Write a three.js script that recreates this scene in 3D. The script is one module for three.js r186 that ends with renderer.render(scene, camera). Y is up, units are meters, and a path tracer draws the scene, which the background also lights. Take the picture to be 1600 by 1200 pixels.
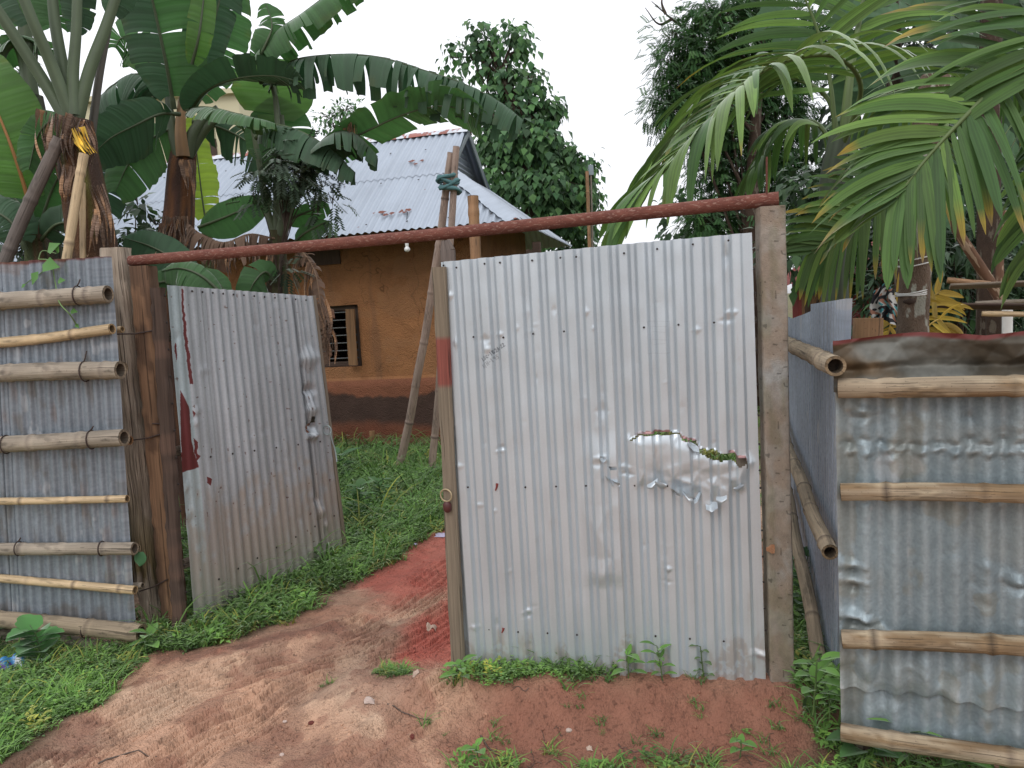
import * as THREE from 'three';

// ---------- camera, sky, sun, exposure ----------
const scene = new THREE.Scene();
const camera = new THREE.PerspectiveCamera(53.13, 4 / 3, 0.05, 600);
camera.position.set(0, 1.6, 0);
camera.rotation.order = 'YXZ';
camera.rotation.set(-0.0997, 0, -0.059);
camera.updateMatrixWorld(true);
const renderer = new THREE.WebGLRenderer({ antialias: true });
renderer.setSize(1024, 768);
renderer.toneMapping = THREE.LinearToneMapping;
renderer.toneMappingExposure = 1.0;
renderer.shadowMap.enabled = true;
{
  const w = 256, h = 128, d = new Float32Array(w * h * 4);
  for (let j = 0; j < h; j++) for (let i = 0; i < w; i++) {
    const el = ((j + 0.5) / h - 0.5) * Math.PI, s = Math.sin(el), k = (j * w + i) * 4;
    const az = (i / w) * Math.PI * 2;
    const cl = 1 + 0.035 * Math.sin(az * 3 + s * 4) * Math.cos(s * 5 + az) + 0.02 * Math.sin(az * 7 + 2.1 - s * 6);
    const L = s >= 0 ? (1.02 + 0.62 * s) * cl : 0.3 + 0.72 * Math.exp(s * 30);
    d[k] = L * 0.975; d[k + 1] = L * 0.99; d[k + 2] = L * 1.045; d[k + 3] = 1;
  }
  const t = new THREE.DataTexture(d, w, h, THREE.RGBAFormat, THREE.FloatType);
  t.mapping = THREE.EquirectangularReflectionMapping; t.magFilter = t.minFilter = THREE.LinearFilter; t.needsUpdate = true;
  scene.background = t; scene.environment = t;
}
const sun = new THREE.DirectionalLight(0xfffaf2, 0.8);
sun.position.set(-4, 11, 5.5); sun.target.position.set(0, 0, -5);
sun.shadow.radius = 50; sun.castShadow = true;
sun.shadow.mapSize.set(2048, 2048);
Object.assign(sun.shadow.camera, { left: -12, right: 12, top: 12, bottom: -12, near: 0.5, far: 40 });
scene.add(sun); scene.add(sun.target);

// ---------- helpers ----------
const V = (x, y, z) => new THREE.Vector3(x, y, z);
function rng(s) { let a = s >>> 0; return () => { a = (a + 0x6D2B79F5) | 0; let t = Math.imul(a ^ (a >>> 15), 1 | a); t = (t + Math.imul(t ^ (t >>> 7), 61 | t)) ^ t; return ((t ^ (t >>> 14)) >>> 0) / 4294967296; }; }
const HT = new Float32Array(4096); { const r = rng(77); for (let i = 0; i < 4096; i++) HT[i] = r(); }
const hsh = (x, y, z) => HT[(Math.imul(x, 374761) ^ Math.imul(y, 668265) ^ Math.imul(z, 1274126) ^ (Math.imul(x, 13) + Math.imul(y, 57))) & 4095];
const sm = (t) => t * t * (3 - 2 * t), mod = (a, n) => ((a % n) + n) % n;
const clamp = (x, a = 0, b = 1) => Math.min(b, Math.max(a, x)), mix = (a, b, t) => a + (b - a) * t;
const step = (a, b, x) => sm(clamp((x - a) / (b - a)));
// value noise in two dimensions; px, py: whole periods (0: none)
function vn(x, y, p = 0, s = 0, q = p) {
  const i = Math.floor(x), j = Math.floor(y), a = sm(x - i), b = sm(y - j);
  const i0 = p ? mod(i, p) : i, i1 = p ? mod(i + 1, p) : i + 1, j0 = q ? mod(j, q) : j, j1 = q ? mod(j + 1, q) : j + 1;
  return mix(mix(hsh(i0, j0, s), hsh(i1, j0, s), a), mix(hsh(i0, j1, s), hsh(i1, j1, s), a), b);
}
function fbm(x, y, o = 4, p = 0, s = 0, q = p) { let v = 0, a = 0.5, n = 0; for (let k = 0; k < o; k++) { v += a * vn(x, y, p, s + k * 7, q); n += a; a *= 0.5; x *= 2; y *= 2; p *= 2; q *= 2; } return v / n; }
// flat facets with sharp creases, as in beaten metal
function facet(x, y, s) { const i = Math.floor(x), j = Math.floor(y), a = x - i, b = y - j, h = (p, q) => hsh(i + p, j + q, s), fl = (i + j) & 1; if (fl) return a + b < 1 ? h(0, 0) + a * (h(1, 0) - h(0, 0)) + b * (h(0, 1) - h(0, 0)) : h(1, 1) + (1 - a) * (h(0, 1) - h(1, 1)) + (1 - b) * (h(1, 0) - h(1, 1)); return a > b ? h(0, 0) + a * (h(1, 0) - h(0, 0)) + b * (h(1, 1) - h(1, 0)) : h(0, 0) + b * (h(0, 1) - h(0, 0)) + a * (h(1, 1) - h(0, 1)); }
const ridge = (x, y, s) => 1 - Math.abs(2 * vn(x, y, 0, s) - 1);
// pixel of the 1600 x 1200 photograph -> direction, point at a depth, point on a level or on an upright plane
const dirOf = (px, py) => V((px - 800) / 1200, -(py - 600) / 1200, -1).applyQuaternion(camera.quaternion);
const P = (px, py, z) => { const d = dirOf(px, py); return d.multiplyScalar(z / -d.z).add(camera.position); };
const G = (px, py, h = 0) => { const d = dirOf(px, py); return d.multiplyScalar((h - 1.6) / d.y).add(camera.position); };
const pxPerM = (z) => 1200 / z;
function hit(px, py, o, n) { const d = dirOf(px, py); return d.multiplyScalar(o.clone().sub(camera.position).dot(n) / d.dot(n)).add(camera.position); }
// an upright frame through two ground points: local (x along, y up, off towards the viewer)
class Frame {
  constructor(a, b) { this.o = a.clone(); this.x = b.clone().sub(a).setY(0).normalize(); this.n = V(-this.x.z, 0, this.x.x); if (this.n.dot(camera.position.clone().sub(a)) < 0) this.n.negate(); this.len = Math.hypot(b.x - a.x, b.z - a.z); }
  at(x, y, off = 0) { return V(this.o.x + this.x.x * x + this.n.x * off, y, this.o.z + this.x.z * x + this.n.z * off); }
  px(px, py, off = 0) { return hit(px, py, this.o.clone().addScaledVector(this.n, off), this.n); }
  loc(px, py) { const p = this.px(px, py); return [p.clone().sub(this.o).dot(this.x), p.y]; }
}
// ---------- mesh builder: every mesh has position, normal, uv, colour ----------
class MB {
  constructor() { this.p = []; this.u = []; this.c = []; this.i = []; this.n = 0; }
  v(p, u = 0, w = 0, c = null) { this.p.push(p.x, p.y, p.z); this.u.push(u, w); if (c) this.c.push(c[0], c[1], c[2]); else this.c.push(1, 1, 1); return this.n++; }
  tri(a, b, c) { this.i.push(a, b, c); }
  quad(a, b, c, d) { this.i.push(a, b, c, a, c, d); }
  grid(nu, nv, f, skip) {
    const s = this.n;
    for (let j = 0; j <= nv; j++) for (let i = 0; i <= nu; i++) { const r = f(i / nu, j / nv, i, j); this.v(r[0], r[1], r[2], r[3]); }
    for (let j = 0; j < nv; j++) for (let i = 0; i < nu; i++) { if (skip && skip((i + 0.5) / nu, (j + 0.5) / nv, i, j)) continue; const a = s + j * (nu + 1) + i; this.quad(a, a + 1, a + nu + 2, a + nu + 1); }
  }
  tube(pts, rad, seg = 8, o = {}) {   // pts: Vector3 list; rad(t, angle); colour o.col(t, a)
    const n = pts.length, s = this.n; let len = 0, up = null;
    for (let k = 0; k < n; k++) {
      const T = pts[Math.min(n - 1, k + 1)].clone().sub(pts[Math.max(0, k - 1)]).normalize();
      if (!up) up = Math.abs(T.y) > 0.8 ? V(1, 0, 0) : V(0, 1, 0);
      const A = up.clone().addScaledVector(T, -up.dot(T)).normalize(), B = T.clone().cross(A); up = A;
      if (k) len += pts[k].distanceTo(pts[k - 1]);
      const t = k / (n - 1);
      for (let j = 0; j <= seg; j++) { const a = (j / seg) * Math.PI * 2, r = rad(t, a, len); this.v(pts[k].clone().addScaledVector(A, Math.cos(a) * r).addScaledVector(B, Math.sin(a) * r), o.uvr ? j / seg * o.uvr : j / seg, len, o.col ? o.col(t, a, len) : null); }
    }
    for (let k = 0; k < n - 1; k++) for (let j = 0; j < seg; j++) { const a = s + k * (seg + 1) + j; this.quad(a, a + seg + 1, a + seg + 2, a + 1); }
    if (o.cap !== false) for (const k of [0, n - 1]) {
      const c = this.v(pts[k], 0.5, 0.5, o.capCol || (o.col ? o.col(k / (n - 1), 0, 0) : null)), b = this.n;
      for (let j = 0; j <= seg; j++) { const q = (s + k * (seg + 1) + j) * 3; this.v(V(this.p[q], this.p[q + 1], this.p[q + 2]), 0.5 + 0.1 * Math.cos(j), 0.5 + 0.1 * Math.sin(j), o.capCol || (o.col ? o.col(k / (n - 1), 0, 0) : null)); }
      for (let j = 0; j < seg; j++) k ? this.tri(c, b + j, b + j + 1) : this.tri(c, b + j + 1, b + j);
    }
  }
  // a squared timber or concrete member from A to B: X = width direction; chamfered section, wobble in metres
  beam(A, B, w, d, X, o = {}) {
    const T = B.clone().sub(A), L = T.length(); T.normalize(); X = X.clone().addScaledVector(T, -X.dot(T)).normalize(); const Z = X.clone().cross(T);
    const ch = o.ch ?? 0.006, n = Math.max(2, Math.round(L / (o.step || 0.06))), sd = o.seed || 1, wob = o.wob || 0;
    const sec = [], hw = w / 2, hd = d / 2, m = o.sub || 4;
    const corner = [[hw, -hd + ch], [hw, hd - ch], [hw - ch, hd], [-hw + ch, hd], [-hw, hd - ch], [-hw, -hd + ch], [-hw + ch, -hd], [hw - ch, -hd]];
    for (let k = 0; k < 8; k++) { const a = corner[k], b = corner[(k + 1) % 8], q = k % 2 ? 1 : m; for (let t = 0; t < q; t++) sec.push([mix(a[0], b[0], t / q), mix(a[1], b[1], t / q)]); }
    const N = sec.length, s = this.n; let per = 0; const pl = sec.map((a, k) => { const b = sec[(k + 1) % N], r = per; per += Math.hypot(a[0] - b[0], a[1] - b[1]); return r; });
    for (let k = 0; k <= n; k++) {
      const t = k / n, c = A.clone().lerp(B, t), tp = o.taper ? mix(1, o.taper, t) : 1;
      if (o.bend) c.addScaledVector(X, o.bend * Math.sin(t * Math.PI));
      for (let j = 0; j <= N; j++) {
        const q = sec[j % N]; const w1 = wob * (fbm(j % N * 0.55 + sd * 9.1, t * L * 5 + sd, 3, 0, sd) - 0.5) * 2 + (o.ragged && Math.abs(q[0]) > hw * 0.6 ? o.ragged * (vn(t * L * 26, sd + Math.sign(q[0]), 0, sd) - 0.5) : 0);
        const f = 1 + w1 / Math.max(hw, hd);
        this.v(c.clone().addScaledVector(X, q[0] * f * tp).addScaledVector(Z, q[1] * f * tp), (j < N ? pl[j] : per), t * L, o.col ? o.col(t, t * L, q) : null);
      }
    }
    for (let k = 0; k < n; k++) for (let j = 0; j < N; j++) { const a = s + k * (N + 1) + j; this.quad(a, a + 1, a + N + 2, a + N + 1); }
    for (const k of [0, n]) { const c0 = this.n, off = (s + k * (N + 1)) * 3; let cx = V(0, 0, 0); for (let j = 0; j < N; j++) cx.add(V(this.p[off + j * 3], this.p[off + j * 3 + 1], this.p[off + j * 3 + 2])); cx.divideScalar(N); if (k && o.topNoise) cx.y += o.topNoise; this.v(cx, 0, 0, o.col ? o.col(k / n, k ? L : 0, [0, 0]) : null); for (let j = 0; j <= N; j++) { const q = sec[j % N]; this.v(V(this.p[off + j * 3], this.p[off + j * 3 + 1], this.p[off + j * 3 + 2]), q[0], q[1], o.col ? o.col(k / n, k ? L : 0, q) : null); } for (let j = 0; j < N; j++) k ? this.tri(c0, c0 + 1 + j, c0 + 2 + j) : this.tri(c0, c0 + 2 + j, c0 + 1 + j); }
  }
  box(c, X, Y, Z, uvs = 1) { // half-extent vectors
    const f = (a, b, n) => this.grid(1, 1, (i, j) => [c.clone().add(n).addScaledVector(a, i * 2 - 1).addScaledVector(b, j * 2 - 1), i * a.length() * 2 * uvs, j * b.length() * 2 * uvs]);
    f(X, Y, Z); f(X.clone().negate(), Y, Z.clone().negate()); f(Z.clone().negate(), Y, X); f(Z, Y, X.clone().negate()); f(X, Z.clone().negate(), Y); f(X, Z, Y.clone().negate());
  }
  geo(o = V(0, 0, 0)) {
    const g = new THREE.BufferGeometry(); const p = new Float32Array(this.p);
    for (let k = 0; k < p.length; k += 3) { p[k] -= o.x; p[k + 1] -= o.y; p[k + 2] -= o.z; }
    g.setAttribute('position', new THREE.BufferAttribute(p, 3)); g.setAttribute('uv', new THREE.BufferAttribute(new Float32Array(this.u), 2)); g.setAttribute('color', new THREE.BufferAttribute(new Float32Array(this.c), 3));
    g.setIndex(this.i); g.computeVertexNormals(); return g;
  }
}
const names = {};
const numbered = (n) => { const k = names[n] = (names[n] ?? -1) + 1; return k ? n + '_' + String(k).padStart(3, '0') : n; };
function thing(name, label, category, pos, group) {
  const o = new THREE.Group(); o.name = numbered(name); o.position.copy(pos); o.userData = { label, category }; if (group) o.userData.group = group; o.org = pos.clone(); scene.add(o); return o;
}
function part(parent, name, mb, mat, label) {
  let r = parent; while (r && !r.org) r = r.parent;
  const m = new THREE.Mesh(mb.geo(r.org), mat); m.name = name; m.castShadow = m.receiveShadow = true; if (label) m.userData.label = label; parent.add(m); return m;
}
function solo(name, mb, mat, label, category, pos, group) {
  const m = new THREE.Mesh(mb.geo(pos), mat); m.name = numbered(name); m.position.copy(pos); m.castShadow = m.receiveShadow = true; m.userData = { label, category }; if (group) m.userData.group = group; scene.add(m); return m;
}
// ---------- textures: colours are linear base colours ----------
const enc = (x) => { x = clamp(x); return 255 * (x <= 0.0031308 ? 12.92 * x : 1.055 * Math.pow(x, 1 / 2.4) - 0.055); };
function tex(w, h, f, srgb = true) {
  const d = new Uint8Array(w * h * 4);
  for (let j = 0; j < h; j++) for (let i = 0; i < w; i++) { const c = f((i + 0.5) / w, (j + 0.5) / h), k = (j * w + i) * 4; if (srgb) { d[k] = enc(c[0]); d[k + 1] = enc(c[1]); d[k + 2] = enc(c[2]); } else d[k] = d[k + 1] = d[k + 2] = clamp(c) * 255; d[k + 3] = 255; }
  const t = new THREE.DataTexture(d, w, h, THREE.RGBAFormat); t.wrapS = t.wrapT = THREE.RepeatWrapping; t.magFilter = THREE.LinearFilter; t.minFilter = THREE.LinearMipmapLinearFilter; if (srgb) t.colorSpace = THREE.SRGBColorSpace; t.needsUpdate = true; return t;
}
const rep = (t, a, b) => { const c = t.clone(); c.repeat.set(a, b); c.needsUpdate = true; return c; };
const mat = (o, phys) => new (phys ? THREE.MeshPhysicalMaterial : THREE.MeshStandardMaterial)({ side: THREE.DoubleSide, vertexColors: true, roughness: 0.9, metalness: 0, ...o });
const mul = (c, k) => [c[0] * k, c[1] * k, c[2] * k], mixc = (a, b, t) => [mix(a[0], b[0], t), mix(a[1], b[1], t), mix(a[2], b[2], t)];

const grainB = tex(512, 512, (u, v) => 0.5 * fbm(u * 16, v * 16, 5, 16, 3) + 0.5 * vn(u * 128, v * 128, 128, 9), false);
const M = {};
{ // soil: fine grain over vertex colours
  const t = tex(1024, 1024, (u, v) => { const a = fbm(u * 24, v * 24, 5, 24, 1), b = vn(u * 256, v * 256, 256, 5), c = vn(u * 90, v * 90, 90, 8); let k = 0.62 + 0.66 * a + 0.42 * (b - 0.5); if (c > 0.85) k *= 0.66; if (c < 0.12) k *= 1.25; return [k, k * 0.985, k * 0.97]; });
  const b = tex(1024, 1024, (u, v) => 0.45 * fbm(u * 20, v * 20, 5, 20, 2) + 0.35 * fbm(u * 80, v * 80, 3, 80, 4) + 0.2 * vn(u * 256, v * 256, 256, 6), false);
  M.soil = mat({ map: t, bumpMap: b, bumpScale: 0.02, roughness: 1 });
}
{ // timber, bamboo, concrete, bark, rust
  const wood = tex(512, 1024, (u, v) => { const g = fbm(u * 40, v * 4, 4, 40, 3, 4), f = fbm(u * 8, v * 3, 4, 8, 6, 3), cr = vn(u * 46 + 2.5 * fbm(u * 4, v * 6, 2, 4, 2, 6), v * 3, 46, 12, 3); let k = 0.55 + 0.55 * g + 0.35 * (f - 0.5); if (cr > 0.86) k *= 0.45; return [k * 0.95, k * 0.93, k * 0.9]; });
  const woodB = tex(512, 1024, (u, v) => { const cr = vn(u * 46 + 2.5 * fbm(u * 4, v * 6, 2, 4, 2, 6), v * 3, 46, 12, 3); return 0.6 * fbm(u * 40, v * 5, 4, 40, 3, 5) + 0.3 - (cr > 0.84 ? 0.4 : 0); }, false);
  const w2 = rep(wood, 4, 1), w2b = rep(woodB, 4, 1);
  M.grayWood = mat({ map: w2, bumpMap: w2b, bumpScale: 0.008, color: new THREE.Color().setRGB(0.25, 0.205, 0.16) });
  M.postWood = mat({ map: w2, bumpMap: w2b, bumpScale: 0.02, color: new THREE.Color().setRGB(0.48, 0.405, 0.335) });
  M.brownWood = mat({ map: w2, bumpMap: w2b, bumpScale: 0.006, color: new THREE.Color().setRGB(0.30, 0.185, 0.115) });
  M.darkWood = mat({ map: w2, bumpMap: w2b, bumpScale: 0.006, color: new THREE.Color().setRGB(0.085, 0.055, 0.042) });
  M.shutterWood = mat({ map: w2, bumpMap: w2b, bumpScale: 0.006, color: new THREE.Color().setRGB(0.27, 0.15, 0.075) });
  const bam = tex(256, 1024, (u, v) => { const g = fbm(u * 64, v * 6, 3, 64, 3, 6), f = fbm(u * 6, v * 6, 4, 6, 8, 6); const st = step(0.6, 0.8, fbm(u * 8, v * 12, 4, 8, 15, 12)); let k = 0.66 + 0.4 * g + 0.6 * (f - 0.5) - 0.34 * st; if (vn(u * 36 + 1.5 * fbm(u * 3, v * 5, 2, 3, 21, 5), v * 4, 36, 19, 4) > 0.9) k *= 0.5; if (vn(u * 60, v * 150, 60, 23, 150) > 0.93) k *= 0.6; return [k, k * 0.98, k * 0.96]; });
  const bamB = tex(256, 512, (u, v) => fbm(u * 48, v * 4, 3, 48, 3, 4), false);
  M.bamGray = mat({ map: bam, bumpMap: bamB, bumpScale: 0.003, color: new THREE.Color().setRGB(0.35, 0.30, 0.24), roughness: 0.9 });
  M.bamTan = mat({ map: bam, bumpMap: bamB, bumpScale: 0.001, color: new THREE.Color().setRGB(0.60, 0.45, 0.27), roughness: 0.55 });
  M.bamBrown = mat({ map: bam, bumpMap: bamB, bumpScale: 0.002, color: new THREE.Color().setRGB(0.33, 0.185, 0.09), roughness: 0.6 });
  M.bamPink = mat({ map: bam, bumpMap: bamB, bumpScale: 0.002, color: new THREE.Color().setRGB(0.40, 0.30, 0.25), roughness: 0.75 });
  M.bamOlive = mat({ map: bam, bumpMap: bamB, bumpScale: 0.002, color: new THREE.Color().setRGB(0.33, 0.265, 0.185), roughness: 0.9 });
  M.bamDark = mat({ map: bam, bumpMap: bamB, bumpScale: 0.002, color: new THREE.Color().setRGB(0.15, 0.125, 0.11), roughness: 0.75 });
  const conc = tex(512, 512, (u, v) => { const a = fbm(u * 6, v * 6, 5, 6, 2), s = vn(u * 100, v * 100, 100, 4), p = vn(u * 40, v * 40, 40, 9); let c = mixc([0.305, 0.25, 0.2], [0.335, 0.3, 0.26], step(0.4, 0.62, a)); let k = 0.85 + 0.3 * (fbm(u * 20, v * 20, 3, 20, 5) - 0.5) + 0.1 * (s - 0.5); if (p > 0.9) k *= 0.55; return mul(c, k); });
  M.concrete = mat({ map: rep(conc, 2, 2), bumpMap: rep(grainB, 4, 4), bumpScale: 0.003, roughness: 0.92 });
  const bark = tex(512, 512, (u, v) => { const a = fbm(u * 10, v * 10, 5, 10, 2), li = step(0.62, 0.7, fbm(u * 9, v * 9, 4, 9, 11)); let c = mul([0.15, 0.105, 0.075], 0.6 + 0.8 * a); return mixc(c, [0.42, 0.42, 0.36], li * 0.85); });
  M.palmBark = mat({ map: bark, bumpMap: grainB, bumpScale: 0.008 });
  M.bark = mat({ map: bark, bumpMap: grainB, bumpScale: 0.008, color: 0x9a8d84 });
  const rust = tex(512, 512, (u, v) => { const a = fbm(u * 12, v * 12, 5, 12, 2), b = vn(u * 120, v * 120, 120, 4), s = step(0.66, 0.74, fbm(u * 40, v * 40, 3, 40, 9)); let c = mixc([0.115, 0.032, 0.022], [0.22, 0.075, 0.05], a); c = mul(c, 0.8 + 0.4 * b); return mixc(c, [0.36, 0.22, 0.17], s * 0.6); });
  M.rust = mat({ map: rep(rust, 1, 2), bumpMap: rep(grainB, 2, 3), bumpScale: 0.003, roughness: 0.85 });
  M.maroon = mat({ color: new THREE.Color().setRGB(0.07, 0.016, 0.015), roughness: 0.5 }); M.red = mat({ color: new THREE.Color().setRGB(0.2, 0.035, 0.03), roughness: 0.6 });
}
M.black = mat({ color: 0x0c0a09 }); M.wire = mat({ color: new THREE.Color().setRGB(0.05, 0.03, 0.025), roughness: 0.6 });
M.iron = mat({ color: new THREE.Color().setRGB(0.03, 0.022, 0.02), roughness: 0.6, metalness: 0.3 });
M.white = mat({ color: new THREE.Color().setRGB(0.8, 0.8, 0.78), roughness: 0.4 });
M.bulb = mat({ color: new THREE.Color().setRGB(0.8, 0.8, 0.8), roughness: 0.25 });
M.cloth = mat({ color: new THREE.Color().setRGB(0.09, 0.19, 0.20), roughness: 1 });
// foliage
{
  const band = tex(256, 256, (u, v) => { const a = vn(u * 64, 0.5, 64, 3, 1), f = fbm(u * 6, v * 3, 3, 6, 5, 3); const k = 0.72 + 0.24 * a + 0.3 * (f - 0.5) + (Math.abs(v - 0.5) > 0.48 ? -0.05 : 0); return [k, k, k]; });
  const bandB = tex(256, 64, (u, v) => vn(u * 64, 0.5, 64, 3, 1), false);
  const L = (r, g, b, tr, o = {}) => mat({ map: band, bumpMap: bandB, bumpScale: 0.004, color: new THREE.Color().setRGB(r, g, b), roughness: 0.92, transmission: tr, thickness: 0, clearcoat: 0.24, clearcoatRoughness: 0.4, ...o }, true);
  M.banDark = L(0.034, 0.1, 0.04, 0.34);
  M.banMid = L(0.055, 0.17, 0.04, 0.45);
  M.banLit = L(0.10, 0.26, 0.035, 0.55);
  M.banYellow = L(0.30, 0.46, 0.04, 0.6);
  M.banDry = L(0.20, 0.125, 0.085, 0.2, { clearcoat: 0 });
  const str = tex(128, 256, (u, v) => { const a = vn(u * 12, 0.5, 12, 3, 1), f = fbm(u * 3, v * 8, 3, 3, 5, 8); const k = 0.5 + 0.62 * a + 0.25 * (f - 0.5); return [k, k, k]; });
  M.palm = mat({ map: str, roughness: 0.92, transmission: 0.35, thickness: 0, clearcoat: 0.2, clearcoatRoughness: 0.4 }, true);
  M.leaf = mat({ roughness: 0.92, transmission: 0.38, thickness: 0, clearcoat: 0.15, clearcoatRoughness: 0.45 }, true); M.leafMatte = mat({ roughness: 0.95, transmission: 0.4, thickness: 0, specularIntensity: 0.4 }, true);
  M.stem = mat({ roughness: 0.6, map: str });
}
// ---------- ground ----------
const poly = (pts) => pts.map(([x, y]) => { const g = G(x, y); return [g.x, g.z]; });
const inPoly = (p, x, z) => { let c = false; for (let i = 0, j = p.length - 1; i < p.length; j = i++) { const a = p[i], b = p[j]; if ((a[1] > z) !== (b[1] > z) && x < ((b[0] - a[0]) * (z - a[1])) / (b[1] - a[1]) + a[0]) c = !c; } return c; };
const distPoly = (p, x, z) => { let m = 1e9; for (let i = 0, j = p.length - 1; i < p.length; j = i++) m = Math.min(m, segD(x, z, p[j], p[i])); return inPoly(p, x, z) ? -m : m; };
const segD = (x, z, a, b) => { const dx = b[0] - a[0], dz = b[1] - a[1], t = clamp(((x - a[0]) * dx + (z - a[1]) * dz) / (dx * dx + dz * dz || 1)); return Math.hypot(x - a[0] - dx * t, z - a[1] - dz * t); };
const lineD = (l, x, z) => { let m = 1e9; for (let i = 1; i < l.length; i++) m = Math.min(m, segD(x, z, l[i - 1], l[i])); return m; };
const zoneL = poly([[-900, 1014], [120, 1006], [205, 1008], [222, 1014], [195, 1052], [160, 1088], [90, 1152], [45, 1212], [-60, 1290], [-900, 1290]]);
const zoneM = poly([[243, 1002], [300, 1014], [370, 1002], [470, 964], [560, 908], [620, 864], [690, 826], [730, 800], [760, 700], [520, 690], [380, 720], [240, 800]]);
const zoneS = poly([[1222, 820], [1330, 820], [1335, 1120], [1290, 1150], [1245, 1092]]);
const zoneR = poly([[1245, 1140], [1345, 1118], [1700, 1190], [1800, 1300], [1230, 1300]]);
const zoneB = poly([[720, 1168], [830, 1145], [960, 1158], [1060, 1145], [1200, 1135], [1290, 1150], [1290, 1260], [700, 1260]]);
const zoneG = poly([[690, 1082], [720, 1048], [960, 1056], [985, 1070], [940, 1086], [760, 1090]]);
const redA = poly([[640, 985], [720, 935], [760, 1010], [640, 1050], [605, 1030]]), redB = poly([[560, 900], [690, 820], [760, 850], [740, 905], [620, 935]]);
const mound = poly([[790, 1086], [1000, 1080], [1240, 1084], [1300, 1150], [1200, 1190], [800, 1180], [700, 1150]]);
const crest = poly([[560, 1080], [720, 1082], [900, 1076], [1080, 1072], [1240, 1082], [1420, 1110]]);
const rut1 = poly([[760, 860], [640, 945], [540, 1005], [420, 1045], [300, 1075], [160, 1150], [60, 1230]]);
const rut2 = poly([[800, 880], [740, 950], [640, 1010], [540, 1045], [450, 1090], [330, 1160], [220, 1240]]);
const rut3 = poly([[760, 1040], [690, 1090], [600, 1150], [520, 1210], [450, 1290]]);
const bank = poly([[225, 1006], [260, 1030], [340, 1022], [430, 1002], [520, 985]]);
const lump = (g, x, z, r, h) => h * Math.exp(-((x - g.x) ** 2 + (z - g.z) ** 2) / (r * r));
const lumps = [[400, 1035, 0.1, 0.035], [390, 1110, 0.12, -0.03], [330, 1120, 0.1, 0.02], [520, 1110, 0.16, 0.025], [640, 1130, 0.2, 0.03], [460, 1150, 0.14, -0.02]].map(([x, y, r, h]) => [G(x, y), r, h]);
const crestZ = (x) => { for (let k = 1; k < crest.length; k++) if (x <= crest[k][0] || k === crest.length - 1) return mix(crest[k - 1][1], crest[k][1], clamp((x - crest[k - 1][0]) / (crest[k][0] - crest[k - 1][0]))); };
function groundH(x, z) {
  let h = 0; const near = Math.hypot(x, z + 3.5) < 6;
  if (!near) return 0.05 * (fbm(x * 0.15, z * 0.15, 3, 0, 4) - 0.5);
  const dc = lineD(crest, x, z), front = z > -3.0 - 0.05 * x ? 1 : 0;
  h += 0.055 * Math.exp(-((dc / 0.13) ** 2)) * (0.75 + 0.5 * fbm(x * 6, z * 6, 3, 0, 3));
  const dz = z - crestZ(x); h -= 0.115 * step(0.03, 0.3, dz) * step(-0.75, -0.05, x);
  for (const [g, r, a] of lumps) h += lump(g, x, z, r, a);
  h += 0.03 * (fbm(x * 2.2, z * 2.2, 3, 0, 11) - 0.5) + 0.016 * (fbm(x * 7, z * 7, 2, 0, 13) - 0.5) + 0.011 * (fbm(x * 26, z * 26, 2, 0, 15) - 0.5) * step(0.34, 0.6, fbm(x * 2.8, z * 2.8, 3, 0, 17));
  for (const [l, k, w] of [[rut1, 0, 0.14], [rut2, 3, 0.12], [rut3, 7, 0.05]]) {
    const d = lineD(l, x, z) + 0.05 * (fbm(x * 3, z * 3, 2, 0, 21 + k) - 0.5);
    if (d < 0.32) { h += -0.026 * Math.exp(-((d / w) ** 2)) + 0.016 * Math.exp(-(((d - w * 1.5) / (w * 0.5)) ** 2)); const m = step(0.40, 0.52, fbm(x * 2.4 + k, z * 2.4, 3, 0, 31 + k)) * (1 - step(w, w + 0.12, d)); h += m * 0.016 * Math.sin((d + 0.012 * fbm(x * 9, z * 9, 2, 0, 5)) * 2 * Math.PI / 0.042) * (0.5 + 0.5 * vn(x * 24, z * 24, 0, 6)); }
  }
  h += 0.03 * Math.exp(-((lineD(bank, x, z) / 0.09) ** 2)) * fbm(x * 8, z * 8, 3, 0, 41);
  return h;
}
const SAND = [0.50, 0.345, 0.24], TAN = [0.45, 0.265, 0.175], RED = [0.37, 0.085, 0.062], CLAY = [0.235, 0.10, 0.065], DAMP = [0.145, 0.07, 0.05], GRASSY = [0.085, 0.07, 0.035];
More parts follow.
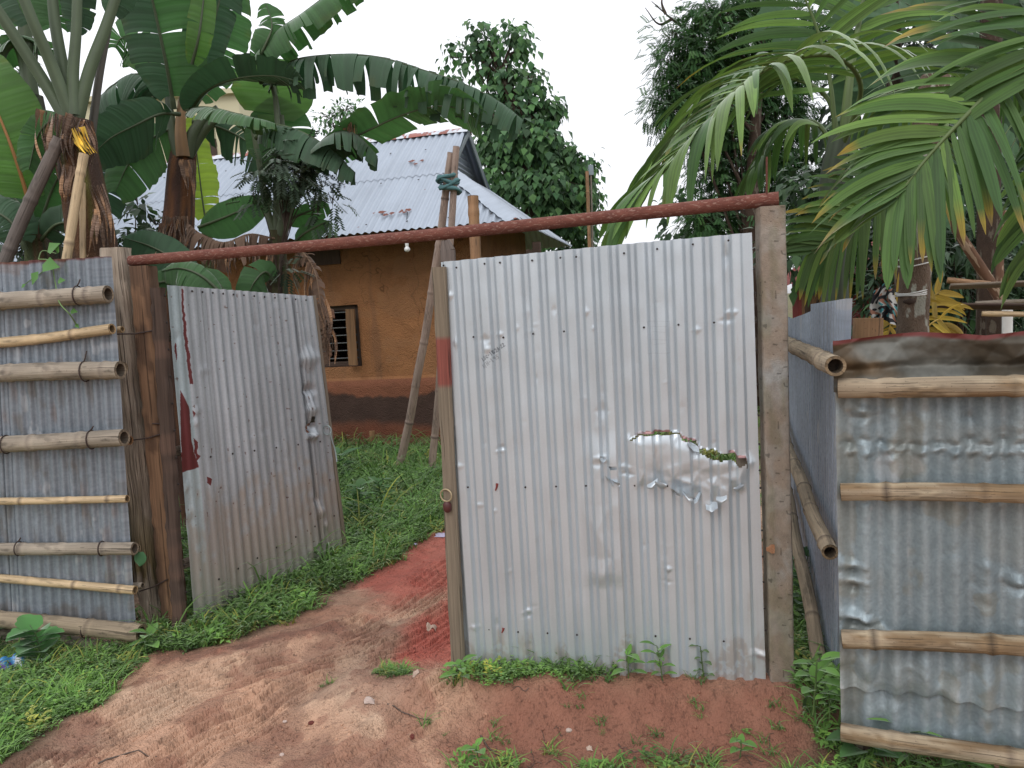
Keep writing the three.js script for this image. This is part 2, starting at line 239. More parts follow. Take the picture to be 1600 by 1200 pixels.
function groundC(x, z) {
  const n = fbm(x * 1.6, z * 1.6, 4, 0, 51), n2 = fbm(x * 6, z * 6, 4, 0, 53), n3 = fbm(x * 22, z * 22, 3, 0, 55), w = (n2 - 0.5) * 0.22;
  let c = mixc(SAND, TAN, step(0.35, 0.65, n));
  const wx = x + 0.06 * (fbm(x * 14, z * 14, 3, 0, 58) - 0.5), wz = z + 0.06 * (fbm(x * 14 + 7, z * 14, 3, 0, 59) - 0.5);
  c = mixc(c, CLAY, step(0.53, 0.6, fbm(wx * 6, wz * 6, 5, 0, 53)) * 0.5 * (0.6 + 0.8 * n3));
  c = mixc(c, DAMP, step(0.58, 0.64, fbm(wx * 3.1 + 5, wz * 3.1, 5, 0, 57)) * (0.15 + 0.5 * n3));
  c = mixc(c, RED, step(0.14, -0.08, distPoly(redA, x, z) + w) * 0.9);
  c = mixc(c, RED, step(0.3, -0.1, distPoly(redB, x, z) + w * 2) * 0.85);
  c = mixc(c, CLAY, step(0.15, -0.1, distPoly(mound, x, z) + w) * 0.95);
  c = mixc(c, mixc(DAMP, CLAY, n3), step(0.1, 0.02, lineD(bank, x, z) + w * 0.5) * 0.8);
  for (const p of [zoneL, zoneM, zoneS, zoneR]) c = mixc(c, mixc(GRASSY, DAMP, n2), step(0.08, -0.08, distPoly(p, x, z) + w * 0.5) * 0.9);
  if (z < -6.2 || Math.abs(x) > 4) c = mixc(c, mixc([0.075, 0.115, 0.035], CLAY, n2 * 0.5), step(0, 1.2, Math.max(-6.2 - z, Math.abs(x) - 4)));
  return mul(c, 0.85 + 0.3 * n3);
}
{
  const ax = [], az = [];
  for (let x = -2.5; x <= 1.8; x += 0.0085) ax.push(x);
  for (let z = -5.4; z <= -2.3; z += 0.0085) az.push(z);
  let d = 0.012; for (let x = ax[0]; x > -300; d *= x > -4.5 ? 1.01 : 1.2) ax.unshift(x -= d);
  d = 0.012; for (let x = ax[ax.length - 1]; x < 300; d *= x < 3 ? 1.01 : 1.2) ax.push(x += d);
  d = 0.012; for (let z = az[0]; z > -400; d *= z > -7 ? 1.02 : 1.2) az.unshift(z -= d);
  d = 0.012; for (let z = az[az.length - 1]; z < 200; d *= 1.15) az.push(z += d);
  const g = new MB(); az.reverse();
  g.grid(ax.length - 1, az.length - 1, (u, v, i, j) => { const x = ax[i], z = az[j]; return [V(x, groundH(x, z), z), x / 1.1, z / 1.1, groundC(x, z)]; });
  const m = new THREE.Mesh(g.geo(), M.soil); m.name = 'ground'; m.receiveShadow = true; m.userData = { kind: 'structure' }; scene.add(m);
}
const onGround = (px, py) => { let p = G(px, py); for (let k = 0; k < 4; k++) p = G(px, py, groundH(p.x, p.z)); return p; };

// ---------- sheet metal ----------
const rib = (x, p, sharp) => { if (sharp === 'pan') { const c = Math.cos((x / p) * 2 * Math.PI); return 1 - 2 * sm(clamp((-c + 0.25) / 1.1)); } const s = Math.cos((x / p) * 2 * Math.PI); return sharp ? clamp(s * sharp, -1, 1) * (1 - 0.12 * (1 - s * s)) : s; };
function dentSum(x, y, dents) { let d = 0; for (const [a, b, ra, rb, h, tw = 0] of dents) { const dx = (x - a) / ra, dy = (y - b) / rb; const q = Math.abs(dx + tw * dy) + Math.abs(dy); if (q < 1) d += h * (1 - q); } return d * (dents.k || 1); }
// panel between four local corners of a frame: bl, br, tr, tl = [x, y]
function sheet(mb, fr, bl, br, tr, tl, o) {
  const W = Math.max(br[0] - bl[0], tr[0] - tl[0]), H = Math.max(tl[1] - bl[1], tr[1] - br[1]);
  const nu = Math.round(W / o.pitch * (o.seg || 10)), nv = Math.round(H / (o.row || 0.02));
  mb.grid(nu, nv, (u, v) => {
    let x = mix(mix(bl[0], br[0], u), mix(tl[0], tr[0], u), v), y = mix(mix(bl[1], tl[1], v), mix(br[1], tr[1], v), u);
    const X = o.ph === undefined ? u * W : x - o.ph + 0.016 * (fbm(x * 5, 3, 2, 0, 77) - 0.5);
    let off = (o.off || 0) + o.amp * rib(X, o.pitch, o.sharp) * (o.fade ? o.fade(x, y, u, v) : 1);
    if (o.warp) off += o.warp(x, y, u, v);
    if (o.dents) off += dentSum(x, y, o.dents);
    if (o.edge && v > 0.999) y += o.edge(x); if (o.edgeB && v < 0.001) y += o.edgeB(x);
    const p = fr.at(x, y, off);
    return [p, (x - (o.tx || 0)) / (o.tw || 1), (y - (o.ty || 0)) / (o.th || 1)];
  }, o.hole ? (u, v) => { const x = mix(mix(bl[0], br[0], u), mix(tl[0], tr[0], u), v), y = mix(mix(bl[1], tl[1], v), mix(br[1], tr[1], v), u); return o.hole(x, y); } : null);
}
const METAL = { roughness: 0.42, metalness: 0.55 };
const spangle = tex(512, 512, (u, v) => 0.5 * vn(u * 128, v * 128, 128, 3) + 0.5 * fbm(u * 32, v * 32, 4, 32, 7), false);

// ---------- bamboo ----------
function bamboo(parent, name, A, B, r, m, o = {}) {
  const mb = new MB(), L = A.distanceTo(B), n = Math.max(8, Math.ceil(L / 0.02)), R = rng(o.seed || Math.round(L * 1e4 + r * 1e6));
  const T = B.clone().sub(A).normalize(), side = V(-T.z, 0.3, T.x).normalize(), up = T.clone().cross(side).normalize();
  const nodes = []; for (let s = (o.first ?? 0.1 + R() * 0.15); s < L; s += (o.gap || 0.3) * (0.8 + 0.4 * R())) nodes.push(s);
  const b1 = (R() - 0.5) * (o.bend ?? 0.03), b2 = (R() - 0.5) * (o.bend ?? 0.03), sd = Math.floor(R() * 99);
  const pts = []; for (let k = 0; k <= n; k++) { const t = k / n; pts.push(A.clone().lerp(B, t).addScaledVector(side, b1 * Math.sin(t * 3.1) + 0.005 * Math.sin(t * L * 7 + sd)).addScaledVector(up, b2 * Math.sin(t * 3.1) + (o.sag || 0) * Math.sin(t * Math.PI))); }
  const nd = (s) => { let m0 = 9; for (const q of nodes) m0 = Math.min(m0, Math.abs(s - q)); return m0; };
  const tp = o.taper || 1;
  mb.tube(pts, (t, a, s) => { const d = nd(s); return r * mix(1, tp, t) * (1 + 0.13 * Math.exp(-((d / 0.012) ** 2)) - 0.05 * Math.exp(-(((d - 0.03) / 0.02) ** 2)) + 0.05 * (vn(Math.cos(a) * 2 + 5, Math.sin(a) * 2 + s * 4, 0, sd) - 0.5)); }, o.seg || 14, {
    cap: false, uvr: 1, col: (t, a, s) => { const d = nd(s), ring = Math.exp(-((d / 0.006) ** 2)), pale = Math.exp(-(((d - 0.022) / 0.014) ** 2)), q = 0.82 + 0.36 * fbm(s * 3 + sd, a * 1.3, 3, 0, sd) + 0.16 * pale; const k = q * (1 - 0.62 * ring); let c = [k, k * (1 - 0.05 * ring), k]; if (o.stain) { c = mixc(c, mul([0.62, 0.5, 0.36], k), step(0.42, 0.58, fbm(s * 3 + sd, Math.cos(a) * 1.6 + 4, 4, 0, sd + 2)) * 0.9); c = mixc(c, mul([1.35, 1.4, 1.4], k), step(0.56, 0.66, fbm(s * 6 + sd, a * 2, 4, 0, sd + 5)) * 0.7); } return c; }
  });
  const mesh = part(parent, name, mb, m, o.label);
  for (const e of [0, 1]) if (e ? o.open1 !== false : o.open0) { // hollow end with its cut rim
    const c = pts[e ? n : 0], d = pts[e ? n - 1 : 1].clone().sub(c).normalize(), re = r * (e ? tp : 1), h = new MB();
    h.tube([c.clone().addScaledVector(d, -0.001), c.clone().addScaledVector(d, 0.05)], (t) => re * (t ? 0.6 : 0.7), 14, { cap: false, col: () => [0.3, 0.27, 0.24] });
    h.tube([c.clone().addScaledVector(d, -0.0012), c.clone().addScaledVector(d, -0.001)], (t) => re * (t ? 0.7 : 0.985), 14, { cap: false, col: () => [0.75, 0.68, 0.58] });
    const q = h.n; const ce = c.clone().addScaledVector(d, 0.05); h.tube([ce, ce.clone().addScaledVector(d, 0.001)], () => re * 0.62, 10, { col: () => [0.12, 0.1, 0.09] });
    part(mesh, 'cut_end', h, m);
  }
  return mesh;
}
function wireLoop(parent, c, T, r, tail = 0) { // a twist of wire round a pole, T the pole's direction
  const mb = new MB(), a = V(0, 1, 0).addScaledVector(T, -T.y).normalize(), b = T.clone().cross(a), pts = [];
  for (let k = 0; k <= 18; k++) { const q = k / 18 * Math.PI * 2; pts.push(c.clone().addScaledVector(a, Math.cos(q) * r).addScaledVector(b, Math.sin(q) * r).addScaledVector(T, 0.006 * Math.sin(q))); }
  if (tail) { pts.push(c.clone().addScaledVector(a, r + tail * 0.4).addScaledVector(T, 0.01)); pts.push(c.clone().addScaledVector(a, r + tail).addScaledVector(T, 0.02)); }
  mb.tube(pts, () => 0.0032, 6); return part(parent, 'wire_tie', mb, M.wire);
}
function nail(parent, p, n, r = 0.006, m = M.iron) { const mb = new MB(); mb.tube([p.clone(), p.clone().addScaledVector(n, 0.002), p.clone().addScaledVector(n, 0.004)], (t) => r * (t > 0.9 ? 0.6 : 1), 8); part(parent, 'nail', mb, m); }

// ---------- right gate leaf ----------
const postR = onGround(1219, 1086); postR.y = 0;
const fGR = new Frame(G(722, 1046, 0.03), G(1196, 1068, 0.03));
{
  const f = fGR, t = thing('gate_leaf', 'closed gate leaf of pale corrugated metal with a jagged tear and handwritten marks', 'gate', f.at(f.len, 0.03));
  const TL = f.loc(690, 410), TR = f.loc(1174, 364), BR = f.loc(1196, 1066), BL = f.loc(727, 1048), seamT = f.loc(945, 385), seamB = f.loc(976, 1058);
  const x0 = Math.min(TL[0], BL[0]) - 0.02, W = BR[0] - x0 + 0.05, y0 = 0, H = TR[1] + 0.05, ppm = 640;
  const w = Math.round(W * ppm), h = Math.round(H * ppm), ink = new Float32Array(w * h);
  const pen = (pts, rad, a) => { for (let k = 1; k < pts.length; k++) { const A = pts[k - 1], B = pts[k], n = Math.ceil(Math.hypot(B[0] - A[0], B[1] - A[1]) * ppm * 2) + 1; for (let q = 0; q <= n; q++) { const x = (mix(A[0], B[0], q / n) - x0) * ppm, y = (mix(A[1], B[1], q / n) - y0) * ppm; for (let j = -3; j <= 3; j++) for (let i = -3; i <= 3; i++) { const X = Math.round(x) + i, Y = Math.round(y) + j; if (X >= 0 && Y >= 0 && X < w && Y < h) { const d = Math.hypot(X - x, Y - y), v = a * clamp(1.2 - d / rad); ink[Y * w + X] = Math.max(ink[Y * w + X], v); } } } } };
  // handwriting: strokes on a 4 x 6 grid for each letter
  const GL = { L: [[[0, 6], [0, 0], [3, 0.5]]], S: [[[3, 5.5], [1, 6], [0, 4.8], [2.6, 2.4], [2, 0.3], [0, 0.4]]], C: [[[3, 4.4], [1.4, 4.6], [0.4, 2.5], [1.2, 0.6], [3, 0.8]]], '-': [[[0.6, 3], [2.4, 3.1]]], 1: [[[1, 5], [1.6, 6], [1.5, 0]]], B: [[[0.3, 0], [0.4, 6], [2.4, 5.2], [0.6, 3.3], [2.9, 1.8], [0.3, 0]]], 2: [[[0.2, 4.8], [1.6, 6], [2.7, 4.6], [0.2, 0.2], [3, 0.3]]], A: [[[0, 0], [1.6, 6], [3, 0]], [[0.6, 2.2], [2.6, 2.4]]], H: [[[0.2, 6], [0.3, 0]], [[2.8, 6], [2.7, 0]], [[0.3, 3], [2.7, 3.2]]], '/': [[[1.8, 7], [0.9, -1]]], 9: [[[2.6, 4], [1, 3.2], [0.5, 5], [2, 6], [2.6, 4], [1.8, 0]]], 5: [[[2.8, 6], [0.8, 6], [0.5, 3.6], [2.4, 3.2], [2.4, 0.6], [0.2, 0]]] };
  const write = (s, p0, p1, a) => { const A = f.loc(...p0), B = f.loc(...p1), L = Math.hypot(B[0] - A[0], B[1] - A[1]), ux = (B[0] - A[0]) / L, uy = (B[1] - A[1]) / L, k = L / (s.length * 4.1); [...s].forEach((ch, i) => { for (const st of GL[ch]) pen(st.map(([x, y]) => { const X = (i * 4.1 + x) * k, Y = (y - 3) * k * 0.95; return [A[0] + ux * X - uy * Y, A[1] + uy * X + ux * Y]; }), 1.25, a); }); };
  write('LSC-1B2A-22', [755, 562], [791, 537], 0.85); write('H/H-195', [756, 573], [780, 556], 0.55);
  for (const [a, b] of [[[1012, 502], [1046, 502]], [[1046, 502], [1047, 551]], [[1047, 551], [1012, 552]], [[1012, 552], [1012, 502]], [[1019, 503], [1020, 550]], [[1017, 510], [1042, 510]], [[1020, 518], [1040, 519]], [[1019, 530], [1042, 531]], [[1022, 538], [1040, 536]]]) pen([f.loc(...a), f.loc(...b)], 1, 0.16);
  const tearPx = [[985, 684], [1000, 676], [1042, 673], [1062, 674], [1066, 682], [1088, 688], [1092, 698], [1118, 702], [1128, 708], [1146, 706], [1152, 713], [1164, 712], [1166, 718]], tear = tearPx.map((q) => f.loc(...q));
  const tearY = (x) => { for (let k = 1; k < tear.length; k++) if (x <= tear[k][0]) { const a = tear[k - 1], b = tear[k]; return x < a[0] ? 1e9 : mix(a[1], b[1], (x - a[0]) / (b[0] - a[0] || 1)); } return 1e9; };
  const im = tex(w, h, (u, v) => {
    const x = x0 + u * W, y = y0 + v * H, a = fbm(x * 3, y * 2, 4, 0, 61), st = fbm(x * 40, y * 1.6, 3, 0, 63), gr = vn(x * 300, y * 300, 0, 65);
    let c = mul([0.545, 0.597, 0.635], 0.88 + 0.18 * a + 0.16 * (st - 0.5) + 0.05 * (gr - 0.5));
    const mud = step(0.62, 0.82, fbm(x * 16, y * 5, 4, 0, 67) + 0.40 * step(0.30, 0.0, y) - 0.12) * 0.4, sp = fbm(x * 60, y * 60, 2, 0, 69);
    c = mixc(c, [0.36, 0.26, 0.19], mud * step(0.3, 0.6, sp + 0.1));
    const k = Math.min(w - 1, Math.floor(u * w)) + Math.min(h - 1, Math.floor(v * h)) * w;
    { const ty = tearY(x); if (ty < 9) { const e = Math.abs(y - ty) + 0.006 * (vn(x * 90, y * 90, 0, 9) - 0.5); c = mixc(c, [0.22, 0.055, 0.04], step(0.011, 0.006, e) * step(0.5, 0.7, vn(x * 22, 4, 0, 15)) * 0.8); } }
    return mixc(c, [0.05, 0.055, 0.07], ink[k]);
  });
  im.wrapS = im.wrapT = THREE.ClampToEdgeWrapping;
  const sm1 = mat({ map: im, ...METAL, roughness: 0.36, metalness: 0.5 });
  const D = (px, py, rx, ry, h0, tw) => { const [a, b] = f.loc(px, py); return [a, b, rx, ry, h0, tw]; };
  const dentsL = [D(706, 462, 0.03, 0.035, 0.02), D(716, 535, 0.02, 0.05, 0.014), D(760, 530, 0.04, 0.04, -0.022), D(764, 545, 0.03, 0.03, 0.02), D(783, 522, 0.03, 0.025, 0.02), D(833, 517, 0.02, 0.03, 0.012), D(810, 512, 0.02, 0.03, 0.008), D(786, 698, 0.04, 0.025, -0.02), D(783, 703, 0.04, 0.015, 0.016), D(826, 952, 0.04, 0.02, 0.022), D(826, 960, 0.04, 0.02, -0.016), D(745, 975, 0.04, 0.03, 0.016, 0.5), D(778, 972, 0.025, 0.05, -0.012), D(720, 726, 0.04, 0.03, 0.014), D(942, 640, 0.05, 0.06, -0.014), D(941, 665, 0.045, 0.14, 0.014), D(940, 712, 0.06, 0.025, 0.018), D(935, 722, 0.06, 0.03, -0.016), D(917, 487, 0.025, 0.035, 0.016), D(930, 512, 0.02, 0.02, 0.012), D(868, 484, 0.02, 0.04, -0.01), D(840, 590, 0.012, 0.05, -0.012), D(752, 786, 0.05, 0.02, 0.012), D(776, 795, 0.02, 0.02, 0.012), D(835, 700, 0.02, 0.06, -0.008)];
  const dentsR = [D(1143, 488, 0.04, 0.03, 0.02), D(1135, 500, 0.05, 0.03, -0.016), D(1088, 515, 0.03, 0.03, 0.014), D(1133, 400, 0.02, 0.1, -0.02), D(1044, 885, 0.03, 0.03, 0.026), D(1043, 905, 0.04, 0.02, -0.012), D(1040, 875, 0.03, 0.06, 0.008), D(1190, 1020, 0.08, 0.05, 0.03, 0.8), D(978, 728, 0.05, 0.03, 0.02), D(982, 738, 0.05, 0.02, -0.024), D(905, 770, 0.05, 0.02, 0.016), D(1005, 850, 0.02, 0.05, -0.01)];
  const R = rng(5); for (let k = 0; k < 30; k++) { const y = 0.1 + 1.55 * R(), x = TL[0] + R() * (TR[0] - TL[0]), d = [x, y, 0.012 + 0.035 * R(), 0.012 + 0.05 * R(), (R() - 0.5) * 0.012, (R() - 0.5)]; (x < seamB[0] ? dentsL : dentsR).push(d); }
  // the tear: a slit that widens to the right; below it the sheet is a beaten flap
  dentsL.k = 0.32; dentsR.k = 0.34; for (const q of [...dentsL, ...dentsR]) { q[2] *= 0.72; q[3] *= 0.66; }
  const flapB = [[985, 684], [998, 758], [1010, 748], [1030, 744], [1046, 756], [1062, 765], [1090, 768], [1108, 788], [1122, 775], [1150, 763], [1165, 752], [1172, 722]].map((q) => f.loc(...q));
  const flapP = [...tear.slice(1, -1), ...flapB.slice().reverse()];
  const inFlap = (x, y) => inPoly(flapP, x, y);
  const fd = (x, y) => distPoly(flapP, x, y);
  const waveR = (x, y) => 0.022 * (fbm(x * 2.6, y * 0.7, 2, 0, 71) - 0.5) + 0.004 * (fbm(x * 9, y * 7, 2, 0, 72) - 0.5);
  const mb1 = new MB();
  sheet(mb1, f, BL, [seamB[0] + 0.012, seamB[1]], [seamT[0] + 0.012, seamT[1]], TL, { pitch: 0.071, amp: 0.0105, sharp: 'pan', ph: 0, row: 0.007, seg: 16, off: 0.0225, tx: x0, ty: y0, tw: W, th: H, dents: dentsL, edgeB: (x) => 0.012 * (vn(x * 14, 3, 0, 5) - 0.5),
    warp: (x, y) => { const q = step(0.14, 0, Math.abs(x - (seamB[0] - 0.04))) * step(0.42, 0.5, y) * (1 - step(0.95, 1.1, y)); return waveR(x, y) + q * 0.012 + 0.006 * step(-0.05, 0.04, x - mix(seamB[0], seamT[0], y / 1.8) + 0.03) + q * 0.02 * (facet(x * 16, y * 9, 75) - 0.5) * step(1.0, 0.8, y); },
    hole: (x, y) => { const [a, b] = f.loc(962, 727); const dx = Math.abs(x - a), dy = y - b; return dx < 0.028 && Math.abs(dy) < 0.010 - dx * 0.3; } });
  part(t, 'corrugated_sheet', mb1, sm1, 'left sheet of the leaf with a buckled edge');
  const mb2 = new MB();
  sheet(mb2, f, [seamB[0] - 0.03, seamB[1]], BR, TR, [seamT[0] - 0.03, seamT[1]], { pitch: 0.071, amp: 0.0105, sharp: 'pan', ph: 0, row: 0.006, seg: 16, off: 0.019, tx: x0, ty: y0, tw: W, th: H, dents: dentsR, edgeB: (x) => 0.012 * (vn(x * 14, 3, 0, 6) - 0.5),
    fade: (x, y, u) => (1 - 0.92 * step(0.92, 0.95, u)) * (1 - 0.45 * step(0.01, -0.05, fd(x, y))),
    warp: (x, y) => { const d = fd(x, y); let q = waveR(x, y); if (d < 0.03) { const k = step(0.03, -0.05, d), low = step(0.17, 0.03, y - 0.83); if (y > tearY(x)) return q; q += k * (0.012 + 0.012 * step(0.83, 0.99, y)) + k * 0.022 * (facet(x * 9 + y * 3, y * 9 - x * 2, 81) - 0.5) * (0.35 + 0.9 * low) + k * low * 0.034 * (facet(x * 17 + y * 9, y * 21 - x * 7, 83) - 0.5); } return q; },
    hole: (x, y) => { const ty = tearY(x); const wd = 0.0085 + 0.022 * step(f.loc(1075, 690)[0], f.loc(1105, 700)[0], x) * (0.6 + 0.8 * vn(x * 50, 2, 0, 3)); return ty < 9 && y < ty && y > ty - wd; } });
  part(t, 'corrugated_sheet', mb2, sm1, 'right sheet of the leaf, torn open and beaten flat across the middle');
  { // curled tongues of torn metal along the lower crease and at the seam
    const tongues = [[1012, 752, 1028, 742, 0.035], [1024, 744, 1042, 752, 0.045], [1048, 757, 1066, 768, 0.03], [1066, 762, 1086, 772, 0.035], [1084, 775, 1094, 764, 0.03], [1102, 784, 1120, 780, 0.04], [1118, 772, 1134, 768, 0.03], [1144, 754, 1160, 752, 0.035], [948, 738, 960, 752, 0.05], [953, 744, 970, 748, 0.045], [940, 708, 948, 712, 0.03], [1074, 686, 1092, 697, 0.03]];
    tongues.forEach(([a, b, c, d, s], k) => { const A = f.loc(a, b), B = f.loc(c, d), g = new MB(); g.grid(4, 4, (u, v) => { const x = mix(A[0], B[0], u), y = mix(A[1], B[1], u) - s * v * 0.8 * (1 - Math.abs(u - 0.5)); return [f.at(x, y, 0.052 + 0.02 * Math.sin(v * 2.6 + k) + 0.016 * Math.sin(u * 3 + k * 2)), (x - x0) / W, y / H]; }); part(t, 'metal_tongue', g, sm1); });
  }
  const stile = new MB(); const sb = f.px(722, 1044), st = f.px(691, 418);
  const pk = [0.40, 0.125, 0.09];
  stile.beam(V(sb.x, 0.04, sb.z).addScaledVector(f.n, 0.045), st.clone().addScaledVector(f.n, 0.045), 0.056, 0.04, f.x, { wob: 0.006, ch: 0.01, step: 0.02, seed: 3, sub: 6, col: (q, s) => { const y = mix(0.04, st.y, q), ya = f.loc(693, 602)[1], yb = f.loc(693, 530)[1]; return y > ya + 0.02 * (vn(s * 30, 1) - 0.5) && y < yb ? [1.15, 0.42, 0.42] : [1, 1, 0.95]; } });
  part(t, 'stile', stile, M.grayWood, 'weathered timber stile with a patch of red paint');
  for (const [y1, y2] of [[1.62, 1.66], [0.88, 0.92], [0.12, 0.16]]) { const b = new MB(); b.beam(f.at(0.02, (y1 + y2) / 2, -0.025), f.at(f.len - 0.03, (y1 + y2) / 2, -0.025), 0.05, 0.035, V(0, 1, 0), { wob: 0.003, seed: y1 * 9 }); part(t, 'rail', b, M.grayWood); }
  const b2 = new MB(); b2.beam(f.at(f.len - 0.05, 0.05, -0.02), f.at(f.len - 0.07, 1.68, -0.02), 0.05, 0.045, f.x, { wob: 0.003 }); part(t, 'stile', b2, M.grayWood);
  const Z1 = (l) => l.map(([x, y]) => [660 + x / 2.6667, 330 + y / 2.6667]), Z2 = (l) => l.map(([x, y]) => [660 + x / 2.608, 740 + y / 2.608]);
  const spots = [...Z1([[88, 226], [142, 235], [259, 219], [323, 214], [457, 205], [575, 194], [641, 190], [761, 183], [840, 175], [978, 157], [1127, 138], [1275, 122], [213, 524], [337, 526], [461, 511], [590, 501], [773, 489], [923, 484], [1067, 473], [1215, 464], [190, 1150], [429, 1150], [557, 1147], [682, 1144], [885, 1143], [1020, 1145], [1305, 1155], [1383, 157], [1382, 240], [1387, 341], [1390, 458], [1392, 578], [1398, 722], [1401, 850], [1403, 970], [1405, 1080], [1408, 1153]]), ...Z2([[272, 635], [390, 645], [510, 650], [630, 657], [810, 660], [950, 662], [1090, 673], [1228, 683], [1384, 231], [1387, 338], [1390, 441], [1394, 549], [1399, 638]])];
  for (const [x, y] of spots) nail(t, f.px(x, y, 0.036), f.n, 0.0043);
  for (const [x, y, l] of [[776, 761, 0.03], [786, 985, 0.022]]) { const g = new MB(), p = f.px(x, y, 0.038); g.tube([p.clone().add(V(0.003, l / 2, 0)), p.clone(), p.clone().add(V(-0.006, -l / 2, 0))], (q) => 0.006 * (1 - q * 0.6), 6); part(t, 'rust_streak_nail', g, M.red); }
  // ring and padlock on the stile
  const ring = new MB(), rc = f.px(697, 774, 0.075); { const pts = []; for (let k = 0; k <= 20; k++) { const a = k / 20 * 2 * Math.PI; pts.push(rc.clone().addScaledVector(f.x, 0.026 * Math.cos(a)).add(V(0, 0.026 * Math.sin(a), 0)).addScaledVector(f.n, 0.006 * Math.cos(a))); } ring.tube(pts, () => 0.0035, 7, { cap: false }); }
  part(t, 'latch_ring', ring, mat({ color: new THREE.Color().setRGB(0.4, 0.32, 0.2), roughness: 0.5, metalness: 0.5 }));
  const lock = new MB(), lc = f.px(699, 792, 0.075); lock.tube([lc.clone().add(V(0, 0.022, 0)), lc.clone().add(V(0, 0.012, 0)), lc.clone().add(V(0, -0.012, 0)), lc.clone().add(V(0, -0.022, 0))], (q) => (q < 0.1 || q > 0.9 ? 0.010 : 0.018), 12); part(t, 'padlock', lock, M.maroon);
}
// ---------- concrete gate post on the right and the pipe ----------
{
  const topC = P(1203, 324, -postR.z - 0.0), t = thing('gate_post', 'square concrete gate post with a grey cement patch, right of the metal gate', 'post', V(postR.x, 0, postR.z));
  const b = new MB(), X = fGR.x.clone(); const x0 = topC.x;
  b.beam(V(postR.x, -0.1, postR.z), V(x0, topC.y, postR.z), 0.094, 0.105, V(1, 0, 0.12), { wob: 0.003, ch: 0.007, step: 0.03, seed: 8, sub: 5, col: (q, s, [sx]) => { const y = s - 0.1, n = fbm(s * 9, sx * 30, 4, 0, 91), cem = step(0.46, 0.6, n + 0.35 * Math.exp(-(((y - 1.2) / 0.14) ** 2)) - 0.2), moss = step(0.5, 0.62, fbm(s * 7 + 3, sx * 40, 4, 0, 95) + 0.12 * Math.exp(-(((y - 0.3) / 0.25) ** 2)) - 0.06); return mixc(mixc([1, 0.97, 0.94], [1.15, 1.3, 1.45], cem * 0.8), [0.62, 0.68, 0.5], moss * 0.45); } });
  const body = part(t, 'post', b, M.concrete);
  const chip = new MB(), cp = P(1205, 858, -postR.z - 0.058); chip.tube([cp.clone().add(V(0, 0, 0.002)), cp.clone().add(V(0, 0, -0.004))], (q, a) => 0.017 * (1 + 0.25 * Math.sin(a * 3)), 10, { col: () => [1.9, 1.1, 0.7] }); part(t, 'chipped_patch', chip, M.concrete, 'fresh orange chip in the concrete');
  const pl = P(204, 405, 4.0), pr = P(1217, 314, -postR.z - 0.0); pl.y = pr.y = (pl.y + pr.y) / 2;
  const p = new MB(), pts = []; for (let k = 0; k <= 60; k++) pts.push(pl.clone().lerp(pr, k / 60).add(V(0, -0.012 * Math.sin(k / 60 * Math.PI), 0)));
  p.tube(pts, () => 0.0265, 20, { cap: false, uvr: 1 });
  const pt = thing('metal_pipe', 'long rusty red metal pipe spanning the gateway from post to post', 'pipe', pl), body2 = part(pt, 'pipe', p, M.rust);
  const e = new MB(), dd = pl.clone().sub(pr).normalize(); e.tube([pr.clone(), pr.clone().addScaledVector(dd, 0.12)], () => 0.021, 16, { cap: false, col: () => [0.5, 0.5, 0.5] }); const ring = pr.clone(); e.tube([ring, ring.clone().addScaledVector(dd, 0.0005)], (q) => (q ? 0.0265 : 0.021), 16, { cap: false }); part(pt, 'open_end', e, M.rust);
  const rod = new MB(); const r0 = P(1198, 318, -postR.z); rod.tube([r0.clone(), P(1198, 245, -postR.z)], () => 0.004, 6); part(pt, 'rod', rod, M.rust);
}
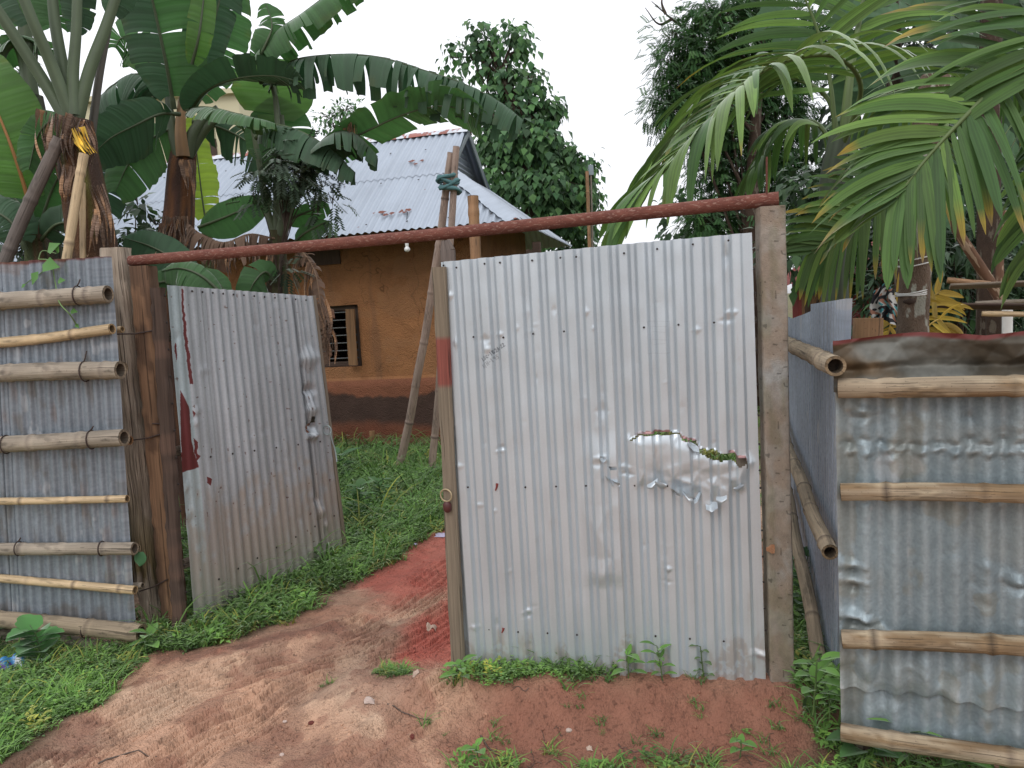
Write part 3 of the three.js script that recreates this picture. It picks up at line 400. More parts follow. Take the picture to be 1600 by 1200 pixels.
// ---------- left fence, posts and gate leaf ----------
const fFL = new Frame(G(0, 1002), G(216, 1006));
const galvTex = (W, H, seed, base, o = {}) => tex(Math.round(W * 380), Math.round(H * 380), (u, v) => {
  const x = u * W, y = v * H, a = fbm(x * 2.5, y * 2, 4, 0, seed), st = fbm(x * 30, y * 1.3, 4, 0, seed + 3), gr = vn(x * 160, y * 160, 0, seed + 5), g2 = fbm(x * 60, y * 60, 2, 0, seed + 6);
  let c = mul(base, 0.74 + 0.36 * a + 0.26 * (st - 0.5) + 0.16 * (gr - 0.5) + 0.2 * (g2 - 0.5));
  const wh = step(0.72, 0.8, fbm(x * 14, y * 7, 4, 0, seed + 9)); c = mixc(c, [0.5, 0.52, 0.54], wh * 0.5);
  return o.paint ? o.paint(c, x, y) : c;
});
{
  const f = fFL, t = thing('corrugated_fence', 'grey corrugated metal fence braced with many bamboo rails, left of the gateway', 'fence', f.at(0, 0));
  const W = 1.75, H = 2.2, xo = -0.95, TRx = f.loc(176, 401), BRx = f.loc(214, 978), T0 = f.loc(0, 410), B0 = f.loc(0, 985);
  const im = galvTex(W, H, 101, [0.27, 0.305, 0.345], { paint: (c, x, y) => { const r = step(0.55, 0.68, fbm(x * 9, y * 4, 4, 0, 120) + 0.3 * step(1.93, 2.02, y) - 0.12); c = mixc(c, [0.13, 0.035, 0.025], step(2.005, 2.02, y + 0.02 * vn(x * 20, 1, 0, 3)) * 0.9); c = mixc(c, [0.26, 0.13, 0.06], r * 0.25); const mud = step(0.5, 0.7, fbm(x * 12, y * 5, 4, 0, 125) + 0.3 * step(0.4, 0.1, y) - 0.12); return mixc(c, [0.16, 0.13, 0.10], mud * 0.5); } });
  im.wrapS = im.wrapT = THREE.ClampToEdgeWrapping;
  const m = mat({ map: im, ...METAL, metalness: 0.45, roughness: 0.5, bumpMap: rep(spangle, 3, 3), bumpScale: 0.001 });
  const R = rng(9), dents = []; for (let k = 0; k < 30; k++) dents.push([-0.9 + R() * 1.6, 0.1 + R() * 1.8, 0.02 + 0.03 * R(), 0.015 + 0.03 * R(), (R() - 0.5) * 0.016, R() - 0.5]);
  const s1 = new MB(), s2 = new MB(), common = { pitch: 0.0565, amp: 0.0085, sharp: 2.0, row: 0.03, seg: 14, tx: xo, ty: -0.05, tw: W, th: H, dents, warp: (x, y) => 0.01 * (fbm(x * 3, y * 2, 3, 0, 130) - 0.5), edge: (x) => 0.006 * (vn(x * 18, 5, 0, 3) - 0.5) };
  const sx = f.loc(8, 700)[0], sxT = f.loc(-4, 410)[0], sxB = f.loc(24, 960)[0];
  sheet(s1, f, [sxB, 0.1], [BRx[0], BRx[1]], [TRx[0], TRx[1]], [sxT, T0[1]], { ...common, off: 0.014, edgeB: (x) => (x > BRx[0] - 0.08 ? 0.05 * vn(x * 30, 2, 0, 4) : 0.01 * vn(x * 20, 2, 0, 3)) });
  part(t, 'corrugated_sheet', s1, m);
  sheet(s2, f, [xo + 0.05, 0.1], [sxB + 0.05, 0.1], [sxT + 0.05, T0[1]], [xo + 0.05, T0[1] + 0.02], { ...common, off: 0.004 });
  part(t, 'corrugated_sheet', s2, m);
  const rail = (x1, y1, x2, y2, r, mm, o = {}) => { const B = f.px(x2, y2, 0.022 + r), A0 = f.px(x1, y1, 0.022 + r), d = A0.clone().sub(B), A = B.clone().addScaledVector(d.normalize(), A0.distanceTo(B) + 0.75); const b = bamboo(t, 'bamboo_rail', A, B, r, mm, { gap: 0.26, ...o }); for (const [wx, tail] of o.wires || []) { const T = B.clone().sub(A).normalize(), q = f.px(wx, mix(y1, y2, (wx - x1) / (x2 - x1)), 0.022 + r); wireLoop(b, q, T, r + 0.004, tail); } return b; };
  rail(0, 469, 168, 459, 0.042, M.bamGray, { wires: [[122, 0.03]] });
  rail(0, 530, 176, 514, 0.026, M.bamTan, { seed: 4 });
  rail(0, 586, 187, 578, 0.045, M.bamGray, { wires: [[133, 0.05]] });
  rail(0, 695, 195, 684, 0.042, M.bamGray, { wires: [[10, 0], [143, 0.02]] });
  rail(0, 779, 198, 779, 0.019, M.bamTan, { seed: 6 });
  rail(0, 857, 210, 857, 0.032, M.bamGray, { wires: [[29, 0.02], [159, 0]] });
  rail(0, 904, 211, 922, 0.022, M.bamTan, { seed: 8 });
  rail(0, 970, 221, 989, 0.044, M.bamOlive, { wires: [[40, 0], [135, 0]] });
  rail(0, 994, 200, 1016, 0.03, M.bamGray, { seed: 10 });
  for (const [px, py, r, mm] of [[190, 514, 0.016, M.bamTan], [194, 575, 0.028, M.bamOlive], [202, 688, 0.024, M.bamBrown], [214, 857, 0.024, M.bamOlive], [222, 915, 0.016, M.bamGray]]) { const B = f.px(px, py, -0.03); bamboo(t, 'bamboo_rail', B.clone().addScaledVector(f.x, -1.2), B, r, mm, { gap: 0.26 }); }
}
{
  const z = 4.06, t = thing('timber_post', 'thick weathered grey timber post with cracks, between the fence and a brown plank', 'post', G(246, 988));
  const b = new MB(), B = P(246, 992, z), A = P(181, 388, z);
  b.beam(V(B.x, -0.1, B.z), A, 0.135, 0.13, V(1, 0, 0.05), { wob: 0.022, ch: 0.022, step: 0.018, seed: 5, sub: 7, ragged: 0.004, taper: 0.93, topNoise: -0.03, col: (q, s, [sx]) => { const n = fbm(s * 6, sx * 22, 4, 0, 140), pale = step(0.54, 0.66, fbm(s * 3, sx * 40 + 7, 4, 0, 144)), moss = step(0.52, 0.66, fbm(s * 4 + 9, sx * 14, 4, 0, 147)); return mixc(mixc(mul([1, 0.98, 0.95], 0.62 + 0.75 * n), [1.5, 1.5, 1.5], pale * 0.5), [0.5, 0.45, 0.24], moss * step(1.1, 0.3, s)); } });
  part(t, 'post', b, M.postWood);
  const t2 = thing('timber_post', 'orange brown squared timber post with ragged edge beside the hinge of the open gate', 'post', G(276, 990));
  const b2 = new MB(), B2 = P(276, 992, 3.99), A2 = P(223, 416, 3.99);
  b2.beam(V(B2.x, -0.1, B2.z), A2, 0.102, 0.1, V(1, 0, 0.05), { wob: 0.006, ch: 0.006, step: 0.016, seed: 15, sub: 5, ragged: 0.007, col: (q, s, [sx]) => { const n = fbm(s * 4, sx * 14, 4, 0, 150), dk = step(0.5, 0.62, fbm(s * 5, sx * 24, 4, 0, 153) + 0.35 * step(0.88, 1, q)); return mixc(mul([1, 0.95, 0.9], 0.75 + 0.5 * n), [0.3, 0.28, 0.3], dk * 0.7); } });
  part(t2, 'post', b2, M.brownWood);
  for (const [a, b, c, d] of [[180, 522, 242, 516], [205, 688, 258, 676], [218, 924, 262, 905], [238, 662, 258, 658]]) { const g = new MB(), p = P(a, b, 3.93), q = P(c, d, 3.93), mm = p.clone().lerp(q, 0.5).add(V(0, -0.008, 0.0)); g.tube([p, mm, q], () => 0.0035, 6); part(t2, 'binding_wire', g, M.wire); }
}
const fGL = new Frame(G(290, 988), G(537, 872));
{
  const f = fGL, t = thing('gate_leaf', 'open gate leaf of dull corrugated metal with maroon paint patches and muddy lower half', 'gate', f.at(0, 0));
  const TL = f.loc(254, 446), BL = f.loc(296, 967), TR = f.loc(486, 463), BR = f.loc(534, 857), x0 = -0.2, W = BR[0] + 0.3, H = 2.0;
  const L = (x, y) => f.loc(x, y);
  const patch = [[[276, 610], [290, 640], [292, 690], [303, 730], [276, 738], [275, 690]], [[279, 452], [285, 520], [295, 600], [291, 600], [281, 520], [277, 452]], [[296, 684], [301, 690], [301, 712], [297, 708]], [[316, 744], [323, 748], [322, 758], [317, 754]], [[268, 535], [271, 540], [270, 566], [267, 550]], [[298, 708], [305, 712], [300, 720]], [[294, 640], [298, 646], [296, 652]]].map((p) => p.map((q) => L(...q)));
  const im = tex(Math.round(W * 420), Math.round(H * 420), (u, v) => {
    const x = x0 + u * W, y = v * H, a = fbm(x * 2.5, y * 2, 4, 0, 201), st = fbm(x * 44, y * 1.2, 4, 0, 203), gr = vn(x * 180, y * 180, 0, 205);
    const strip = x < L(300, 700)[0];
    let c = mul(strip ? [0.40, 0.47, 0.49] : [0.42, 0.445, 0.47], 0.76 + 0.36 * a + 0.25 * (st - 0.5) + 0.12 * (gr - 0.5));
    const sp = fbm(x * 30, y * 14, 4, 0, 207), mud = step(0.42, 0.72, sp * 0.55 + 0.52 * step(1.05, 0.12, y + 0.2 * (fbm(x * 3, y * 3, 3, 0, 209) - 0.5)));
    c = mixc(c, [0.36, 0.265, 0.18], mud * (0.3 + 0.35 * st));
    for (const p of patch) if (inPoly(p, x + 0.006 * (vn(y * 50, 1, 0, 1) - 0.5), y)) c = mul([0.13, 0.03, 0.03], 0.8 + 0.4 * a);
    if (vn(x * 60, y * 45, 0, 211) > 0.955) c = mixc(c, [0.12, 0.05, 0.03], 0.7);
    return c;
  });
  im.wrapS = im.wrapT = THREE.ClampToEdgeWrapping;
  const m = mat({ map: im, ...METAL, metalness: 0.45, roughness: 0.48, bumpMap: rep(spangle, 3, 3), bumpScale: 0.0008 });
  const D = (px, py, rx, ry, h0, tw) => { const [a, b] = f.loc(px, py); return [a, b, rx, ry, h0, tw]; };
  const dents = [D(478, 560, 0.12, 0.1, 0.03), D(478, 610, 0.1, 0.05, -0.035), D(482, 640, 0.08, 0.08, 0.03), D(480, 668, 0.07, 0.05, -0.04), D(484, 680, 0.08, 0.035, 0.05), D(497, 800, 0.07, 0.06, 0.018), D(490, 780, 0.05, 0.05, -0.016), D(302, 640, 0.04, 0.02, 0.016), D(300, 658, 0.03, 0.02, 0.014), D(505, 820, 0.05, 0.04, 0.016), D(285, 760, 0.03, 0.03, 0.014)];
  const R = rng(19); for (let k = 0; k < 34; k++) dents.push([R() * f.len, 0.1 + R() * 1.6, 0.02 + 0.05 * R(), 0.015 + 0.04 * R(), (R() - 0.5) * 0.016, R() - 0.5]);
  const seams = [0, 0.19, 0.5, 0.83, 1].map((u) => u);
  for (let k = 0; k < 4; k++) {
    const u0 = seams[k], u1 = Math.min(1, seams[k + 1] + (k < 3 ? 0.02 : 0)), lp = (a, b, u) => [mix(a[0], b[0], u), mix(a[1], b[1], u)];
    const b = new MB(); sheet(b, f, lp(BL, BR, u0), lp(BL, BR, u1), lp(TL, TR, u1), lp(TL, TR, u0), { pitch: 0.061, amp: k ? 0.0085 : 0.003, sharp: 1.6, row: 0.02, seg: 10, off: 0.02 + 0.004 * (3 - k), tx: x0, ty: 0, tw: W, th: H, dents, warp: (x, y) => 0.012 * (fbm(x * 2.5, y * 2, 3, 0, 213) - 0.5), edgeB: (x) => 0.012 * (vn(x * 16, 2, 0, 7) - 0.5), hole: (x, y) => { const [a, c] = f.loc(481, 664); return Math.abs(x - a - (y - c) * 0.6) < 0.016 && Math.abs(y - c) < 0.05; } });
    part(t, 'corrugated_sheet', b, m, ['narrow flat strip with maroon paint showing', 0, 0, 'end sheet with a torn and dented spot'][k] || undefined);
  }
  const s = new MB(), sb = f.px(287, 985), st = f.px(249, 450); s.beam(V(sb.x - 0.01, 0.0, sb.z + 0.02), V(st.x, st.y, st.z + 0.02), 0.06, 0.05, V(1, 0, 0.1), { wob: 0.004, ragged: 0.008, seed: 21, step: 0.016, col: (q, l) => { const n = fbm(l * 8, 2, 3, 0, 160); return mixc([1, 1, 1], [1.5, 1.4, 1.35], step(0.55, 0.7, n)); } }); part(t, 'stile', s, M.darkWood, 'dark rotten hinge stile');
  const s2 = new MB(); s2.beam(f.px(536, 852, 0.0), f.px(487, 462, 0.0), 0.03, 0.05, f.x, { wob: 0.003, seed: 22 }); part(t, 'stile', s2, M.grayWood);
  for (const y of [0.35, 0.95, 1.55]) { const b = new MB(); b.beam(f.at(0.05, y, -0.03), f.at(f.len - 0.08, y + 0.02, -0.03), 0.05, 0.03, V(0, 1, 0), { wob: 0.002 }); part(t, 'rail', b, M.grayWood); }
  for (let k = 0; k < 12; k++) nail(t, f.px(mix(257, 291, k / 11), mix(462, 925, k / 11), 0.034), f.n, 0.006);
  for (let k = 0; k < 12; k++) { nail(t, f.px(mix(300, 478, k / 11), mix(455, 469, k / 11), 0.04), f.n, 0.006); if (k % 2) nail(t, f.px(mix(312, 500, k / 11), mix(716, 690, k / 11), 0.04), f.n, 0.006); }
  for (let k = 0; k < 7; k++) nail(t, f.px(mix(342, 522, k / 6), mix(905, 806, k / 6), 0.04), f.n, 0.006);
  const w = new MB(), c = f.px(511, 672, 0.04), pts = []; for (let k = 0; k <= 16; k++) { const a = k / 16 * 6.3; pts.push(c.clone().add(V(0.028 * Math.cos(a), 0.03 * Math.sin(a), 0.01 * Math.cos(a)))); } for (let k = 1; k < 8; k++) pts.push(c.clone().add(V(0.02 + 0.004 * k, -0.03 * k, 0.012 * Math.sin(k)))); w.tube(pts, () => 0.004, 6); part(t, 'latch_wire', w, mat({ color: new THREE.Color().setRGB(0.3, 0.36, 0.36), roughness: 0.5 }));
}
// ---------- fence running back beside the path and the bamboo-railed fence on the right ----------
{
  const f = new Frame(G(1315, 1092), G(1240, 872)), t = thing('corrugated_fence', 'blue grey corrugated metal fence running back behind the concrete gate post', 'fence', f.at(0, 0));
  const im = galvTex(2.4, 1.8, 301, [0.37, 0.43, 0.52]); im.wrapS = im.wrapT = THREE.ClampToEdgeWrapping;
  const m = mat({ map: im, ...METAL, metalness: 0.4, roughness: 0.5 });
  const T1 = f.loc(1329, 466), T2 = f.loc(1272, 475), T3 = f.loc(1271, 485), T4 = f.loc(1228, 491);
  const c = { pitch: 0.068, amp: 0.012, sharp: 'pan', row: 0.05, seg: 10, tx: -0.1, ty: 0, tw: 2.4, th: 1.8, warp: (x, y) => 0.02 * (fbm(x * 2, y * 2, 3, 0, 303) - 0.5) };
  const a = new MB(); sheet(a, f, [0.05, 0.05], [T2[0] + 0.03, 0.05], T2, [T1[0], T1[1]], { ...c, off: 0.004 }); part(t, 'corrugated_sheet', a, m);
  const b = new MB(); sheet(b, f, [T2[0], 0.05], [T2[0] + 0.9, 0.05], [T2[0] + 0.9, T4[1] - 0.02], T3, { ...c, off: -0.004 }); part(t, 'corrugated_sheet', b, m);
  const d = new MB(); sheet(d, f, [T2[0] + 0.88, 0.05], [T2[0] + 1.7, 0.05], [T2[0] + 1.7, T4[1] - 0.02], [T2[0] + 0.88, T4[1] - 0.02], { ...c, off: -0.012 }); part(t, 'corrugated_sheet', d, m);
  const pole = (x1, y1, x2, y2, r, mm, o) => { const B = f.px(x2, y2, 0.03 + r), A0 = f.px(x1, y1, 0.03 + r); const A = B.clone().add(A0.clone().sub(B).multiplyScalar(1.5)); return bamboo(t, 'bamboo_rail', A, B, r, mm, o); };
  pole(1232, 537, 1306, 572, 0.034, M.bamOlive, { gap: 0.3, bend: 0.05, seed: 3 });
  pole(1234, 702, 1295, 862, 0.03, M.bamOlive, { gap: 0.34, seed: 5 });
  pole(1242, 838, 1292, 1092, 0.03, M.bamOlive, { gap: 0.34, seed: 7 });
  const post = new MB(), q = f.at(0.12, 0, -0.09); post.tube([V(q.x, -0.05, q.z), V(q.x + 0.02, 1.35, q.z)], () => 0.035, 12); part(t, 'post', post, M.bark);
}
{
  const f = new Frame(G(1315, 1156), G(1600, 1204)), t = thing('corrugated_fence', 'crumpled grey corrugated metal fence with four bamboo rails at the right edge', 'fence', f.at(0, 0));
  const xr = f.loc(1600, 900)[0] + 0.35, W = xr + 0.1, H = 1.5, top = f.loc(1450, 596)[1];
  const im = galvTex(W, H, 401, [0.305, 0.365, 0.39], { paint: (c, x, y) => { const n = step(0.55, 0.7, fbm(x * 5, y * 5, 4, 0, 407)); c = mixc(c, [0.3, 0.25, 0.17], n * 0.14); const e = step(0.58, 0.66, fbm(x * 9, y * 7, 4, 0, 409) + 0.35 * step(0.1, 0.02, x) - 0.1); return mixc(c, [0.24, 0.21, 0.14], e * 0.35); } });
  im.wrapS = im.wrapT = THREE.ClampToEdgeWrapping;
  const m = mat({ map: im, ...METAL, metalness: 0.4, roughness: 0.52, bumpMap: rep(spangle, 3, 3), bumpScale: 0.0012 });
  const D = (px, py, rx, ry, h0, tw) => { const [a, b] = f.loc(px, py); return [a, b, rx, ry, h0, tw]; }, dents = [];
  const R = rng(31); for (let k = 0; k < 11; k++) { const x = 1325 + k * 27; dents.push(D(x, 690 + R() * 10 - 5, 0.035, 0.016, -0.02, 0.3), D(x + 6, 698 + R() * 8, 0.03, 0.02, 0.02, -0.3)); dents.push(D(x + 20 * R(), 640 + 30 * R(), 0.03, 0.03, (R() - 0.5) * 0.02, R())); }
  for (let k = 0; k < 40; k++) dents.push([R() * xr, R() * 1.2, 0.02 + 0.04 * R(), 0.015 + 0.04 * R(), (R() - 0.5) * 0.02, R() * 2 - 1]);
  for (const [x, y] of [[1330, 880], [1335, 905], [1345, 640], [1332, 960], [1350, 965], [1390, 990], [1590, 905]]) dents.push(D(x, y, 0.06, 0.04, 0.025, 0.7), D(x + 4, y + 10, 0.05, 0.03, -0.022, -0.5));
  const crum = (x, y, k) => 0.012 * (fbm(x * 4, y * 4, 3, 0, 411) - 0.5) + k * 0.03 * (facet(x * 11 + y * 4, y * 10 - x * 3, 413) - 0.5) + k * 0.006 * (facet(x * 26 - y * 5, y * 24, 415) - 0.5);
  const lap = (x) => f.loc(1320, 1066)[1] + (f.loc(1600, 1102)[1] - f.loc(1320, 1066)[1]) * (x / f.loc(1600, 1100)[0]) + 0.018 * (vn(x * 9, 1, 0, 5) - 0.5);
  const base = { pitch: 0.088, amp: 0.0155, row: 0.009, seg: 16, tx: 0, ty: 0, tw: W, th: H, dents };
  const low = new MB(); sheet(low, f, [0.0, 0.02], [xr, 0.02], [xr, 0.34], [0, 0.34], { ...base, off: 0.004, warp: (x, y) => crum(x, y, 0.75) }); part(t, 'corrugated_sheet', low, m, 'lower sheet, badly crumpled');
  const up = new MB(); sheet(up, f, [0, lap(0)], [xr, lap(xr)], [xr, top + 0.03], [0, top + 0.03], { ...base, off: 0.016, edgeB: (x) => lap(x) - mix(lap(0), lap(xr), x / xr), warp: (x, y) => { const k = step(0.2, 0.06, y - lap(x)), k2 = step(0.22, 0.05, x); return crum(x, y, 0.08 + 0.8 * k + 0.3 * k2) + 0.012 * k; } }); part(t, 'corrugated_sheet', up, m, 'large upper sheet with a row of creases');
  // the folded dark cap sheet along the top
  const capIm = tex(1024, 256, (u, v) => { const x = u * W, y = v * 0.24, a = fbm(x * 6, y * 9, 5, 0, 421), b = fbm(x * 3 + 8, y * 5, 4, 0, 423), s = fbm(x * 60, y * 60, 2, 0, 425); let c = mixc([0.075, 0.062, 0.042], [0.165, 0.165, 0.145], step(0.36, 0.62, a)); c = mixc(c, [0.20, 0.125, 0.06], step(0.52, 0.68, b) * 0.7); c = mul(c, 0.6 + 0.3 * s); return mixc(c, [0.12, 0.022, 0.018], step(0.192, 0.204, y + 0.012 * (vn(x * 12, 3, 0, 4) - 0.5)) * step(0.75, 0.6, x)); });
  capIm.wrapS = capIm.wrapT = THREE.ClampToEdgeWrapping;
  const cap = new MB(), yb = f.loc(1450, 601)[1];
  const topEdge = (x) => { const l = [[1311, 531], [1360, 526], [1400, 521], [1440, 518], [1500, 520], [1540, 523], [1600, 516], [1900, 505]].map((q) => f.loc(...q)); for (let k = 1; k < l.length; k++) if (x <= l[k][0]) return mix(l[k - 1][1], l[k][1], clamp((x - l[k - 1][0]) / (l[k][0] - l[k - 1][0]))); return l[7][1]; };
  cap.grid(190, 44, (u, v) => { const x = u * xr, te = topEdge(x), y = mix(yb - 0.012 + 0.02 * (vn(x * 11, 2, 0, 9) - 0.5), te, v); const fold = 0.028 * Math.exp(-(((v - 0.12 - 0.1 * vn(x * 3, 1, 0, 2)) / 0.14) ** 2)) - 0.02 * Math.exp(-(((v - 0.4) / 0.1) ** 2)); return [f.at(x - 0.005, y, 0.026 + fold + 0.055 * (facet(x * 6 + y * 4, y * 10, 431) - 0.5) + 0.045 * (facet(x * 14 - y * 9, y * 17, 433) - 0.5) * (0.4 + vn(x * 4, y * 4)) + 0.012 * Math.sin(x / 0.088 * 6.28) * step(0.6, 0.1, v) + 0.02 * v), u * (xr / W), (y - (te - 0.21)) / 0.24]; });
  part(t, 'cap_sheet', cap, mat({ map: capIm, roughness: 0.6, metalness: 0.2 }), 'crumpled dark sheet with a maroon edge folded along the top');
  const rail = (x1, y1, x2, y2, r, mm, o) => { const A = f.px(x1, y1, 0.03 + r), B0 = f.px(x2, y2, 0.03 + r), B = A.clone().add(B0.sub(A).multiplyScalar(1.78)); return bamboo(t, 'bamboo_rail', B, A, r, mm, { gap: 0.34, bend: 0.012, stain: 1, ...o }); };
  rail(1310, 606, 1600, 606, 0.033, M.bamOlive, { seed: 12 });
  rail(1314, 769, 1600, 772, 0.03, M.bamOlive, { seed: 13 });
  rail(1316, 998, 1600, 1008, 0.032, M.bamOlive, { seed: 14 });
  rail(1314, 1142, 1600, 1186, 0.031, M.bamOlive, { seed: 15 });
  for (const x of [0.06, 0.62]) { const p = new MB(), q = f.at(x, 0, -0.06); p.tube([V(q.x, -0.05, q.z), V(q.x, 1.3, q.z)], () => 0.032, 10); part(t, 'post', p, M.bark); }
}
{ // sawn post behind that fence
  const z = 3.7, A = P(1352, 640, z), B = P(1356, 497, z), t = thing('sawn_post', 'thick sawn timber post end standing behind the right hand fence', 'post', V(A.x, 0, A.z));
  const b = new MB(); b.tube([V(A.x, -0.1, A.z), A, A.clone().lerp(B, 0.5), B], (q, a) => 0.068 * (1 + 0.04 * Math.sin(a * 3 + q * 4)), 18, { uvr: 1, capCol: [0.9, 0.8, 0.7] }); part(t, 'post', b, M.bamBrown);
}
// ---------- mud house ----------
{
  const C1 = P(809, 345, 8.06), EH = C1.y, pl = V(0, EH, 0), up = V(0, 1, 0);
  const E0 = hit(498, 371, pl, up), C2 = hit(929, 383, pl, up);
  const u = E0.clone().sub(C1).normalize(), v = V(u.z, 0, -u.x); if (v.z > 0) v.negate();
  const wid = C2.clone().sub(C1).dot(v), rU = 9.2;
  const mid = C1.clone().addScaledVector(v, wid / 2), ap = hit(728, 203, mid, v), sA = ap.clone().sub(mid).dot(u), RH = ap.y;
  const nF = u.clone().cross(ap.clone().sub(C1)).normalize(), gB = hit(707, 266, C1, nF); const sG = gB.clone().sub(C1).dot(u), hG = gB.y, bG = gB.clone().sub(C1).dot(v);
  const at = (s, b, y) => C1.clone().addScaledVector(u, s).addScaledVector(v, b).setY(y);
  const t = thing('mud_house', 'orange mud walled house under a pale corrugated metal hipped roof with a gable', 'house', at(3, wid / 2, 0));
  // roof
  const rt = tex(1024, 512, (a, b) => { const x = a * 8, y = b * 4, n = fbm(x * 2, y * 2, 4, 16, 501, 8), st = fbm(x * 22, y * 1, 4, 176, 503, 4); return mul([0.345, 0.39, 0.45], 0.82 + 0.26 * n + 0.2 * (st - 0.5)); });
  const m = mat({ map: rt, metalness: 0.35, roughness: 0.45 });
  const patches = (a0, a1, b, n, seed, mesh) => {};
  const p = 0.0885, am = 0.011;
  // one sheet of a roof face: base line s0..s1 along direction d from point o, climbing g (unit, upwards) from b0 to b1(s)
  const roofSheet = (parent, o, d, g, nrm, s0, s1, b0f, b1f, off, ov = 1) => { const b = new MB(), nu = Math.max(2, Math.round((s1 - s0) / p * 9)); b.grid(nu, 4, (i, j) => { const s = mix(s0, s1, i), b0 = b0f(s), b1 = Math.max(b0, b1f(s)), q = mix(b0, b1, j); return [o.clone().addScaledVector(d, s).addScaledVector(g, q).addScaledVector(nrm, off + am * Math.cos(s / p * 6.283)), s / 8, q / 4]; }); return part(parent, 'roof_sheet', b, m); };
  const slope = (bb) => V(0, 0, 0).addScaledVector(v, bb).add(V(0, RH - EH, 0));
  const gF = slope(wid / 2), LF = gF.length(); gF.normalize(); const nFront = nF.y < 0 ? nF.clone().negate() : nF;
  const gK = V(0, 0, 0).addScaledVector(v, -wid / 2).add(V(0, RH - EH, 0)).normalize(), nBack = gK.clone().cross(u).normalize(); if (nBack.y < 0) nBack.negate();
  const fG = Math.hypot(bG, hG - EH);
  const bTop = (s) => (s < sG ? fG * s / sG : s > rU - 1.6 ? LF * (rU - s) / 1.6 : s < sA ? mix(fG, LF, clamp((s - sG) / Math.max(0.02, sA - sG))) : LF);
  const roof = new THREE.Group(); roof.name = 'roof'; t.add(roof);
  for (const [o, g, n] of [[C1, gF, nFront], [at(0, wid, EH), gK, nBack]]) for (let s = 0; s < rU - 0.01; s += 0.7965) {
    const s1 = Math.min(rU, s + 0.7965 + 0.04), cut = LF * 0.5;
    roofSheet(roof, o, u, g, n, s, s1, () => 0, (x) => Math.min(bTop(x), cut + 0.08), 0.008 + 0.002 * (Math.round(s / 0.8) % 2));
    if (s1 > sG * 0.5) roofSheet(roof, o, u, g, n, s, s1, () => cut, (x) => bTop(x), 0.013 + 0.002 * (Math.round(s / 0.8) % 2));
  }
  // hip slope under the gable on the right
  const hb = at(sG, wid / 2, hG), hm = at(0, wid / 2, EH), gH = hb.clone().sub(hm), LH = gH.length(); gH.normalize(); const nH = gH.clone().cross(v).normalize(); if (nH.y < 0) nH.negate();
  const bH = (s) => Math.min(LH, LH * Math.min(s, wid - s) / bG);
  for (let s = 0; s < wid - 0.01; s += 0.7965) roofSheet(roof, C1, v, gH, nH, s, Math.min(wid, s + 0.83), () => 0, bH, 0.004 + 0.002 * (Math.round(s / 0.8) % 2));
  { const o = at(rU, 0, EH), g2 = at(rU - 1.6, wid / 2, RH).sub(at(rU, wid / 2, EH)), L2 = g2.length(); g2.normalize(); const n2 = v.clone().cross(g2).normalize(); if (n2.y < 0) n2.negate(); for (let s = 0; s < wid - 0.01; s += 0.7965) roofSheet(roof, o, v, g2, n2, s, Math.min(wid, s + 0.83), () => 0, (x) => L2 * Math.min(x, wid - x) / (wid / 2), 0.004); }
  // folded caps on ridge and hips
  const fold = (A, B, n1, n2, d1, d2, mm, name, label) => { const b = new MB(), n = 60; b.grid(n, 4, (i, j) => { const c = A.clone().lerp(B, i), q = j * 2 - 1, w = 0.13 * (1 + 0.12 * (vn(i * 40, j * 3) - 0.5)); const d = q < 0 ? d1 : d2, nn = q < 0 ? n1 : n2; return [c.addScaledVector(d, Math.abs(q) * w).addScaledVector(nn, 0.034 + 0.01 * (fbm(i * 30, j * 4, 2, 0, 9) - 0.5) + (q === 0 ? 0.012 : 0)), i * A.distanceTo(B) / 1.2, j * 0.26]; }); return part(roof, name, b, mm, label); };
  const rr = tex(512, 128, (a, b) => { const n = fbm(a * 10, b * 3, 4, 10, 511, 3), r = step(0.48, 0.56, fbm(a * 14, b * 4, 4, 14, 515, 4)); return mixc(mul([0.55, 0.58, 0.62], 0.8 + 0.3 * n), mul([0.26, 0.075, 0.05], 0.7 + 0.6 * n), r); });
  const mRust = mat({ map: rr, metalness: 0.2, roughness: 0.6 });
  fold(at(sA - 0.05, wid / 2, RH), at(rU - 1.6, wid / 2, RH), nFront, nBack, gF.clone().negate(), gK.clone().negate(), mRust, 'ridge_cap', 'ridge cap with rust red patches');
  const hipD = at(sG, bG, hG).sub(C1).normalize(), inF = hipD.clone().cross(nFront).normalize(), inH = hipD.clone().cross(nH).normalize(); if (inF.dot(u) < 0) inF.negate(); if (inH.dot(v) < 0) inH.negate();
  fold(C1, at(sG, bG, hG), nFront, nH, inF, inH, m, 'hip_cap');
  // rust marks by the sheet laps: peeled flakes of rust on the metal
  const flake = (px, py, sz, seed) => { const q = hit(px, py, C1.clone().addScaledVector(nFront, 0.036), nFront), b = new MB(), R = rng(seed), n = 11; const c = b.v(q, 0.5, 0.5); for (let k = 0; k <= n; k++) { const a = (k % n) / n * 6.283, r = sz * (0.35 + 0.8 * HT[(seed * 31 + (k % n) * 7) & 4095]); b.v(q.clone().addScaledVector(u, -Math.cos(a) * r).addScaledVector(gF, Math.sin(a) * r * 0.85).addScaledVector(nFront, 0.001), Math.cos(a), Math.sin(a)); if (k) b.tri(c, c + k, c + k + 1); } part(roof, 'rust_patch', b, M.rust); };
  [[644, 251, 0.05], [650, 256, 0.03], [659, 251, 0.045], [597, 331, 0.05], [602, 335, 0.04], [613, 333, 0.05], [627, 330, 0.045], [638, 328, 0.05], [633, 331, 0.035], [584, 333, 0.02], [664, 296, 0.012], [806, 341, 0.03], [560, 355, 0.012]].forEach(([a, b, c], k) => flake(a, b, c, k + 3));
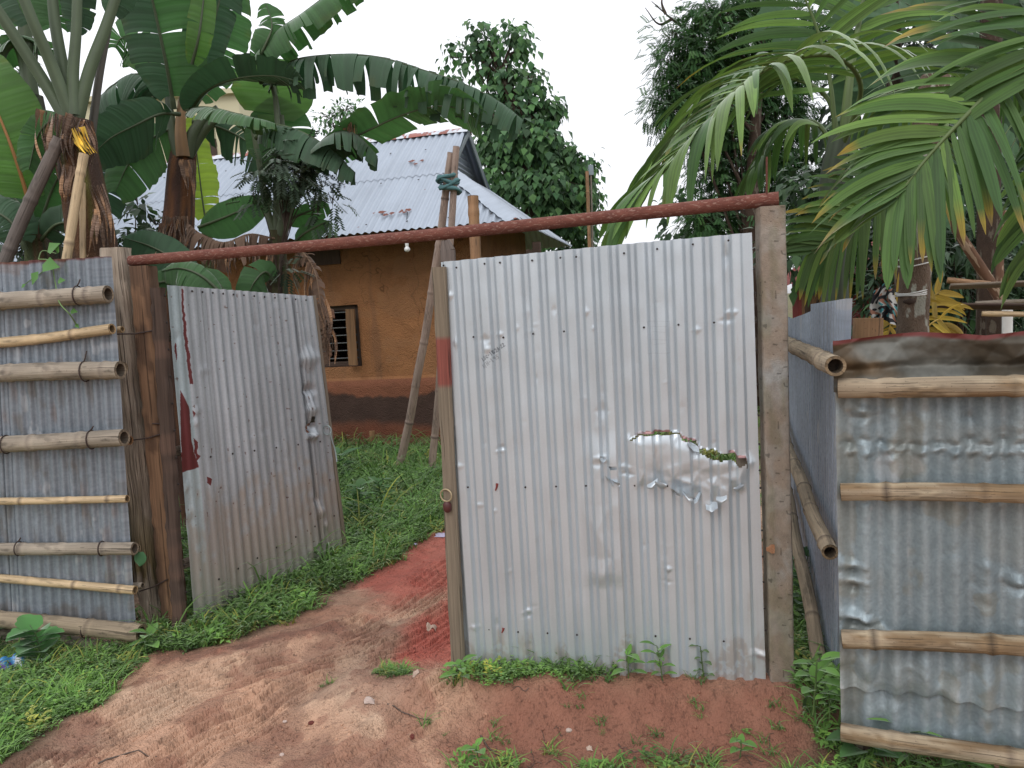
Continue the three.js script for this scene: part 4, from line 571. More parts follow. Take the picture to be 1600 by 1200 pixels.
  for (let r0 = 0; r0 < 3; r0++) for (let k = 0; k < 18; k++) { const s = 0.3 + k * 0.47 + r0 * 0.11, q = at(s, 0, EH).addScaledVector(gF, [0.15, 1.15, 2.0][r0]).addScaledVector(nFront, 0.026); if (bTop(s) > [0.15, 1.15, 2.0][r0]) nail(roof, q, nFront, 0.012); }
  // gable
  const gt = new MB(); { const a = at(sA + 0.06, 0, 0), rows = 44; gt.grid(2, rows, (i, j) => { const y = mix(hG - 0.05, RH - 0.04, j), half = wid / 2 * (RH - y) / (RH - EH), off = 0.02 * Math.cos(j * rows / 4 * 6.283 * 0.9); return [at(sA + 0.12 + off, wid / 2 + (i * 2 - 1) * half, y), i * half / 4, y / 4]; }); }
  part(t, 'gable_sheet', gt, m, 'ribbed gable end');
  for (const sgn of [-1, 1]) { const b = new MB(), A = at(sA - 0.02, wid / 2 + sgn * (wid / 2 * (RH - hG + 0.02) / (RH - EH)), hG - 0.02), B = at(sA - 0.02, wid / 2, RH - 0.01); if (sgn > 0) b.beam(A, B, 0.11, 0.03, V(0, 1, 0)); else b.beam(A.addScaledVector(nFront, -0.04), B.addScaledVector(nFront, -0.04), 0.06, 0.03, V(0, 1, 0)); part(t, 'barge_board', b, mat({ color: new THREE.Color().setRGB(0.12, 0.15, 0.155), roughness: 0.6 })); }
  // walls
  const ins = 0.62, L = rU - 1.2, wl = at(ins, ins, 0), n = v.clone().negate(), fr = { at: (s, y, off = 0) => wl.clone().addScaledVector(u, s).addScaledVector(n, off).setY(y), loc: (px, py) => { const q = hit(px, py, wl, n); return [q.clone().sub(wl).dot(u), q.y]; } };
  const yB = fr.loc(600, 683)[1], yS = fr.loc(600, 592)[1], TW = 8, TH = 3;
  const wt = tex(1536, 576, (a, b) => {
    const x = a * TW, y = b * TH, n1 = fbm(x * 1.5, y * 1.5, 4, 0, 601), n2 = fbm(x * 8, y * 8, 4, 0, 603), g = vn(x * 90, y * 90, 0, 605);
    let c = mul([0.335, 0.152, 0.064], 0.66 + 0.5 * n1 + 0.35 * (n2 - 0.5) + 0.16 * (g - 0.5)); { const dr = step(0.6, 0.72, fbm(x * 7, y * 0.8, 4, 0, 604)); c = mixc(c, [0.19, 0.10, 0.055], dr * 0.5); const ck = ridge(x * 3.5 + 1.2 * fbm(x * 5, y * 5, 3, 0, 606), y * 2.6 + 1.2 * fbm(x * 4, y * 6, 3, 0, 608), 602); if (ck > 0.985) c = mul(c, 0.55); const pt = step(0.56, 0.6, fbm(x * 2.2 + 4, y * 2.8, 4, 0, 610)); c = mixc(c, [0.33, 0.165, 0.08], pt * 0.45); }
    if (y < yS) c = mul(mixc([0.27, 0.105, 0.058], [0.2, 0.078, 0.042], n1), 0.85 + 0.3 * n2);
    const hi = yS - 0.12 + 0.4 * (fbm(x * 2.6, y * 1.5, 5, 0, 607) - 0.5), lo = yB + 0.2 + 0.24 * (fbm(x * 2, 9, 4, 0, 609) - 0.5);
    const k = step(hi + 0.03, hi - 0.02, y) * step(lo - 0.1, lo + 0.05, y) * step(0.25, 0.5, fbm(x * 2.5, y * 2, 4, 0, 611) + 0.08);
    c = mixc(c, mul([0.055, 0.035, 0.028], 0.7 + 0.6 * n2), k * 0.92);
    if (y < yB + 0.3) c = mixc(c, mul([0.16, 0.055, 0.03], 0.8 + 0.4 * n2), step(0.3, 0.55, fbm(x * 2, y * 4, 3, 0, 613) + 0.15) * (1 - k) * 0.7);
    if (y < yB) c = mixc(mul([0.16, 0.075, 0.035], 0.7 + 0.6 * n2), [0.06, 0.08, 0.025], step(0.45, 0.62, fbm(x * 6, y * 12, 4, 0, 615)) * 0.6);
    return c;
  });
  const mw = mat({ map: wt, bumpMap: rep(grainB, 8, 3), bumpScale: 0.02, roughness: 1 });
  const patch = (b, s0, s1, y0, y1, off, rough = 1) => b.grid(Math.max(1, Math.round((s1 - s0) / 0.05)), Math.max(1, Math.round((y1 - y0) / 0.05)), (i, j) => { const s = mix(s0, s1, i), y = mix(y0, y1, j); return [fr.at(s, y, (typeof off === 'function' ? off(y) : off) + rough * 0.02 * (fbm(s * 2.5, y * 2.5, 3, 0, 621) - 0.5)), s / TW, y / TH]; });
  const w0 = fr.loc(560, 480), w1 = fr.loc(508, 480), wx0 = w0[0], wx1 = w1[0] + 0.35, wy0 = fr.loc(540, 573)[1], wy1 = fr.loc(540, 477)[1], WT = EH + 0.2;
  const b = new MB(); const lowS = (y) => 0.02 + 0.07 * step(yS + 0.02, yS - 0.04, y);
  patch(b, -0.02, wx0, yS - 0.06, WT, 0.02); patch(b, wx1, L, yS - 0.06, WT, 0.02); patch(b, wx0, wx1, wy1, WT, 0.02); patch(b, wx0, wx1, yS - 0.06, wy0, 0.02);
  patch(b, -0.08, L, yB - 0.02, yS + 0.03, lowS);
  const rev = (A, B) => b.grid(1, 4, (i, j) => { const q = mix(0.02, -0.28, i), s = mix(A[0], B[0], j), y = mix(A[1], B[1], j); return [fr.at(s, y, q), s / TW, y / TH]; });
  rev([wx0, wy0], [wx0, wy1]); rev([wx1, wy0], [wx1, wy1]); rev([wx0, wy0], [wx1, wy0]); rev([wx0, wy1], [wx1, wy1]);
  part(t, 'wall', b, mw, 'orange mud wall with a dark stained lower band');
  const sw = new MB(); const sideWall = (s0, bb) => sw.grid(40, 24, (i, j) => { const q = mix(0, wid - 2 * ins, i), y = mix(0.2, WT, j); return [wl.clone().addScaledVector(u, s0 + 0.02 * (fbm(q * 2, y * 2, 3, 0, 631) - 0.5)).addScaledVector(v, q).setY(y), q / TW, y / TH]; });
  sideWall(-0.0); sideWall(L); sw.grid(30, 10, (i, j) => { const s = mix(0, L, i), y = mix(0.2, WT, j); return [fr.at(s, y, -(wid - 2 * ins)), s / TW, y / TH]; }); sw.grid(2, 2, (i, j) => [at(mix(ins, rU - ins, i), mix(ins, wid - ins, j), WT), i, j]);
  part(t, 'wall', sw, mw);
  const pb = new MB(); pb.grid(120, 10, (i, j) => { const s = mix(-0.3, L + 0.3, i), top = j > 0.6; const y = top ? yB + 0.01 * (fbm(s * 3, j, 2) - 0.5) : mix(-0.05, yB, j / 0.6); const off = top ? mix(0.36, 0, (j - 0.6) / 0.4) : mix(0.4, 0.36, j / 0.6); return [fr.at(s, y, off + 0.03 * (fbm(s * 2.2, y * 3, 3, 0, 641) - 0.5)), s / TW, clamp(y, 0.05, yB - 0.02) / TH]; }); pb.grid(30, 6, (i, j) => { const q = mix(-0.36, wid - 2 * ins + 0.3, i), top = j > 0.6, y = top ? yB : mix(-0.05, yB, j / 0.6), off = top ? mix(-0.3, 0, (j - 0.6) / 0.4) : -0.3; return [wl.clone().addScaledVector(u, off).addScaledVector(v, q).setY(y), q / TW, clamp(y, 0.05, yB - 0.02) / TH]; }); part(t, 'plinth', pb, mw);
  // window
  const win = new MB(), F = (s, y, o) => fr.at(s, y, o); const wc = new MB();
  for (const [a, c, d, e] of [[wx0 + 0.03, wy0, wx0 + 0.03, wy1], [wx1 - 0.03, wy0, wx1 - 0.03, wy1], [wx0, wy1 - 0.03, wx1, wy1 - 0.03], [wx0, wy0 + 0.03, wx1, wy0 + 0.03]]) win.beam(F(a, c, -0.06), F(d, e, -0.06), 0.06, 0.06, a === d ? u : V(0, 1, 0), { ch: 0.004 });
  const W0 = part(t, 'window', win, M.darkWood);
  for (let k = 0; k < 7; k++) { const y = mix(wy0 + 0.1, wy1 - 0.08, k / 6), g = new MB(); g.tube([F(wx0 + 0.03, y, -0.05), F(wx1 - 0.03, y, -0.05)], () => 0.0075, 8); part(W0, 'window_bar', g, mat({ color: new THREE.Color().setRGB(0.13, 0.135, 0.135), roughness: 0.5, metalness: 0.3 })); }
  const sh = new MB(); { const a = fr.loc(557, 569), c = fr.loc(553, 483); sh.beam(F(a[0], wy0 + 0.02, 0.09), F(c[0], wy1 - 0.05, 0.11), 0.11, 0.035, u, { wob: 0.008, seed: 4 }); } part(W0, 'shutter', sh, M.shutterWood, 'narrow open wooden shutter');
  const room = new MB(); room.box(fr.at((wx0 + wx1) / 2, (wy0 + wy1) / 2, -1.2), u.clone().multiplyScalar(0.9), V(0, 0.8, 0), v.clone().multiplyScalar(0.9)); 
  // vent and small dark openings under the eaves
  const vent = (x0, y0, x1, y1) => { const a = fr.loc(x0, y1), c = fr.loc(x1, y0), g = new MB(); g.box(fr.at((a[0] + c[0]) / 2, (a[1] + c[1]) / 2, 0.03), u.clone().multiplyScalar(Math.abs(a[0] - c[0]) / 2), V(0, Math.abs(a[1] - c[1]) / 2, 0), v.clone().multiplyScalar(0.025)); part(t, 'vent_panel', g, M.darkWood); };
  vent(470, 384, 532, 417); vent(834, 378, 845, 397);
  const rafters = 12; for (let k = 0; k < rafters; k++) { const s = 0.5 + k * 0.75, g = new MB(); if (bTop(s) < 0.7) continue; g.tube([at(s, 0.03, EH).addScaledVector(nFront, -0.06), at(s, 0.03, EH).addScaledVector(gF, Math.min(1.3, bTop(s))).addScaledVector(nFront, -0.06)], () => 0.03, 8); part(t, 'rafter', g, M.bamDark); }
  { const g = new MB(); g.tube([at(0.05, 0.08, EH - 0.03), at(rU - 0.1, 0.08, EH - 0.03)], () => 0.03, 8); part(t, 'eave_pole', g, M.bamDark); }
  // light bulb under the eave
  const bz = 8.35, bp = P(636, 386, bz), lt = thing('light_bulb', 'white light bulb hanging under the eave of the mud house', 'bulb', bp), bb = new MB();
  bb.tube([0, 0.01, 0.02, 0.035, 0.05, 0.06, 0.066].map((q) => bp.clone().add(V(0, 0.012 - q, 0))), (q) => [0.016, 0.018, 0.027, 0.033, 0.030, 0.018, 0.003][Math.round(q * 6)], 14); part(lt, 'bulb', bb, M.bulb);
  const bs = new MB(); bs.tube([bp.clone().add(V(0, 0.012, 0)), bp.clone().add(V(0, 0.05, 0))], () => 0.019, 12); part(lt, 'socket', bs, M.white);
  const cord = new MB(); cord.tube([bp.clone().add(V(0, 0.05, 0)), bp.clone().add(V(0, 0.16, 0)), bp.clone().add(V(0.0, 0.4, -0.25))], () => 0.004, 6); part(lt, 'cord', cord, M.black);
  // short bamboo stub and scraps on the plinth
  const sp = fr.at(fr.loc(595, 680)[0], yB, 0.26); const st = thing('bamboo_stub', 'short pale bamboo stub standing on the house plinth', 'stub', sp), sb = new MB(); sb.tube([sp.clone().add(V(0, -0.01, 0)), sp.clone().add(V(0.0, 0.12, 0))], () => 0.033, 12, { uvr: 1 }); part(st, 'stub', sb, M.bamBrown);
  globalThis.houseFr = fr; globalThis.plinthY = yB;
}
{ // pale building far behind the banana plants
  const z = 19, a = P(128, 162, z), b = P(372, 150, z), h = a.y, t = thing('pale_building', 'cream plastered flat roofed building behind the banana plants', 'building', V(a.x, 0, a.z)), x = b.clone().sub(a).setY(0), m = mat({ color: new THREE.Color().setRGB(0.62, 0.56, 0.38), roughness: 0.9, bumpMap: grainB, bumpScale: 0.004 });
  const c = a.clone().lerp(b, 0.5), dd = V(-x.z, 0, x.x).normalize(); if (dd.z > 0) dd.negate();
  const w = new MB(); w.box(V(c.x, h / 2, c.z).addScaledVector(dd, 3), x.clone().multiplyScalar(0.5), V(0, h / 2, 0), dd.clone().multiplyScalar(3)); part(t, 'wall', w, m);
  const r = new MB(); r.box(V(c.x, h + 0.06, c.z).addScaledVector(dd, 3), x.clone().multiplyScalar(0.52), V(0, 0.058, 0), dd.clone().multiplyScalar(3.15)); part(t, 'roof_slab', r, m);
  for (const k of [0.3, 0.7]) { const g = new MB(), q = a.clone().lerp(b, k).setY(h - 1.6).addScaledVector(dd, -0.01); g.box(q, x.clone().normalize().multiplyScalar(0.5), V(0, 0.6, 0), dd.clone().multiplyScalar(0.03)); const wd = part(t, 'window', g, M.darkWood); }
}
// ---------- poles and boards behind the gate ----------
{
  const pair = (pts, r, label, o) => { const A = P(...pts[0]), B = P(...pts[1]); const t = thing('bamboo_pole', label, 'pole', V(A.x, 0, A.z)); A.y = Math.min(A.y, 0.02); bamboo(t, 'pole', A, B, r, M.bamPink, { gap: 0.42, bend: 0.09, open0: false, taper: 0.8, ...o }); return t; };
  pair([[621, 748, 7.5], [705, 238, 7.0]], 0.042, 'leftmost of two long grey bamboo poles tied together, leaning against the roof', { seed: 2 });
  pair([[672, 762, 7.3], [713, 229, 6.96]], 0.037, 'right hand long bamboo pole of the tied pair, partly hidden by the gate stile', { seed: 6, bend: 0.04 });
  const c = P(701, 286, 7.0), tp = V(0.14, 1, 0.06).normalize(), t = thing('cloth_tie', 'faded blue cloth wound round the two leaning bamboo poles', 'cloth', c);
  for (let k = 0; k < 4; k++) { const g = new MB(), pts = [], o = c.clone().addScaledVector(tp, (k - 1.5) * 0.035).add(V((k - 1.5) * -0.012, 0, 0)); for (let j = 0; j <= 24; j++) { const a = j / 24 * 6.283; pts.push(o.clone().add(V(0.085 * Math.cos(a), 0.012 * Math.sin(a * 2 + k) + 0.03 * Math.cos(a) * (k % 2 ? 1 : -1), 0.062 * Math.sin(a)))); } g.tube(pts, (q, a) => 0.017 * (1 + 0.3 * Math.sin(a * 3 + q * 20)), 8, { cap: false }); part(t, 'cloth_turn', g, M.cloth); }
  const B = P(739, 470, 4.15), A = P(739, 306, 4.15), p = thing('bamboo_post', 'stout brown bamboo post cut above a node, standing behind the metal gate', 'post', V(B.x, 0, B.z)); bamboo(p, 'post', V(B.x, -0.05, B.z), A, 0.029, M.bamBrown, { gap: 0.42, first: A.y + 0.05 - 0.09, bend: 0.0, open0: false });
  const q = P(698, 374, 4.35), q0 = P(700, 480, 4.35), w = thing('timber_post', 'grey round-topped board post just behind the stile of the closed gate', 'post', V(q.x, 0, q.z)), g = new MB();
  g.beam(V(q0.x, -0.05, q0.z), q.clone().add(V(0, -0.06, 0)), 0.082, 0.03, V(1, 0, 0.2), { wob: 0.004, sub: 6, step: 0.03 }); g.beam(q.clone().add(V(0, -0.062, 0)), q.clone().add(V(-0.008, -0.005, 0)), 0.081, 0.029, V(1, 0, 0.2), { taper: 0.55, wob: 0.003, sub: 6, step: 0.02 }); part(w, 'board', g, mat({ map: M.grayWood.map, bumpMap: M.grayWood.bumpMap, bumpScale: 0.006, color: new THREE.Color().setRGB(0.2, 0.165, 0.15) }));
  const f0 = P(918, 420, 15), f1 = P(917, 268, 15), fp = thing('bamboo_pole', 'thin distant bamboo pole standing beside the heart leaved tree', 'pole', V(f0.x, 0, f0.z)); bamboo(fp, 'pole', V(f0.x, -0.1, f0.z), f1, 0.035, M.bamBrown, { seg: 8, gap: 0.5 });
  const s0 = P(922, 420, 15.1), s1 = P(923, 262, 15.1), a2 = thing('aerial', 'slim grey pole with a small tip beside the distant bamboo pole', 'aerial', V(s0.x, 0, s0.z)), ag = new MB(); ag.tube([V(s0.x, -0.1, s0.z), s1], () => 0.018, 6); part(a2, 'mast', ag, M.concrete); const ah = new MB(); ah.beam(s1.clone().add(V(0, -0.14, 0)), s1.clone().add(V(0, 0.05, 0)), 0.1, 0.05, V(1, 0, 0)); part(a2, 'head', ah, mat({ color: 0x8f9aa0 }));
}
{ // red shed, woodpile posts and cloth on the right
  const z = 9.5, a = P(1243, 520, z), t = thing('red_shed', 'small red corrugated shed with a pale doorway behind the palm fronds', 'shed', V(a.x, 0, a.z));
  const A = P(1238, 440, z), B = P(1312, 436, z - 0.5), top = A.y, x = B.clone().sub(A).setY(0), L = x.length(); x.normalize(); const nn = V(-x.z, 0, x.x); if (nn.z < 0) nn.negate();
  const w = new MB(); w.grid(60, 2, (i, j) => [V(A.x, mix(-0.1, top, j), A.z).addScaledVector(x, i * (L + 0.8)).addScaledVector(nn, 0.01 * Math.cos(i * 60 * 1.2)), i, j]); w.grid(40, 2, (i, j) => [V(A.x, mix(-0.1, top, j), A.z).addScaledVector(nn, -2 * i).addScaledVector(x, 0.01 * Math.cos(i * 50)), i, j]); part(t, 'wall', w, M.red);
  const r = new MB(); r.grid(60, 2, (i, j) => [V(A.x, top - 0.04 + j * 0.5, A.z).addScaledVector(x, -0.15 + i * (L + 1.1)).addScaledVector(nn, 0.25 - j * 1.3 + 0.0).add(V(0, 0.012 * Math.cos(i * 60 * 1.2), 0)), i, j]); part(t, 'roof', r, mat({ color: new THREE.Color().setRGB(0.30, 0.10, 0.09), roughness: 0.6 }));
  const d = new MB(); for (const s of [0.18, 0.34, 0.5]) d.beam(V(A.x, -0.1, A.z).addScaledVector(x, s).addScaledVector(nn, 0.04), V(A.x, top - 0.12, A.z).addScaledVector(x, s).addScaledVector(nn, 0.04), s > 0.3 && s < 0.4 ? 0.14 : 0.05, 0.03, x); part(t, 'door', d, M.shutterWood);
}
{
  const z = 5.6; const bar = (name, label, cat, pts, r, m, o = {}) => { const A = P(...pts[0]), B = P(...pts[1]); const t = thing(name, label, cat, A, o.group); const g = new MB(); if (o.flat) g.beam(A, B, o.flat, 0.02, V(0, 0.3, 1), { wob: 0.004, seed: pts[0][0] }); else { const pp = []; for (let k = 0; k <= 14; k++) pp.push(A.clone().lerp(B, k / 14).add(V(0, (o.bow || 0) * Math.sin(k / 14 * 3.14), 0.01 * Math.sin(k * 1.3)))); g.tube(pp, (q, a) => r * mix(1, o.taper || 1, q) * (1 + 0.08 * Math.sin(a * 2 + q * 9)), 10, { uvr: 1 }); } part(t, o.part || 'pole', g, m); return t; };
  bar('woodpile_plank', 'topmost grey plank of the stack of poles and planks at the right edge', 'plank', [[1484, 448, z], [1680, 440, z - 0.3]], 0, M.grayWood, { flat: 0.09, part: 'plank' });
  bar('woodpile_plank', 'long rough brown plank of the stack, with a splintered left end', 'plank', [[1464, 478, z - 0.2], [1680, 480, z - 0.4]], 0, M.darkWood, { flat: 0.10, part: 'plank' });
  bar('woodpile_pole', 'pale thin bamboo pole lying lowest on the stack', 'pole', [[1534, 490, z - 0.3], [1690, 492, z - 0.4]], 0.018, M.bamTan);
  bar('woodpile_pole', 'thin grey pole lying on the brown plank', 'pole', [[1524, 474, z - 0.1], [1690, 466, z - 0.2]], 0.015, M.bamGray);
  bar('woodpile_pole', 'short grey brown pole behind the leaves, left of the grey trunk', 'pole', [[1480, 438, z + 0.2], [1548, 444, z + 0.2]], 0.022, M.bamBrown);
  for (const [x, zz, y0, r, m, l] of [[1553, z + 0.25, 470, 0.055, M.bark, 'thicker brown stake'], [1574, z + 0.1, 480, 0.035, M.white, 'whitewashed thin stake']]) { const B = P(x, y0, zz), t = thing('stake', l + ' holding up the stack of poles', 'stake', V(B.x, 0, B.z)), g = new MB(); g.tube([V(B.x, -0.1, B.z), B], () => r, 10, { uvr: 1 }); part(t, 'stake', g, m); }
  const tr = P(1545, 520, 6.2), tt = thing('slender_tree', 'straight grey trunked tree behind the stack of poles', 'tree', V(tr.x, 0, tr.z)), g = new MB(), T1 = P(1545, 300, 6.2), T2 = P(1550, -60, 6.2); g.tube([V(tr.x, -0.1, tr.z), tr, T1, T2], (q) => 0.10 * (1 - 0.25 * q), 14, { uvr: 2 }); part(tt, 'trunk', g, M.bark);
  const y0 = P(1565, 560, 5.9), yt = thing('forked_branch', 'forked brown branch leaning left beside the grey trunk', 'branch', V(y0.x, 0, y0.z)), yg = new MB(); yg.tube([V(y0.x, -0.1, y0.z), P(1562, 465, 5.9), P(1530, 415, 5.85), P(1495, 360, 5.8), P(1480, 300, 5.8)], (q) => 0.05 * (1 - 0.4 * q), 10, { uvr: 1 }); yg.tube([P(1562, 465, 5.9), P(1562, 400, 5.9), P(1572, 330, 5.95)], (q) => 0.032 * (1 - 0.3 * q), 10, { uvr: 1 }); part(yt, 'branch', yg, mat({ map: M.bark.map, color: new THREE.Color().setRGB(0.85, 0.62, 0.5) }));
  const cz = 4.6, ct = thing('patterned_cloth', 'white and teal patterned cloth hanging between the palm leaves', 'cloth', P(1380, 500, cz)), cg = new MB(), R = rng(3); const c0 = P(1380, 448, cz), cx = V(0.8, 0, 0.6); cg.grid(28, 24, (i, j) => { const fd = Math.sin(i * 17 + j * 1.3) * 0.018 * (0.4 + j), s = (i - 0.5) * (0.11 + 0.06 * j + 0.02 * Math.sin(j * 7)); return [c0.clone().addScaledVector(cx, s + 0.01 * Math.sin(j * 9 + i * 3)).add(V(-0.6 * fd, -0.22 * j - 0.02 * Math.cos(i * 6), 0.8 * fd)), i * 1.3 + 0.25 * Math.sin(j * 5), j * 1.1 + 0.3 * i]; });
  const ctex = tex(128, 128, (a, b) => { const n = vn(a * 7, b * 9, 7, 701, 9), k = vn(a * 9 + 3, b * 7, 9, 703, 7), q = vn(a * 6, b * 6, 6, 709, 6); return n > 0.62 ? [0.03, 0.03, 0.035] : k > 0.62 ? [0.08, 0.33, 0.36] : q > 0.68 ? [0.4, 0.2, 0.14] : [0.6, 0.6, 0.58]; }); part(ct, 'cloth', cg, mat({ map: ctex, roughness: 1 }));
}
// ---------- leaves ----------
const curve = (pts, n) => { const c = new THREE.CatmullRomCurve3(pts, false, 'centripetal'), r = []; for (let k = 0; k <= n; k++) r.push(c.getPoint(k / n)); return r; };
const frameAt = (pts, k, o) => {
  const n = pts.length, T = pts[Math.min(n - 1, k + 1)].clone().sub(pts[Math.max(0, k - 1)]).normalize();
  let N = o.up ? V(o.lean || 0, 1, 0.001) : camera.position.clone().sub(pts[k]); N.addScaledVector(T, -N.dot(T)).normalize();
  if (o.roll) N.applyAxisAngle(T, o.roll); return { T, N, S: T.clone().cross(N) };
};
const sample = (pts, t) => { const f = clamp(t) * (pts.length - 1), k = Math.min(pts.length - 2, Math.floor(f)); return pts[k].clone().lerp(pts[k + 1], f - k); };
const stemMat = (r, g, b) => mat({ map: M.stem.map, color: new THREE.Color().setRGB(r, g, b), roughness: 0.55 });
const RIB = { dark: stemMat(0.07, 0.1, 0.045), pale: stemMat(0.105, 0.15, 0.08), orange: stemMat(0.42, 0.20, 0.06), dry: stemMat(0.24, 0.15, 0.09) };
function bananaLeaf(parent, px, w, m, o = {}) {
  const R = rng(o.seed || Math.round(px[0][0] * 7 + px[1][1] * 13)), n = 48, pts = curve(px.map((q) => P(...q)), n), pet = o.pet ?? 0.12, mb = new MB();
  let len = 0; for (let k = 1; k <= n; k++) len += pts[k].distanceTo(pts[k - 1]);
  const prof = (q) => (o.point ? Math.pow(Math.max(0, Math.sin(Math.PI * Math.pow(q, 0.7))), 0.75) : Math.pow(Math.max(0, Math.sin(Math.PI * (0.03 + 0.94 * Math.pow(q, 0.85)))), 0.5));
  for (const sd of [-1, 1]) {
    if (o.only && o.only !== sd) continue;
    const cuts = [0], nt = o.tears ?? 5; for (let k = 0; k < nt; k++) cuts.push(0.04 + 0.92 * R()); cuts.push(1); cuts.sort((a, b) => a - b);
    for (let c = 0; c + 1 < cuts.length; c++) {
      const a = cuts[c], b = cuts[c + 1]; if (b - a < 0.006) continue;
      const jf = (R() - 0.5) * (o.jit ?? 0.25) * (nt > 0 ? 1 : 0), lf = 1 - (o.ragged ?? 0.06) * R() * (nt > 0 ? 1 : 0), gap = (o.gap ?? 0.10) * R() * (nt > 0 ? 1 : 0), yaw = (R() - 0.5) * (o.jit ?? 0.25) * 0.5, tone = 0.86 + 0.28 * R();
      const na = Math.max(2, Math.ceil((b - a) * len * 28)), nc = 7;
      mb.grid(na, nc, (i, j) => {
        const t0 = mix(a, b, mix(i, 0.5 + (i - 0.5) * (1 - gap), j)), tt = pet + (1 - pet) * t0, k = Math.round(tt * n), f = frameAt(pts, k, o), wd = w * prof(t0) * (j > 0.99 ? lf * (0.93 + 0.11 * vn(i * 14, c, 0, 3)) : lf);
        const ang = (o.fold ?? 0.35) * (0.55 + 0.45 * j) + jf * j + (sd > 0 ? (o.asym || 0) : 0), s = wd * j;
        const d = f.S.clone().multiplyScalar(sd * Math.cos(ang)).addScaledVector(f.N, -Math.sin(ang)).addScaledVector(f.T, (o.sweep ?? 0.25) + yaw);
        const p = sample(pts, tt).addScaledVector(d, s); p.y -= (o.droop ?? 0.2) * w * j * j; p.addScaledVector(f.N, 0.012 * w * Math.sin(t0 * 60 + sd) * j + 0.06 * w * (fbm(t0 * 9 + sd * 3, j * 2, 2, 0, c + 1) - 0.5));
        const br = j > 0.85 ? step(0.55, 0.75, fbm(t0 * 26 + c, sd + j * 2, 3, 0, 5)) * (o.brown ?? 0.45) : 0;
        return [p, t0 * len * 1.2, 0.5 + 0.5 * sd * j, mixc([tone, tone, tone], [2.2, 1.0, 0.6], br)];
      });
    }
  }
  const leaf = part(parent, 'leaf', mb, m, o.label), rb = new MB(), r0 = o.rib ?? 0.016, back = o.up ? -1 : 1;
  const rp = pts.map((p, k) => p.clone().addScaledVector(frameAt(pts, k, o).N, o.up ? -0.004 : (o.ribBack ? -0.006 : 0.004)));
  rb.tube(rp, (t) => r0 * Math.pow(1 - t * 0.93, 0.8) * (t < pet ? 1.0 : 0.72), 8, { uvr: 1 }); part(leaf, 'midrib', rb, o.ribM || RIB.dark); return leaf;
}
function petiole(parent, px, r0, r1, m) { const g = new MB(), pts = curve(px.map((q) => P(...q)), 20); g.tube(pts, (t, a) => mix(r0, r1, t) * (1 + 0.12 * Math.cos(a * 2)), 10, { uvr: 1, col: (t, a) => { const k = 0.8 + 0.4 * fbm(t * 8, a, 3, 0, 9); return [k, k, k]; } }); return part(parent, 'petiole', g, m); }
function pseudoStem(parent, px, r0, r1, seed, cols) { // layered sheaths
  const g = new MB(), pts = curve(px.map((q) => (q.isVector3 ? q : P(...q))), 60);
  g.tube(pts, (t, a, s) => mix(r0, r1, t) * (1 + 0.14 * (fbm(a * 1.6 + seed, s * 2.2, 4, 0, seed) - 0.5) + 0.08 * Math.max(0, Math.sin(a * 3 + s * 5 + seed))), 26, { uvr: 2, col: (t, a, s) => { const n = fbm(a * 2.5 + seed, s * 3, 4, 0, seed + 3), st = vn(a * 12, s * 1.4, 0, seed + 7); let c = mixc(cols[0], cols[1], step(0.35, 0.6, n)); c = mixc(c, cols[2], step(0.56, 0.7, fbm(a * 3 + 9, s * 2.2, 3, 0, seed + 9))); return mul(c, 0.6 + 0.7 * st); } });
  return part(parent, 'pseudostem', g, mat({ bumpMap: grainB, bumpScale: 0.01, roughness: 0.9 }));
}
function dryStrip(parent, px, w, seed) { const R = rng(seed), g = new MB(), pts = curve(px.map((q) => P(...q)), 16); for (let e = 0; e < 6; e++) { const ox = (e / 5 - 0.5) * w * 0.9, sway = (R() - 0.5) * w * 0.9, ln = 0.6 + 0.55 * R(), wd = w * (0.12 + 0.2 * R()), dp = (R() - 0.5) * w * 0.5, tw = R() * 6, tone = 0.55 + 0.9 * R(); g.grid(3, 16, (i, j, a, k) => { const q0 = Math.min(1, j * ln), c = sample(pts, q0), f = frameAt(pts, Math.min(16, Math.round(q0 * 16)), {}), an = tw + j * 2.5; const p = c.addScaledVector(f.S, ox * (1 - 0.3 * j) + sway * j * j + Math.cos(an) * (i - 0.5) * wd * (1 - 0.8 * j * j) * (0.7 + 0.6 * vn(j * 9, e + seed))).addScaledVector(f.N, dp * (0.3 + j) + Math.sin(an) * (i - 0.5) * wd + 0.01 * vn(j * 6, e)); const q = tone * (0.7 + 0.6 * vn(i * 5 + seed, j * 5)); return [p, j, i, mixc([q, q, q], [q * 2.2, q * 2.0, q * 1.6], step(0.6, 0.8, vn(e, j * 3, 0, seed)))]; }); } if (0) g.grid(4, 16, (i, j, a, k) => { const f = frameAt(pts, k, {}), p = pts[k].clone().addScaledVector(f.S, (i - 0.5) * w * (1 - 0.75 * j * j) * (0.8 + 0.5 * vn(j * 5, seed))).addScaledVector(f.N, 0.5 * w * Math.cos((i - 0.5) * 4 + j * 5 + seed) * 0.5); const q = 0.6 + 0.8 * vn(i * 4 + seed, j * 6); return [p, j, i, [q, q, q]]; }); return part(parent, 'dry_sheath', g, M.banDry); }

